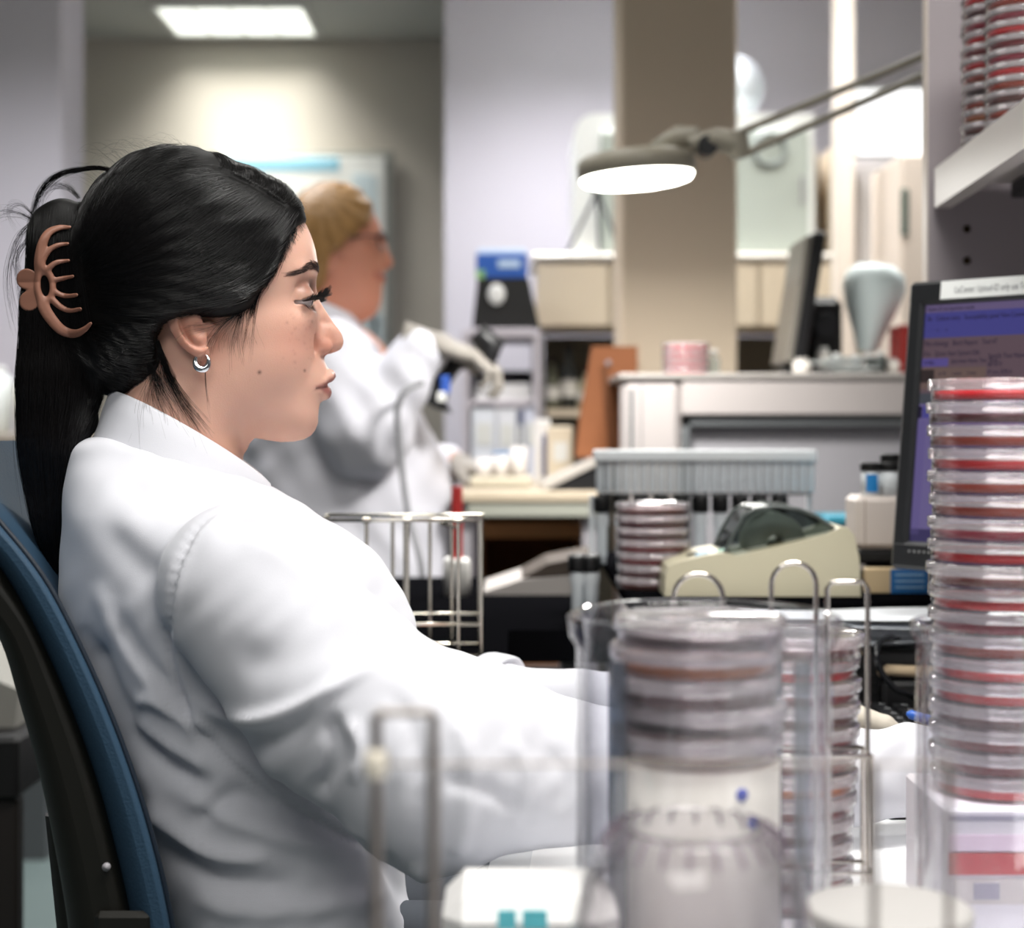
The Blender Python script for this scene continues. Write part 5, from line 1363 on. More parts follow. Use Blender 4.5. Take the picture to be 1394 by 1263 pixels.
# ================================================================ colleague in the background
def build_colleague():
    D0 = 3.3; sc = D0 / F
    col = thing('person', 'colleague with short blond hair and glasses, holding a black scanner in grey gloves', 'person', (P(500, 0, D0)[0], D0, 0))
    O = np.array(col.location)
    def L(px, py, w=0.):      # photo px at the body plane, w metres towards the camera
        p = P(px, py, D0 - w); return np.array(p) - O
    def J_(px, py, w=0.): return tuple(L(px, py, w))
    M_C = mat('coat_cloth_pale', '#cfced6', rough=.85, bump=.2, bump_scale=300)
    # head
    h = .0045
    lo = np.array(L(385, 470)) - (0, .13, 0); hi = np.array(L(540, 235)) + (0, .13, 0)
    ax, X = gridax(lo, hi, h)
    c = L(462, 335)
    d = sd_ell(X, c + (-.01, 0, .01), (.095, .078, .105))
    d = smin(d, sd_ell(X, L(482, 360), (.062, .064, .095)), .03)
    d = smin(d, sd_ell(X, L(494, 410), (.034, .036, .038)), .03)
    d = smin(d, sd_cone(X, L(455, 385), L(440, 470), .058, .062), .03)
    d = smin(d, sd_chain(X, [L(516, 330), L(527, 357)], [.008, .013], .01), .012)
    d = smin(d, sd_cone(X, L(518, 378) + (0, -.012, 0), L(518, 378) + (0, .012, 0), .010, .010), .008)
    d = smax(d, -sd_ell(X, L(523, 374), (.01, .03, .002)), .004)
    for s in (-1, 1):
        d = smax(d, -sd_ell(X, L(518, 330) + (0, .031 * s, 0), (.012, .016, .010)), .01)
        d = smin(d, sd_ell(X, L(452, 358) + (0, .074 * s, 0), (.016, .007, .028)), .006)
    V, Q = surface_nets(d.astype(np.float32), lo, h); V = relax(V, Q, 1, .4)
    # torso, arms and legs inside the clothes
    h2 = .014; lo2 = np.array((-.5, -.4, 0.)); hi2 = np.array((.45, .35, 1.45))
    ax, X2 = gridax(lo2, hi2, h2)
    shn, shf = J_(452, 500, .16), J_(470, 495, -.17)
    eln, wrn = J_(500, 585, .22), J_(583, 472, .24)
    elf, wrf = J_(540, 640, -.22), J_(618, 632, -.1)
    d = sd_chain(X2, [J_(440, 455), J_(455, 520), J_(480, 680), (-.02, 0, .80)], [.05, .12, .15, .15], .06)
    for a, b, c_ in ((shn, eln, wrn), (shf, elf, wrf)):
        d = smin(d, sd_chain(X2, [J_(455, 500), a, b, c_], [.08, .06, .045, .03], .02), .02)
    for s in (-1, 1):
        d = smin(d, sd_chain(X2, [(-.02, .1 * s, .80), (0, .11 * s, .46), (-.03, .11 * s, .10)], [.10, .065, .05], .03), .03)
        d = smin(d, sd_cone(X2, (-.04, .11 * s, .05), (.15, .12 * s, .035), .045, .033), .03)
    V2, Q2 = surface_nets(d.astype(np.float32), lo2, h2)
    allV = np.concatenate([V, V2]); allQ = np.concatenate([Q, Q2 + len(V)])
    skin = np.array(lin('#c98a72')); cc = np.tile(skin, (len(allV), 1))
    x, z = V[:, 0], V[:, 2]; lipm = np.exp(-((z - L(518, 377)[2]) / .008) ** 2) * (x > L(512, 0)[0]); cc[:len(V)] = cc[:len(V)] * (1 - .6 * lipm[:, None]) + np.array(lin('#a04c46')) * .6 * lipm[:, None]
    mi = np.r_[np.zeros(len(Q)), (V2[Q2[:, 0], 2] < .95).astype(int)]
    np_mesh('body', allV, allQ, [M_SKIN, mat('navy_trousers', '#2b3140', rough=.9)], col, colors=cc, mi=mi)
    # hair
    h = .0045; lo = np.array(L(375, 440)) - (0, .14, 0); hi = np.array(L(535, 225)) + (0, .14, 0)
    ax, X = gridax(lo, hi, h)
    px = CX + F * (X[0] + O[0]) / D0; py = HY - F * (X[2] - CZ) / D0
    d = sd_ell(X, L(455, 322) , (.112, .098, .115)); d = smin(d, sd_ell(X, L(432, 365), (.062, .085, .075)), .04)
    hp = [(398, 300), (404, 268), (425, 249), (450, 243), (475, 246), (498, 262), (509, 285), (504, 308), (486, 328), (470, 342), (456, 360), (448, 388), (436, 412), (418, 424), (398, 415), (390, 380), (388, 335)]
    sl = sd_poly2(px[:, 0, :], py[:, 0, :], crom(hp + [hp[0]], 3)[:-1])[:, None, :] * sc
    d = smax(d, sl, .02)
    an = np.arctan2(py - 262, px - 440); d = d + .0022 * np.sin(an * 22 + X[1] * 40) + .001 * np.sin(an * 60 + X[1] * 90)
    V3, Q3 = surface_nets(d.astype(np.float32), lo, h); V3 = relax(V3, Q3, 1, .4)
    np_mesh('hair', V3, Q3, mat('blond_hair', '#9a7444', rough=.5, noise_amt=.35, noise_scale=60), col)
    # glasses
    mb = MB()
    for s in (1, -1):
        cc_ = L(520, 330) + (.004, -.032 * s, 0)
        mb.tube([Vector(cc_ + (0.004 * math.cos(a) - .004 * abs(math.cos(a)), .024 * math.cos(a), .017 * math.sin(a))) for a in np.linspace(0, 2 * PI, 20, endpoint=False)], .0022, 6, closed=True)
        mb.tube([Vector(cc_ + (-.002, -.024 * s, .006)), Vector(L(500, 330) + (0, -.070 * s, .006)), Vector(L(460, 338) + (0, -.078 * s, .004))], .0022, 6)
    mb.tube([Vector(L(522, 328) + (.004, -.01, 0)), Vector(L(522, 328) + (.004, .01, 0))], .002, 6)
    mb.build('glasses', mat('glasses_frame', '#3a2a30', rough=.3), col)
    # coat
    h3 = .008; lo3 = np.array((-.56, -.42, .52)); hi3 = np.array((.50, .38, 1.42))
    ax, X = gridax(lo3, hi3, h3)
    zt = lambda y: L(0, y)[2]
    def loft(tab):
        T = np.array([(zt(a), L(b, 0)[0], L(c_, 0)[0], w) for a, b, c_, w in tab])[::-1]; z = X[2][0, 0, :]
        xb, xf, hw = (np.interp(z, T[:, 0], T[:, q]) for q in (1, 2, 3))
        u = ((xb + xf) / 2)[None, None, :]; a = ((xf - xb) / 2)[None, None, :]; b = hw[None, None, :]
        f = (np.abs(X[0] - u) / a) ** 2.4 + (np.abs(X[1]) / b) ** 2.4
        return (f ** (1 / 2.4) - 1) * np.minimum(a, b)
    d = loft([(412, 418, 468, .07), (440, 385, 490, .10), (470, 350, 520, .16), (520, 335, 545, .20), (560, 330, 575, .21), (620, 330, 606, .21), (700, 335, 622, .22), (800, 335, 628, .24), (960, 330, 630, .25)])
    d = smax(d, X[2] - zt(416) + (X[0] - L(430, 0)[0]) * .55, .02)
    sl = sd_chain(X, [shn, eln], [.095, .085], .03); sl = smin(sl, sd_cone(X, eln, J_(570, 484, .238), .078, .050), .03)
    sl2 = sd_chain(X, [shf, elf, J_(600, 635, -.12)], [.085, .07, .05], .03)
    d = smin(smin(d, sl2, .02), sl, .02)
    A, B = X[0], X[2]
    d = d + .0035 * np.sin(A * 46 + 2 * np.sin(B * 21) + X[1] * 20) * np.sin(B * 37 + np.sin(A * 17) * 2) + .002 * np.sin(A * 80 + B * 50)
    V4, Q4 = surface_nets(d.astype(np.float32), lo3, h3); V4 = relax(V4, Q4, 2, .4)
    np_mesh('lab_coat', V4, Q4, M_C, col)
    # collar
    mb = MB(); rings = []
    for (k, dz) in ((0, 0), (.004, .006), (.012, .002), (.03, -.035), (.028, -.04), (.012, -.03)):
        rings.append([(L(438, 0)[0] + (.062 + k) * math.cos(a), (.066 + k) * math.sin(a), zt(414) - .028 * math.cos(a) + dz) for a in np.linspace(.25, 2 * PI - .25, 40)])
    mb.grid([p for r_ in rings for p in r_], 6, 40); mb.build('coat_collar', M_C, col)
    # gloved hands, the near one on a black scanner
    MG = mat('grey_glove', '#8d8780', rough=.6)
    w1 = np.array(P(590, 468, D0 - .24)); hand('glove', w1, (1, .05, -.28), (.0, .15, -1), MG, col, O, size=.185, curls=(.7, .8, .85, .9), thumb=1, h=.003)
    w2 = np.array(P(618, 628, D0 + .1)); hand('glove', w2, (.8, -.3, -.25), (.0, .0, -1), MG, col, O, size=.17, curls=(.5, .6, .7, .8), thumb=-1, h=.003)
    # scanner held in the near hand
    q = thing('barcode_scanner', 'black hand-held scanner in the grey gloved hand of the colleague', 'scanner', P(640, 480, D0 - .22))
    So = Vector(q.location); MBk = mat('black_plastic')
    mb = MB(); mb.tube([P(650, 452, D0 - .23) - So, P(668, 470, D0 - .23) - So, P(662, 497, D0 - .23) - So], [.02, .028, .016], 14); mb.build('head', MBk, q)
    mb = MB(); mb.tube([P(655, 480, D0 - .21) - So, P(620, 495, D0 - .21) - So, P(600, 520, D0 - .21) - So], [.018, .016, .018], 12); mb.build('grip', MBk, q)
    q = thing('black_pouch', 'black bag with a blue and white tag hanging below the raised forearm of the colleague', 'bag', P(588, 530, D0 - .2))
    So = Vector(q.location)
    mb = MB(); poly = [(598, 478), (612, 500), (604, 548), (612, 562), (590, 556), (556, 537), (560, 520), (580, 500)]
    pp = [P(x, y, D0 - .32) - So for x, y in poly]; mb.prism([(v[0], v[2]) for v in pp], (0, -.02, 0), (1, 0, 0), (0, 0, 1), (0, 1, 0), .05); mb.build('pouch', mat('black_fabric', '#121213', rough=.8), q)
    mb = MB(); v = P(606, 524, D0 - .35) - So; mb.box(v, (.018, .006, .034), .002); mb.build('tag', mat('blue_tag', '#2a4fa0', rough=.5), q)
    mb = MB(); v = P(601, 540, D0 - .355) - So; mb.box(v, (.016, .004, .018), .001); mb.build('tag_label', M_WHITEM, q)
    q = thing('scanner_cable', 'grey cable hanging in front of the colleague', 'cable', P(545, 560, D0 - .33))
    So = Vector(q.location); mb = MB(); mb.tube([Vector(v) - So for v in crom([tuple(P(*a)) for a in ((575, 520, D0 - .32), (552, 532, D0 - .34), (541, 560, D0 - .34), (545, 620, D0 - .34), (556, 700, D0 - .36), (575, 780, D0 - .40), (580, 900, D0 - .4))], 8)], .006, 8)
    mb.build('cord', mat('cord_grey', '#77777a', rough=.5), q)
build_colleague()
# ================================================================ culture plates
def agar_mat(i, c): return mat('agar_%d' % i, c, rough=.3)
AG = [agar_mat(0, '#da101c'), agar_mat(1, '#7c0e16'), agar_mat(2, '#48090e'), agar_mat(3, '#a63e18'), agar_mat(4, '#22100c'), agar_mat(5, '#c07838'), agar_mat(6, '#9a1838'), agar_mat(7, '#582414')]
M_DISH = clear('dish_plastic', '#fdf8f9', .02, .05, 1.5, '#f2eef2')
M_LID = clear('lid_plastic', '#fbf7f8', .16, .05, 1.5, '#f6f3f6')
DISH_H = .0150
def make_dish():
    t = thing('petri_dish', 'dish', 'petri dish')
    mb = MB(); mb.lathe([(0, .0006), (.0425, .0006), (.0425, 0), (.0435, 0), (.0437, .0125), (.0427, .0125), (.0424, .0014), (0, .0014)], 40); mb.build('base', M_DISH, t)
    mb = MB(); mb.lathe([(0, .0018), (.0419, .0018), (.0420, .0072), (.0412, .0068), (0, .0068)], 40); mb.build('agar', AG[0], t)
    mb = MB(); mb.lathe([(0, .0138), (.0442, .0138), (.0448, .0134), (.0449, .0076), (.0456, .0076), (.0457, .0140), (.0450, .0146), (.0425, .0146), (.0425, .0149), (.0415, .0149), (.0412, .0146), (0, .0145)], 40); mb.build('lid', M_LID, t)
    return t
_proto = make_dish(); _used = [False]
_agar_mesh = {}
ag_src = [c for c in _proto.children if c.name.startswith('agar')][0].data
for i, m in enumerate(AG):
    me = ag_src.copy(); me.materials.clear(); me.materials.append(m); _agar_mesh[i] = me
COLN = ['bright red', 'deep red', 'dark maroon', 'orange brown', 'nearly black', 'amber', 'magenta red', 'brown']
ORD = ['top', 'second', 'third', 'fourth', 'fifth', 'sixth', 'seventh', 'eighth', 'ninth', 'tenth', 'eleventh', 'twelfth', 'thirteenth', 'fourteenth', 'fifteenth', 'sixteenth', 'seventeenth', 'eighteenth', 'nineteenth']
def dish_stack(x, y, z0, colors, where, group, drift=(0, 0), seed=0, jit=.0008):
    r = np.random.default_rng(seed); n = len(colors)
    for k in range(n):                     # colours listed from the top
        i = n - 1 - k                      # height index from the bottom
        loc = (x + drift[0] * i / max(n - 1, 1) + r.normal(0, jit), y + drift[1] * i / max(n - 1, 1) + r.normal(0, jit), z0 + i * DISH_H)
        o = ORD[k] if k < n - 1 else 'bottom'
        lb = 'plate with %s agar, %s %s' % (COLN[colors[k]], 'bottom of' if o == 'bottom' else ('topmost of' if o == 'top' else o + ' from top of'), where)
        if not _used[0]:
            d = _proto; _used[0] = True; d.location = loc; d['label'] = lb
        else:
            d = copy_tree(_proto, lb, loc)
        d['group'] = group; d.rotation_euler = (0, 0, r.uniform(0, 6.28))
        for c in d.children:
            if c.name.startswith('agar'): c.data = _agar_mesh[colors[k]]
# tall stack at the right, on a printed carton
x = P(1362, 0, 1.07)[0]
dish_stack(x, 1.07, BZ + .0785, [0, 2, 3, 0, 3, 3, 6, 0, 7, 0, 6, 3, 0, 0, 2, 1, 1, 0], 'stack on the printed carton', 'tall stack of culture plates at the right', (-.001, 0), 1)
# middle stack beside the jar
x = P(1066, 0, 1.09)[0]
dish_stack(x, 1.09, BZ, [2, 0, 1, 7, 1, 1, 5, 1, 2, 1, 1, 1], 'leaning stack behind jar', 'leaning stack of culture plates behind the jar', (.0085, 0), 2)
# stack in the jar
JX, JY = P(948, 0, .865)[0], .865
dish_stack(JX, JY, CZ - .177, [4, 5, 2, 4, 2], 'stack inside clear jar', 'culture plates inside the clear jar', (0, 0), 3)
# small stack on the ledge
x = P(889, 0, 1.98)[0]
dish_stack(x, 1.98, LZ, [7, 2, 2, 1, 1, 2, 7], 'stack beside label printer', 'culture plates beside the label printer', (0, 0), 4, .0005)
# shelf stacks
dish_stack(.568, 1.885, SHELF_TOP, [0, 2, 6, 0, 1, 0, 3, 4, 3, 5, 7, 4, 5], 'rear stack on upper shelf', 'rear stack of plates on the shelf', (.001, 0), 5)
dish_stack(.566, 1.782, SHELF_TOP, [1, 0, 3, 6, 0, 1, 6, 0, 3, 7, 3, 6, 7], 'front stack on upper shelf', 'front stack of plates on the shelf', (-.001, 0), 6)
x = P(934, 0, 3.1)[0]
for i, me in _agar_mesh.items(): pass
pinkm = agar_mat(8, '#f04450'); me = ag_src.copy(); me.materials.clear(); me.materials.append(pinkm); _agar_mesh[8] = me; COLN.append('pink')
dish_stack(x, 3.1, PT, [8, 8, 8, 8], 'stack on the partition', 'pink culture plates on the partition', (0, 0), 7)
t = thing('clear_vial', 'small clear bottle right beside the pink plates on the partition', 'bottle', (P(974, 0, 3.12)[0], 3.14, PT))
mb = MB(); mb.lathe([(0, 0), (.011, 0), (.012, .03), (.006, .038), (.006, .045)], 18); mb.build('bottle', clear('vial_glass', '#dfe8e6', .15), t)
mb = MB(); mb.lathe([(0, .05), (.008, .05), (.008, .042), (0, .042)], 16); mb.build('cap', mat('lid_grey', '#b8b4ae'), t)

# carton under the tall stack
t = thing('plate_carton', 'white and red printed carton carrying the tall stack of plates', 'carton', (P(1362, 0, 1.07)[0] + .0, 1.07, BZ))
mb = MB(); mb.box((.02, 0, .039), (.14, .105, .078), .002); mb.build('carton', mat('carton_white', '#e9e4ea', rough=.5), t)
def cz(y): return (1.10 - (y - HY) / F * 1.0175) - BZ
for (y0, y1, c_, nm, x0) in ((1110, 1117, '#8f8a9c', 'printed_line', -.049), (1136, 1160, '#e6cfe0', 'pale_band', -.049), (1158, 1190, '#c0343c', 'red_band', -.049), (1196, 1230, '#cfc6c4', 'grey_window', -.045)):
    mb = MB(); mb.box((x0 + .068, -.0532, (cz(y0) + cz(y1)) / 2), (.135, .0012, cz(y0) - cz(y1))); mb.build(nm, mat('carton_' + nm, c_, rough=.5), t)
for k in range(3):
    mb = MB(); mb.box((-.025 + .036 * k, -.0542, cz(1212)), (.016, .0012, .010)); mb.build('printed_mark', mat('carton_mark', '#9d97a8', rough=.5), t)

# ---------------------------------------------------------------- clear jar with cream drum, dome and chrome carrier
M_JAR = clear('jar_acrylic', '#fdfdff', .01, .03, 1.5, '#f4f6fc', .7)
t = thing('clear_jar', 'large clear acrylic jar holding a stack of plates, nearest the camera', 'jar', (P(957, 0, .865)[0], .865, BZ))
R_ = .0675; zr = CZ - .103 - BZ
mb = MB(); mb.lathe([(0, .001), (R_ - .002, .001), (R_, .004), (R_, zr - .016), (R_ + .004, zr - .010), (R_ + .005, zr), (R_ + .001, zr + .002), (R_ - .003, zr - .001), (R_ - .004, zr - .012), (R_ - .0045, .006), (0, .005)], 72); mb.build('wall', M_JAR, t)
mb = MB()
for a in (math.radians(215), math.radians(325), math.radians(40), math.radians(140)):
    mb.tube([((R_ - .010) * math.cos(a), (R_ - .010) * math.sin(a), .007), ((R_ - .010) * math.cos(a), (R_ - .010) * math.sin(a), zr - .02)], .0045, 10)
mb.build('refraction_rib', clear('rib_refraction_tint', '#c0c6ce', .08, .03, 1.5, '#c6ccd6', .35), t)  # grey rib tint stands in for dark refraction streaks in the jar wall
t = thing('cream_drum', 'cream tub with two blue dots inside the clear jar, under the plates', 'tub', (JX, JY, BZ + .006))
hd = CZ - .177 - BZ - .006
mb = MB(); mb.lathe([(0, 0), (.043, 0), (.044, .003), (.0440, hd - .002), (.042, hd - .0003), (0, hd - .0003)], 48); mb.build('tub', mat('cream_tub', '#e7e2d8', rough=.5), t)
for (px, py) in ((1010, 1082), (1027, 1122)):
    p = P(px, py, JY - .040); dx = p.x - JX; a = math.asin(max(-.99, min(.99, dx / .0442))); 
    mb = MB(); mb.lathe([(0, 0), (.0034, 0), (.0034, .0012), (0, .0014)], 16, (0, 0, 0)); 
    Mx = Matrix.Rotation(PI / 2, 3, 'X'); Rz = Matrix.Rotation(a, 3, 'Z')
    mb.v = [tuple(Rz @ (Mx @ Vector(v) + Vector((0, -.0436, 0))) + Vector((0, 0, p.z - BZ - .006))) for v in mb.v]
    mb.build('blue_dot', mat('ink_blue', '#2c41b4', rough=.5), t)
# ribbed clear dome in front of the jar
DX, DY = P(945, 0, .70)[0], .705
t = thing('ribbed_dome_lid', 'clear ribbed dome lid lying in front of the clear jar', 'lid', (DX, DY, BZ))
zd = (1.10 - (1125 - HY) / F * .70) - BZ
mb = MB(); mb.lathe([(.060, 0), (.060, zd * .25), (.056, zd * .6), (.047, zd * .85), (.036, zd * .98), (.030, zd), (.0295, zd - .003), (.0455, zd * .82), (.0545, zd * .58), (.0585, zd * .25), (.0585, 0), (.060, 0)], 64); mb.build('dome', clear('dome_plastic', '#faf9fa', .02, .04, 1.45, '#eceaf0', .6), t)
for k in range(22):
    a = 2 * PI * k / 22; c_, s_ = math.cos(a), math.sin(a)
    mb = MB(); mb.tube([(.031 * c_, .031 * s_, zd), (.036 * c_, .036 * s_, zd * .985), (.041 * c_, .041 * s_, zd * .935)], .0008, 5); mb.build('rib', clear('rib_mauve', '#b8a8b8', .3, hazecol='#a898a8'), t)
mb = MB(); mb.lathe([(0, .002), (.026, .002), (.027, .02), (.022, .05), (.012, .058), (0, .06)], 32); mb.build('inner_cup', mat('cup_taupe', '#8b8078', rough=.5), t)

M_WIRE = mat('chrome_wire', '#d9d2ca', rough=.15, metal=1.)
def wire(mb, pts, r=.0013, closed=False): mb.tube(pts, r, 8, closed=closed)
t = thing('wire_carrier', 'chrome wire plate carrier with loop handles behind the clear jar', 'wire rack', (P(1030, 0, .985)[0], .985, BZ))
O = Vector(t.location)
def loop(px0, px1, pyt, d, flat=False, r=.0016):
    a = P(px0, pyt, d) - O; b = P(px1, pyt, d) - O; rad = (b.x - a.x) / 2; c = (a + b) / 2
    mb = MB(); pts = [(a.x, a.y, .004)]
    if flat: pts += [(a.x, a.y, c.z - .004), (a.x + .003, a.y, c.z), (b.x - .003, b.y, c.z), (b.x, b.y, c.z - .004)]
    else: pts += [(c.x - rad * math.cos(u), a.y, c.z - rad + rad * math.sin(u)) for u in np.linspace(0, PI, 14)]
    pts += [(b.x, b.y, .004)]
    wire(mb, pts, r); return mb.build('loop_handle', M_WIRE, t)
loop(917, 984, 781, .975); loop(1050, 1111, 766, .995); loop(1126, 1181, 792, .985, True)
mb = MB(); xs = [P(q, 0, .985)[0] - O.x for q in (917, 1181)]
for z in (.004, .05, .12):
    wire(mb, [(xs[0], -.012, z), (xs[1], -.012, z), (xs[1], .014, z), (xs[0], .014, z)], .0013, True)
for (x_, y_) in ((xs[0], -.012), (xs[1], -.012), (xs[0], .014), (xs[1], .014)): wire(mb, [(x_, y_, .003), (x_, y_, .121)], .0013)
mb.build('frame', M_WIRE, t)

def wire_rack(t, x0, x1, y0, y1, ztop, zmid, rods, m=M_WIRE, r=.0014):
    mb = MB()
    for z in (.003, zmid, ztop): wire(mb, [(x0, y0, z), (x1, y0, z), (x1, y1, z), (x0, y1, z)], r, True)
    mb.build('ring_wire', m, t)
    for (x, y) in rods:
        mb = MB(); wire(mb, [(x, y, .003), (x, y, ztop)], r); mb.build('upright', m, t)
# nearest rack, out of focus in front of everything
FY = .60
t = thing('wire_basket', 'brownish wire basket nearest the camera, its rods in front of the white sleeve', 'wire rack', (P(700, 0, FY)[0], FY, BZ))
M_WB = mat('wire_bronze', '#8f8680', rough=.35, metal=.7); O = Vector(t.location)
def fx(px, d=FY): return P(px, 0, d)[0] - O.x
zl = P(0, 1040, FY)[2] - BZ
BX0 = fx(512)
for (px, y_, top) in ((512, 0, 972), (590, 0, 972), (1190, 0, 1038), (1292, .0, 1038), (915, .14, 1040), (1052, .14, 1040)):
    mb = MB(); zz = P(0, top, FY)[2] - BZ; xx = fx(px) if y_ == 0 else P(px, 0, FY + y_)[0] - O.x
    if y_: continue
    wire(mb, [(xx, y_, .002), (xx, y_, zz)], .0021 if px < 700 else .0014); mb.build('upright', M_WB, t)
mb = MB(); zt_ = P(0, 970, FY)[2] - BZ; wire(mb, [(fx(512), 0, zt_), (fx(590), 0, zt_)], .0016); mb.build('loop_top', M_WB, t)
mb = MB(); wire(mb, [(fx(512), 0, zl), (fx(1292), 0, zl)], .0007); mb.build('rail', M_WB, t); mb = MB(); wire(mb, [(fx(512), 0, .003), (fx(1292), 0, .003)], .0016); mb.build('rail', M_WB, t)
mb = MB(); mb.lathe([(0, -.006), (.004, -.005), (.0045, 0), (.004, .005), (0, .006)], 16, (fx(512), 0, zl)); mb.build('glint_blob', mat('glint_cream', '#efe6d6', rough=.3), t)  # pale blob standing in for the bright reflection where rod meets rail

# rack in the middle distance, behind the chest
t = thing('chrome_rack', 'empty chrome wire rack on the black bench behind the seated person', 'wire rack', (P(545, 0, 1.75)[0], 1.80, RZ))
O = Vector(t.location); zt_ = P(0, 708, 1.75)[2] - RZ
x0, x1 = P(432, 0, 1.75)[0] - O.x, P(655, 0, 1.75)[0] - O.x
M_WC = mat('wire_bright', '#e4dfd2', rough=.16, metal=1.)
rods = [(x1, -.05), (x1 - .004, .045), (x0, -.05), (x0, .045)] + [(x0 + (x1 - x0) * f, y) for f, y in ((.30, -.05), (.42, .045), (.50, .045), (.55, -.05), (.66, .045), (.80, .045), (.86, -.05))]
wire_rack(t, x0, x1, -.05, .045, zt_, zt_ * .25, rods, M_WC, .0021)
for f in (.30, .55, .86):
    mb = MB(); mb.tube([(x0 + (x1 - x0) * f - .004, -.05, zt_), (x0 + (x1 - x0) * f + .004, -.05, zt_)], .0035, 10); mb.build('weld_collar', M_WC, t)
mb = MB(); wire(mb, [(x1 - .03, -.05, zt_), (x1 - .045, -.02, zt_ - .006), (x1 - .03, .02, zt_ - .012)], .0018); mb.build('divider', M_WC, t)

# white boxes at the very front
t = thing('white_tissue_box', 'white carton with small cyan marks at the front edge of the bench', 'box', (P(722, 0, .80)[0] + .0, .83, BZ))
zt_ = P(0, 1228, .78)[2] - BZ
mb = MB(); mb.box((0, -.015, zt_ / 2), (.086, .07, zt_), .010); mb.build('carton', mat('box_white', '#d2d0cf', rough=.55), t)
for (px, w) in ((728, .012), (690, .009)):
    mb = MB(); q = P(px, 1252, .779) - Vector(t.location); mb.box((q.x, -.0505, q.z), (w, .0012, .009)); mb.build('printed_mark', mat('cyan_mark', '#5fc0cc', rough=.5), t)
t = thing('white_tub', 'low cream plastic tub on the bench in front of the leaning stack', 'tub', (P(1210, 0, .79)[0], .79, BZ))
zt_ = P(0, 1240, .78)[2] - BZ
mb = MB(); mb.lathe([(0, 0), (.030, 0), (.032, .003), (.036, zt_ - .008), (.040, zt_ - .006), (.040, zt_ - .001), (.037, zt_), (0, zt_ - .001)], 48); mb.build('tub', mat('tub_cream', '#a9a6a4', rough=.5), t)
t = thing('paper_sheet', 'white paper sheet lying on the bench by the forearm', 'paper', (.23, 1.2, BZ + .0004), rz=-.06)
mb = MB(); mb.box((.0, .02, .0006), (.30, .21, .0012)); mb.build('sheet', mat('paper_bright', '#f2f3f5', rough=.8), t)

# second jar at the far right
t = thing('tall_clear_jar', 'clear acrylic jar at the right edge, standing before the red carton', 'jar', (P(1400, 0, .93)[0], .925, BZ))
R_ = .064; zr = P(0, 848, .93)[2] - BZ
mb = MB(); mb.lathe([(0, .001), (R_ - .002, .001), (R_, .004), (R_, zr - .012), (R_ + .003, zr - .006), (R_ + .003, zr), (R_ - .002, zr + .001), (R_ - .0035, zr - .008), (R_ - .004, .006), (0, .005)], 64); mb.build('wall', M_JAR, t)

# ---------------------------------------------------------------- monitor
t = thing('computer_monitor', 'black computer monitor showing a purple records screen, in front of the shelf unit', 'monitor', (0, 0, 0))
T0 = P(1213, 773, 1.75); wd = Vector((.682, -.731, 0)).normalized(); nrm = Vector((-.731, -.682, 0)).normalized()
upv = (Vector((0, 0, 1)) * math.cos(.122) - nrm * math.sin(.122)).normalized(); nt_ = wd.cross(upv); 
if nt_.dot(nrm) < 0: nt_ = -nt_
MW, MH = .40, .312
t.location = (T0.x + wd.x * MW / 2, T0.y + wd.y * MW / 2, BZ)
def mp(u, v, n=0.): return T0 + wd * u + upv * v + nt_ * n - Vector(t.location)
def mbox(mb, u0, u1, v0, v1, n0, n1, bev=0.):
    Mx = Matrix((wd, upv, nt_)).transposed(); mb.box(mp((u0 + u1) / 2, (v0 + v1) / 2, (n0 + n1) / 2), (u1 - u0, v1 - v0, n1 - n0), bev, Mx); return mb
M_BEZ = mat('bezel_black', '#212224', rough=.38)
mb = MB(); mbox(mb, 0, MW, MH - .026, MH, -.02, .004, .004); mbox(mb, 0, MW, 0, .03, -.02, .004, .004); mbox(mb, 0, .019, .004, MH - .004, -.02, .0035, .004); mbox(mb, MW - .019, MW, .004, MH - .004, -.02, .0035, .004); mb.build('bezel', M_BEZ, t)
mb = MB(); mbox(mb, .004, MW - .004, .004, MH - .004, -.045, -.012, .008); mb.build('housing', M_BEZ, t)
def scr(name, c, u0, u1, v0, v1, lay=1, e=.5):
    mb = MB(); mbox(mb, u0, u1, v0, v1, -.004 + .0003 * (lay - 1), -.004 + .0003 * lay); m = mat('screen_' + name, '#050505', rough=.25, emit=c, estr=e); return mb.build(name, m, t)
U0, U1, V0, V1 = .019, MW - .019, .030, MH - .026
sw, sh = U1 - U0, V1 - V0
scr('screen_background', '#7a6ea2', U0, U1, V0, V1, 1)
def sv(f): return V1 - sh * f
scr('title_row', '#776890', U0, U1, sv(.032), sv(0), 2); scr('title_band', '#52509a', U0, U1, sv(.14), sv(.032), 2); scr('form_area', '#705c66', U0, U1, sv(.375), sv(.14), 2)
scr('form_left', '#7a6560', U0, U0 + .078, sv(.36), sv(.268), 3); scr('thumbnail_block', '#3e3434', U0, U0 + .016, sv(.33), sv(.275), 4)
scr('entry_field', '#665aa0', U0, U0 + .032, sv(.262), sv(.228), 3); scr('status_row', '#52555e', U0, U0 + .078, sv(.42), sv(.375), 3)
scr('blue_box', '#6a5cae', U0 + .078, U1, sv(.43), sv(.345), 3); scr('row_marker', '#2a2440', U0, U0 + .004, sv(.48), sv(.43), 3); scr('blue_row', '#5450a0', U0 + .005, U0 + .05, sv(.48), sv(.43), 3); scr('scroll_column', '#7468a0', U0, U0 + .010, V0 + .008, sv(.49), 3)
scr('taskbar', '#463f6a', U0, U1, V0, V0 + .014, 3)
M_TXT = mat('screen_ink', '#000000', emit='#241c3c', estr=.45); M_INK = mat('label_ink', '#77797c', rough=.7)
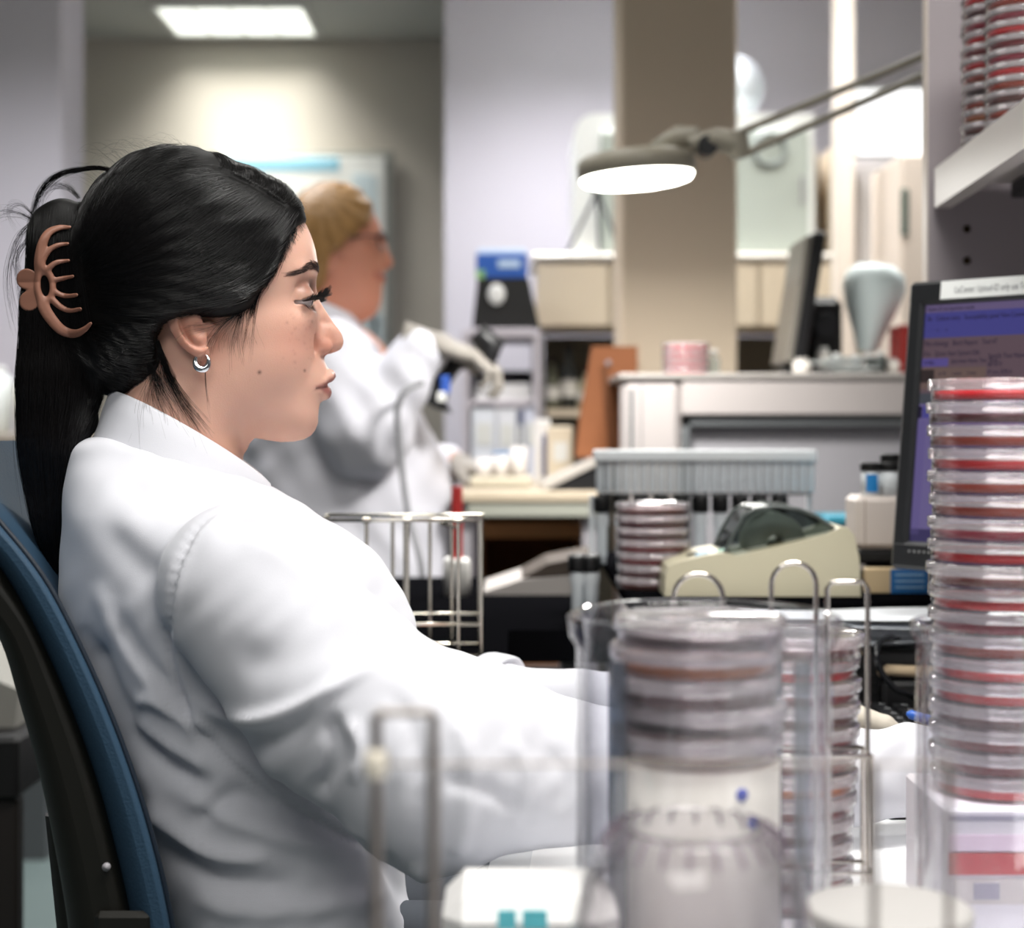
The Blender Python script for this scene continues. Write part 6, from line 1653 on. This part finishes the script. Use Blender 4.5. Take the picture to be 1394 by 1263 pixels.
def stext(s, u, v, size, m=M_TXT, n=-.0024, nm='screen_text', sx=.72): return text_mesh(nm, s, size, mp(u, v, n), wd, upv, m, t, off=.0002, sx=sx)
stext('Patient ID and specimen results', U0 + .003, sv(.026), .0062); stext('Be   Culture entry   Susceptibility panel View Comment', U0 + .004, sv(.068), .0075); stext('-   -   x   -   x', U0 + .006, sv(.115), .006)
stext('Microbiology   Batch Report   Tool 47', U0 + .002, sv(.175), .0078); stext('Eric   Query Item System Edit', U0 + .002, sv(.218), .0078); stext('M-9001', U0 + .003, sv(.255), .006)
stext('Specimen Name Test  Note', U0 + .036, sv(.25), .0068); stext('Specify Text Name', U0 + .080, sv(.235), .0078); stext('08/10/72', U0 + .080, sv(.268), .0066); stext('47 mm 2078 A', U0 + .080, sv(.30), .0066); stext('A-AND-45 A', U0 + .080, sv(.33), .0066)
stext('Insertion and Antibiotic', U0 + .081, sv(.39), .0068)
stext('or 45      1 count      5 mins', U0 + .022, sv(.30), .0055)
# label strip on the bezel
mb = MB(); mbox(mb, .041, .34, MH - .0215, MH - .002, .004, .0046); mb.build('label_strip', mat('label_paper', '#eef0ee', rough=.7), t)
stext('LisCenter: Upload-ID only use Test', .058, MH - .0158, .0098, M_INK, .0046, 'label_text', .62)
mb = MB()
for k in range(6): mbox(mb, U0 + .004 + k * .006, U0 + .006 + k * .006, .018, .0205, .004, .0046)
mb.build('buttons', mat('button_grey', '#8a8a8a', rough=.4), t)
mb = MB(); c = mp(MW / 2, .02, -.05); mb.box((c.x, c.y, (c.z + .01) / 2 + .004), (.05, .03, c.z + .03), .006, Matrix.Rotation(math.atan2(wd.y, wd.x), 3, 'Z')); mb.build('stand', M_BEZ, t)
mb = MB(); mb.lathe([(0, 0), (.085, 0), (.088, .004), (.08, .012), (0, .016)], 40, (c.x, c.y, 0)); mb.build('foot', M_BEZ, t)

# ---------------------------------------------------------------- keyboard
KX0, KX1, KY0, KY1 = .300, .452, 1.30, 1.72
t = thing('keyboard', 'black computer keyboard lying on the white bench under the hands', 'keyboard', ((KX0 + KX1) / 2, (KY0 + KY1) / 2, BZ))
M_KB = mat('keyboard_black', '#1c1d1f', rough=.45); M_KEY = mat('key_black', '#26272a', rough=.35); M_KL = mat('key_legend', '#c9ccce', rough=.6)
mb = MB(); mb.box((0, 0, .008), (KX1 - KX0, KY1 - KY0, .016), .004); mb.build('case', M_KB, t)
key = None; r = np.random.default_rng(2)
for c_ in range(15):
    for r_ in range(6):
        x = -.058 + r_ * .0225 + (.006 if r_ == 5 else 0); y = .19 - c_ * .0268 + [0, .006, .010, .014, 0, 0][r_] * .5
        if key is None:
            mb = MB(); s0, s1, hh = .0098, .0078, .0085
            vs = [(-s0, -s0 * 1.22, 0), (s0, -s0 * 1.22, 0), (s0, s0 * 1.22, 0), (-s0, s0 * 1.22, 0), (-s1, -s1 * 1.22, hh), (s1, -s1 * 1.22, hh), (s1, s1 * 1.22, hh), (-s1, s1 * 1.22, hh)]
            mb.add(vs, [(3, 2, 1, 0), (4, 5, 6, 7), (0, 1, 5, 4), (1, 2, 6, 5), (2, 3, 7, 6), (3, 0, 4, 7)])
            mb.cur = 1; mb.box((.002, .002, hh + .0002), (.0015, .005, .0003)); mb.box((.0045, -.001, hh + .0002), (.0012, .003, .0003))
            key = mb.build('key', [M_KEY, M_KL], t); key.location = (x, y, .0155)
        else:
            k = key.copy(); COL.objects.link(k); k.parent = t; k.location = (x, y, .0155)

# ---------------------------------------------------------------- label printer
t = thing('label_printer', 'cream label printer with a smoked clear cover', 'printer', (P(1038, 0, 1.9)[0], 1.9, LZ))
M_PRN = mat('printer_cream', '#c0b9a0', rough=.45); O = Vector(t.location)
def pp(px, py, d=1.86): v = P(px, py, d) - O; return (v.x, max(v.z, 0))
body = [pp(*q) for q in ((905, 812), (906, 784), (910, 772), (918, 767), (960, 756), (985, 752), (1003, 757), (1060, 744), (1128, 727), (1143, 718), (1155, 719), (1163, 728), (1170, 760), (1172, 812))]
mb = MB(); mb.prism(body, (0, -.04, 0), (1, 0, 0), (0, 0, 1), (0, 1, 0), .12); mb.build('body', M_PRN, t)
cov = [pp(*q) for q in ((988, 754), (1000, 728), (1015, 702), (1030, 694), (1060, 690), (1090, 694), (1115, 704), (1132, 716), (1140, 722))]
cin = [((x - .0) * .94 + .003, z * .97) for x, z in cov]
mb = MB(); n_ = len(cov)
ptsA = [(x, y, z) for y in (-.028, .068) for x, z in cov]
mb.add(ptsA, [(i, i + 1, n_ + i + 1, n_ + i) for i in range(n_ - 1)], True)
mb.add([(x, -.028, z) for x, z in cov], [tuple(range(n_))]); mb.add([(x, .068, z) for x, z in cov], [tuple(reversed(range(n_)))])
mb.build('smoked_cover', clear('smoked_plastic', '#8f9795', .08, .06, 1.5, '#3a3f3f'), t)
for y in (-.0285, .0685):
    mb = MB(); mb.tube([(x, y, z) for x, z in cov], .0022, 8); mb.build('cover_edge', mat('cover_edge', '#4c5250', rough=.2), t)
mb = MB(); q = pp(1046, 694); mb.box((q[0] - .006, .02, q[1] + .002), (.024, .05, .003), .001); mb.build('cover_label', mat('label_paper'), t)
mb = MB(); q = pp(1062, 742); mb.lathe([(.010, -.03), (.035, -.03), (.035, .03), (.010, .03), (.010, -.03)], 40, (q[0], .02, q[1]), Matrix.Rotation(PI / 2, 3, 'X')); mb.build('label_roll', mat('roll_white', '#e4e3da', rough=.6), t)
for (px, py, w, c_, nm) in ((958, 771, .016, '#8fb6cf', 'blue_button'), (985, 764, .011, '#7fae9c', 'green_button'), (948, 762, .014, '#4d4a40', 'vent')):
    q = pp(px, py, 1.86); z_ = np.interp(q[0], [b[0] for b in body[3:7]], [b[1] for b in body[3:7]]); mb = MB(); mb.box((q[0], -.02 + (.02 if nm == 'vent' else 0), z_ + .0006), (w, .012, .003), .001, Matrix.Rotation(-.22, 3, 'Y')); mb.build(nm, mat('printer_' + nm, c_, rough=.4), t)
mb = MB(); q = pp(1150, 790); mb.box((q[0], -.0405, q[1]), (.03, .002, .0012)); mb.build('seam', mat('seam_dark', '#8f8870'), t)

# ---------------------------------------------------------------- tube racks
M_TUBE = clear('tube_plastic', '#eef2f4', .62, .1, 1.45, '#e9eef2'); M_CAPB = mat('cap_black', '#0e0e10', rough=.45)
TY = 2.33
TZ2 = LZ
t = thing('tube_rack', 'long white tube rack with a row of hanging white tubes behind the label printer', 'rack', (P(958, 0, TY)[0], TY, LZ))
O = Vector(t.location)
def tx(px): return P(px, 0, TY)[0] - O.x
def tz(py): return P(0, py, TY)[2] - O.z
zc0, zc1 = tz(692), tz(674)
mb = MB(); mb.box(((tx(808) + tx(1108)) / 2, 0, tz(620)), (tx(1108) - tx(808), .05, tz(612) - tz(627)), .002); mb.build('top_plate', mat('rack_white', '#dfe3e6', rough=.4), t)
mb = MB(); mb.box(((tx(808) + tx(1108)) / 2, 0, zc1 + .0022), (tx(1100) - tx(812), .035, .003)); mb.build('lower_plate', mat('dark_grey'), t)
tube = None
for k in range(25):
    x_ = tx(816 + k * 11.9)
    mb_ = None
    if tube is None:
        mb_ = MB(); mb_.lathe([(.0058, tz(618)), (.0058, zc1 + .008), (.004, zc1 + .005), (0, zc1 + .004)], 12); tube = mb_.build('hanging_tube', M_TUBE, t); tube.location = (x_, -.012, 0)
    else:
        c_ = tube.copy(); COL.objects.link(c_); c_.parent = t; c_.location = (x_, -.012, 0)
mb = MB()
for px in (806, 1104): mb.box((tx(px), .016, zc1 / 2), (.006, .01, zc1 - .001))
mb.build('end_support', mat('rack_white'), t)
def capped_tube(name_lb, loc, h, group, r_=.0105, body_m=M_TUBE, band=None):
    q = thing('capped_tube', name_lb, 'tube', loc, group=group)
    mb = MB(); mb.lathe([(0, 0), (r_ * .6, 0), (r_ * .62, h * .1), (r_ * .75, h * .14), (r_ * .75, h * .5), (r_ * 1.0, h * .62), (r_ * .9, h * .74)], 16); mb.build('body', body_m, q)
    mb = MB(); mb.lathe([(0, h), (r_ * 1.15, h), (r_ * 1.2, h * .95), (r_ * 1.2, h * .78), (r_ * 1.05, h * .75), (0, h * .75)], 16); mb.build('cap', M_CAPB, q)
    return q
first = None
hB = zc1 - .0005
for k in range(10):
    loc = (P(819 + k * 26.8, 0, TY)[0], TY - .004, LZ); lb = 'clear tube with a black cap standing under the long white tube rack'
    if first is None: first = capped_tube(lb, loc, hB, 'black capped tubes under the white rack')
    else: copy_tree(first, lb, loc)
first = None
for row in range(2):
    for k in range(2):
        loc = (P(786 + k * 17 + row * 4, 0, 2.1)[0], 2.1 + row * .022, RZ); hC = P(0, 756, 2.1)[2] - RZ
        lb = 'clear tube with a black cap beside the small plate stack, lower than the rack'
        if first is None: first = capped_tube(lb, loc, hC, 'black capped tubes at the end of the ledge')
        else: copy_tree(first, lb, loc)

# ---------------------------------------------------------------- vial boxes at the right of the printer
t = thing('black_riser', 'small black riser block under the cream vial box', 'riser', (P(1208, 0, 1.99)[0], 2.0, LZ))
O = Vector(t.location); zr_ = P(0, 748, 1.96)[2] - LZ
mb = MB(); mb.box((0, .0, zr_ - .009), (.084, .07, .018), .004); mb.build('top_tray', M_BLK, t)
mb = MB()
for x_ in (-.036, .036): mb.box((x_, .025, (zr_ - .018) / 2), (.006, .01, zr_ - .018))
mb.build('leg', M_BLK, t)
t = thing('vial_box', 'cream box with black capped vials in it, on the black riser', 'box', (P(1202, 0, 1.96)[0], 2.0, LZ + zr_))
hb = P(0, 676, 1.96)[2] - LZ - zr_
mb = MB(); mb.box((.004, 0, hb / 2), (.07, .07, hb), .006); mb.build('box', mat('vial_box_cream', '#d5cac3', rough=.55), t)
mb = MB(); mb.box((-.0205, -.0352, hb * .5), (.0012, .001, hb * .9)); mb.build('corner_seam', mat('seam_brown', '#a5958a'), t)
def vial(lb, loc, h, grp, blue):
    q = thing('vial', lb, 'vial', loc, group=grp)
    mb = MB(); mb.lathe([(0, 0), (.0115, 0), (.0115, h * .72), (.009, h * .76)], 20); mb.build('glass', mat('vial_milky', '#d9dee2', rough=.2), q)
    mb = MB(); mb.lathe([(0, h), (.0125, h), (.0128, h * .97), (.0128, h * .76), (0, h * .76)], 20); mb.build('cap', M_CAPB, q)
    if blue:
        mb = MB(); mb.lathe([(.0117, h * .12), (.0117, h * .66)], 14, a0=math.radians(-130), a1=math.radians(-55)); mb.build('label', mat('label_blue', '#1f7cbf', rough=.5), q)
    return q
z_ = LZ + zr_ + hb
vial('black capped vial with a blue label, on the cream vial box', (P(1189, 0, 1.97)[0], 1.985, z_), P(0, 630, 1.97)[2] - z_, 'vials in the cream box', True)
vial('black capped plain white vial on the cream vial box, nearest the monitor', (P(1214, 0, 1.97)[0], 1.985, z_), P(0, 630, 1.97)[2] - z_, 'vials in the cream box', False)
vial('taller black capped vial behind the others on the cream vial box', (P(1216, 0, 2.0)[0], 2.014, z_), P(0, 618, 2.0)[2] - z_, 'vials in the cream box', False)
vial('vial with a blue label standing beneath the black riser', (P(1197, 0, 1.97)[0], 1.99, LZ), zr_ - .0185, 'vials under the riser', True)
vial('plain white vial standing beneath the black riser, beside the blue labelled one', (P(1215, 0, 1.97)[0], 1.99, LZ), zr_ - .0185, 'vials under the riser', False)
t = thing('teal_tray', 'teal plastic tray behind the label printer', 'tray', (P(1150, 0, 2.25)[0], 2.25, LZ))
zt_ = P(0, 700, 2.25)[2] - LZ
mb = MB(); mb.box((0, 0, zt_ - .006), (.07, .12, .012), .003); mb.build('tray', mat('teal_plastic', '#3f9bb5', rough=.4), t)
mb = MB(); mb.box((0, 0, (zt_ - .012) / 2), (.06, .11, zt_ - .012), .002); mb.build('pedestal', mat('tray_grey'), t)
t = thing('printed_leaflet', 'cream and blue printed leaflet box below the monitor', 'leaflet', (P(1240, 0, 1.86)[0], 1.93, LZ))
hb = P(0, 776, 1.9)[2] - LZ
mb = MB(); mb.box((0, -.0, hb / 2), (.075, .02, hb), .001); mb.build('box', mat('leaflet_cream', '#dcc39b', rough=.5), t)
mb = MB(); mb.box((.013, -.0106, hb / 2), (.045, .0012, hb * .98)); mb.build('blue_panel', mat('leaflet_blue', '#2b6fb0', rough=.5), t)
for k in range(3):
    mb = MB(); mb.box((.013, -.0116, hb * (.25 + .25 * k)), (.034, .001, .0022)); mb.build('printed_line', mat('leaflet_line', '#9cc4e2'), t)

# ---------------------------------------------------------------- papers, black dock and cable
t = thing('docking_box', 'black computer box on the bench between keyboard and ledge, papers on top', 'computer', (.40, 1.79, BZ))
hb = P(0, 880, 1.76)[2] - BZ
mb = MB(); mb.box((0, 0, hb / 2), (.25, .10, hb), .005); mb.build('case', M_BLK, t)
for k in range(5):
    mb = MB(); mb.box((-.03, -.0505, .012 + k * .009), (.11, .001, .003)); mb.build('vent_slot', mat('slot_black', '#050505'), t)
PZ0 = BZ + hb
def sheet(nm, lb, x, y, z, sx, sy, rz, m, sag, n=14, seed=0, grp=None):
    q = thing(nm, lb, 'paper', (x, y, z), rz=rz, group=grp); r = np.random.default_rng(seed); ph = r.uniform(0, 6, 4)
    top = []; bot = []
    for i in range(n):
        for j in range(n):
            u, v = (i / (n - 1) - .5), (j / (n - 1) - .5)
            zz = sag * (.5 + .5 * math.sin(u * 5 + ph[0] + v * 2)) + sag * .5 * (1 + math.sin(v * 7 + ph[1])) + .0002
            top.append((u * sx, v * sy, zz + .0006)); bot.append((u * sx, v * sy, zz))
    mb = MB(); mb.grid(top, n, n); mb.grid(bot[::-1], n, n); mb.build('sheet', m, q); return q
MP = mat('paper_cool', '#e8ebf0', rough=.8, noise_amt=.02)
for k, lb in enumerate(('lowest crumpled white paper on the black computer box', 'crumpled white paper, second from the bottom of the pile', 'crumpled white paper in the middle of the pile on the black box', 'crumpled white paper under the topmost sheets', 'wide white sheet on top of the paper pile by the monitor')):
    sheet('paper_sheet', lb, .435 - .012 * (k == 4) * 6, 1.775 - .004 * k, PZ0 + .0005 + .0075 * k, .15 + (.07 if k == 4 else .012 * (k % 2)), .10, .12 * math.sin(k * 2.3), MP, .0028, seed=k + 1, grp='pile of papers by the monitor')
t = thing('cloth_strip', 'crumpled beige paper towel on the bench by the keyboard', 'paper towel', (P(1235, 0, 1.70)[0], 1.705, BZ + .052))
O = Vector(t.location); mb = MB(); mb.tube([(-.03, 0, 0), (-.02, .002, .004), (0, 0, .003), (.03, .004, .001), (.06, .0, -.002)], [.003, .006, .006, .007, .004], 10); mb.build('towel', mat('towel_beige', '#b8a488', rough=.9), t)
t.location = (P(1235, 0, 1.73)[0], 1.732, BZ)
for c in t.children:
    for v in c.data.vertices: v.co.z += .052
mb = MB(); mb.box((.012, .003, .0225), (.08, .03, .045), .004); mb.build('holder', M_BLK, t)
t = thing('black_cable', 'black cable looping down from the papers to the keyboard', 'cable', P(1200, 900, 1.68))
O = Vector(t.location); mb = MB(); mb.tube([Vector(v) - O for v in crom([tuple(P(*a)) for a in ((1222, 868, 1.735), (1200, 872, 1.70), (1193, 892, 1.68), (1202, 918, 1.68), (1220, 938, 1.68), (1245, 950, 1.69))] + [(.445, 1.715, BZ + .006)], 8)], .0035, 10)
mb.build('cord', mat('cord_black', '#17181b', rough=.25), t)
t = thing('blue_pen', 'blue capped pen held over the keyboard', 'pen', P(1262, 978, 1.42))
O = Vector(t.location); mb = MB(); mb.tube([P(1234, 971, 1.42) - O, P(1239, 972, 1.42) - O, P(1268, 981, 1.42) - O], [.0015, .004, .0045], 12); mb.build('cap', mat('pen_blue', '#2c63c4', rough=.3), t)
mb = MB(); mb.tube([P(1268, 981, 1.42) - O, P(1335, 1000, 1.42) - O], [.0038, .0038], 12); mb.build('barrel', mat('pen_white', '#dfe2ea', rough=.3), t)
t = thing('cable_bundle', 'bundle of thin black cables on the bench in front of the far cuff', 'cable', (.06, 1.585, BZ))
for k in range(4):
    mb = MB(); mb.tube([Vector(v) for v in crom([(-.03, .012 * k, .005), (.0, .010 * k, .02 + .008 * k), (.04, .008 * k + .01, .05 + .004 * k), (.075, .006 * k + .02, .055), (.12, .01 * k + .03, .02), (.16, .012 * k + .03, .004)], 8)], .0032, 8)
    mb.build('cord', mat('cord_black'), t)
# ================================================================ office chair
t = thing('office_chair', 'blue upholstered laboratory chair with a black back shell', 'chair', (P(250, 0, 1.36)[0], 1.36, 0))
O = Vector(t.location)
M_BLUE = mat('chair_blue', '#2e465b', rough=.6, spec=.3, bump=.25, bump_scale=500); M_SHELL = mat('chair_shell', '#15140f', rough=.45)
YC, YH = 1.352, .212
# near-edge outline (front face of cushion) in photo pixels at the near edge distance
ED = YC - YH
front = crom([(-70, 606), (-40, 655), (0, 704), (60, 778), (100, 848), (150, 955), (190, 1060), (220, 1160), (243, 1263), (256, 1360)], 5)
back = crom([(-95, 650), (-60, 705), (0, 765), (42, 832), (78, 905), (112, 985), (146, 1082), (172, 1180), (190, 1263), (202, 1360)], 5)
shell = crom([(-150, 690), (-110, 760), (-60, 820), (-8, 872), (22, 965), (46, 1050), (68, 1150), (88, 1263), (98, 1360)], 5)
def res(pl, n):
    c = np.array(pl); s = np.r_[0, np.cumsum(np.linalg.norm(np.diff(c, axis=0), axis=1))]; q = np.linspace(0, s[-1], n); return np.stack([np.interp(q, s, c[:, k]) for k in range(2)], 1)
NV = 46; NU = 40
Fp, Bp, Sp = res(front, NV), res(back, NV), res(shell, NV)
def XZ(p): v = P(p[0], p[1], ED); return v.x - O.x, v.z
def bowl(s): return .055 * (1 - abs(s) ** 2.2)          # the middle of the back curves away from the sitter
def slab(A, B, name, m, edge_r, y_in=0., topdrop=.0, bow=1., bowb=1.):
    """thick curved back rest between outline A (front) and B (rear)"""
    mb = MB(); rows = []
    def topz(s, z): return z
    ss = [-math.cos(PI * k / (NU - 1)) for k in range(NU)]
    for k in range(NU):
        s = ss[k]; row = []
        for j in range(NV):
            (xa, za), (xb, zb_) = XZ(A[j]), XZ(B[j])
            rnd = math.sqrt(max(0, 1 - max(0, (abs(s) - .86) / .14) ** 2)); xm, zm = (xa + xb) / 2, (za + zb_) / 2
            row.append((xm + (xa - xm) * (.25 + .75 * rnd) - bowl(s) * bow, YC - O.y + s * (YH - y_in), zm + (za - zm) * (.25 + .75 * rnd)))
        for j in reversed(range(NV)):
            (xa, za), (xb, zb_) = XZ(A[j]), XZ(B[j]); rnd = math.sqrt(max(0, 1 - max(0, (abs(s) - .86) / .14) ** 2)); xm, zm = (xa + xb) / 2, (za + zb_) / 2
            row.append((xm + (xb - xm) * (.25 + .75 * rnd) - bowl(s) * bowb, YC - O.y + s * (YH - y_in), zm + (zb_ - zm) * (.25 + .75 * rnd)))
        row.append(row[0])
        rows.append(row)
    mb.grid([p for r_ in rows for p in r_], NU, len(rows[0]))
    mb.add(rows[0][:-1], [tuple(range(len(rows[0]) - 1))]); mb.add(rows[-1][:-1], [tuple(reversed(range(len(rows[0]) - 1)))])
    return mb.build(name, m, t)
slab(Fp, Bp, 'back_cushion', M_BLUE, .01)
slab(Bp, Sp, 'back_shell', M_SHELL, .01, .006, bowb=.55)
# piping seam that follows the near and far front edges
for s in (-.955, .955):
    mb = MB(); pts = [(XZ(p)[0] - bowl(s) - .0015, YC - O.y + s * YH * .995, XZ(p)[1]) for p in Fp]; mb.tube(pts, .0022, 6); mb.build('piping', mat('piping_navy', '#141f2c', rough=.5), t)
# latch plate low on the shell
q = P(168, 1247, ED); mb = MB(); mb.box((q.x - O.x, ED - O.y - .001 + .004, q.z - .012), (.042, .008, .03), .004); mb.build('latch', mat('latch_black', '#1b1a17', rough=.3), t)
q = P(143, 1182, ED); mb = MB(); mb.lathe([(0, 0), (.003, 0), (.003, .002), (0, .003)], 12, (q.x - O.x, ED - O.y - .001 + .006, q.z), Matrix.Rotation(PI / 2, 3, 'X')); mb.build('rivet', M_GREYM, t)
# seat, column and base
SZ = .60
mb = MB(); mb.box((.09, 0, SZ - .045), (.47, .46, .08), .035); mb.build('seat', M_BLUE, t)
mb = MB(); mb.box((.06, 0, SZ - .10), (.36, .34, .035), .012); mb.build('seat_pan', M_SHELL, t)
xb0, zb0 = XZ(Sp[-1])
mb = MB(); mb.tube([(xb0 - .06, 0, zb0 + .08), (xb0 - .05, 0, zb0 - .02), (xb0 + .02, 0, SZ - .11), (.05, 0, SZ - .115)], .022, 12); mb.build('back_bracket', M_SHELL, t)
mb = MB(); mb.tube([(.05, 0, SZ - .118), (.05, 0, .09)], [.028, .022], 18); mb.build('gas_column', mat('column_chrome', '#77797c', rough=.25, metal=1), t)
for k in range(5):
    a = 2 * PI * k / 5 + .3; c_, s_ = math.cos(a), math.sin(a)
    mb = MB(); mb.tube([(.05 + .02 * c_, .02 * s_, .10), (.05 + .28 * c_, .28 * s_, .075)], [.024, .016], 10); l_ = mb.build('base_arm', M_SHELL, t)
    mb = MB(); p = Vector((.05 + .28 * c_, .28 * s_, .03)); ax_ = Vector((-s_, c_, 0)); mb.tube([p - ax_ * .018, p + ax_ * .018], .029, 20); mb.tube([p, p + Vector((0, 0, .04))], .006, 8); mb.build('castor', M_SHELL, l_)
# ================================================================ camera, world, colour
cam = bpy.data.cameras.new('camera'); co = bpy.data.objects.new('camera', cam); COL.objects.link(co)
co.location = (0, 0, CZ); co.rotation_euler = (PI / 2, 0, 0); cam.sensor_width = 36; cam.sensor_fit = 'HORIZONTAL'
cam.lens = 36 * F / 1394; cam.shift_y = -(631.5 - HY) / 1394; cam.clip_start = .05
cam.dof.use_dof = True; cam.dof.focus_distance = 1.275; cam.dof.aperture_fstop = 4.6; cam.dof.aperture_blades = 9
SC.camera = co
w = bpy.data.worlds.new('room_ambient'); SC.world = w; w.use_nodes = True
w.node_tree.nodes['Background'].inputs[0].default_value = (.95, .95, 1, 1); w.node_tree.nodes['Background'].inputs[1].default_value = .10
SC.view_settings.view_transform = 'Standard'; SC.view_settings.look = 'None'; SC.view_settings.gamma = 1; SC.view_settings.use_curve_mapping = False
SC.view_settings.exposure = .28
try:
    SC.cycles.transparent_max_bounces = 48; SC.cycles.max_bounces = 10; SC.cycles.sample_clamp_indirect = 6
except Exception: pass
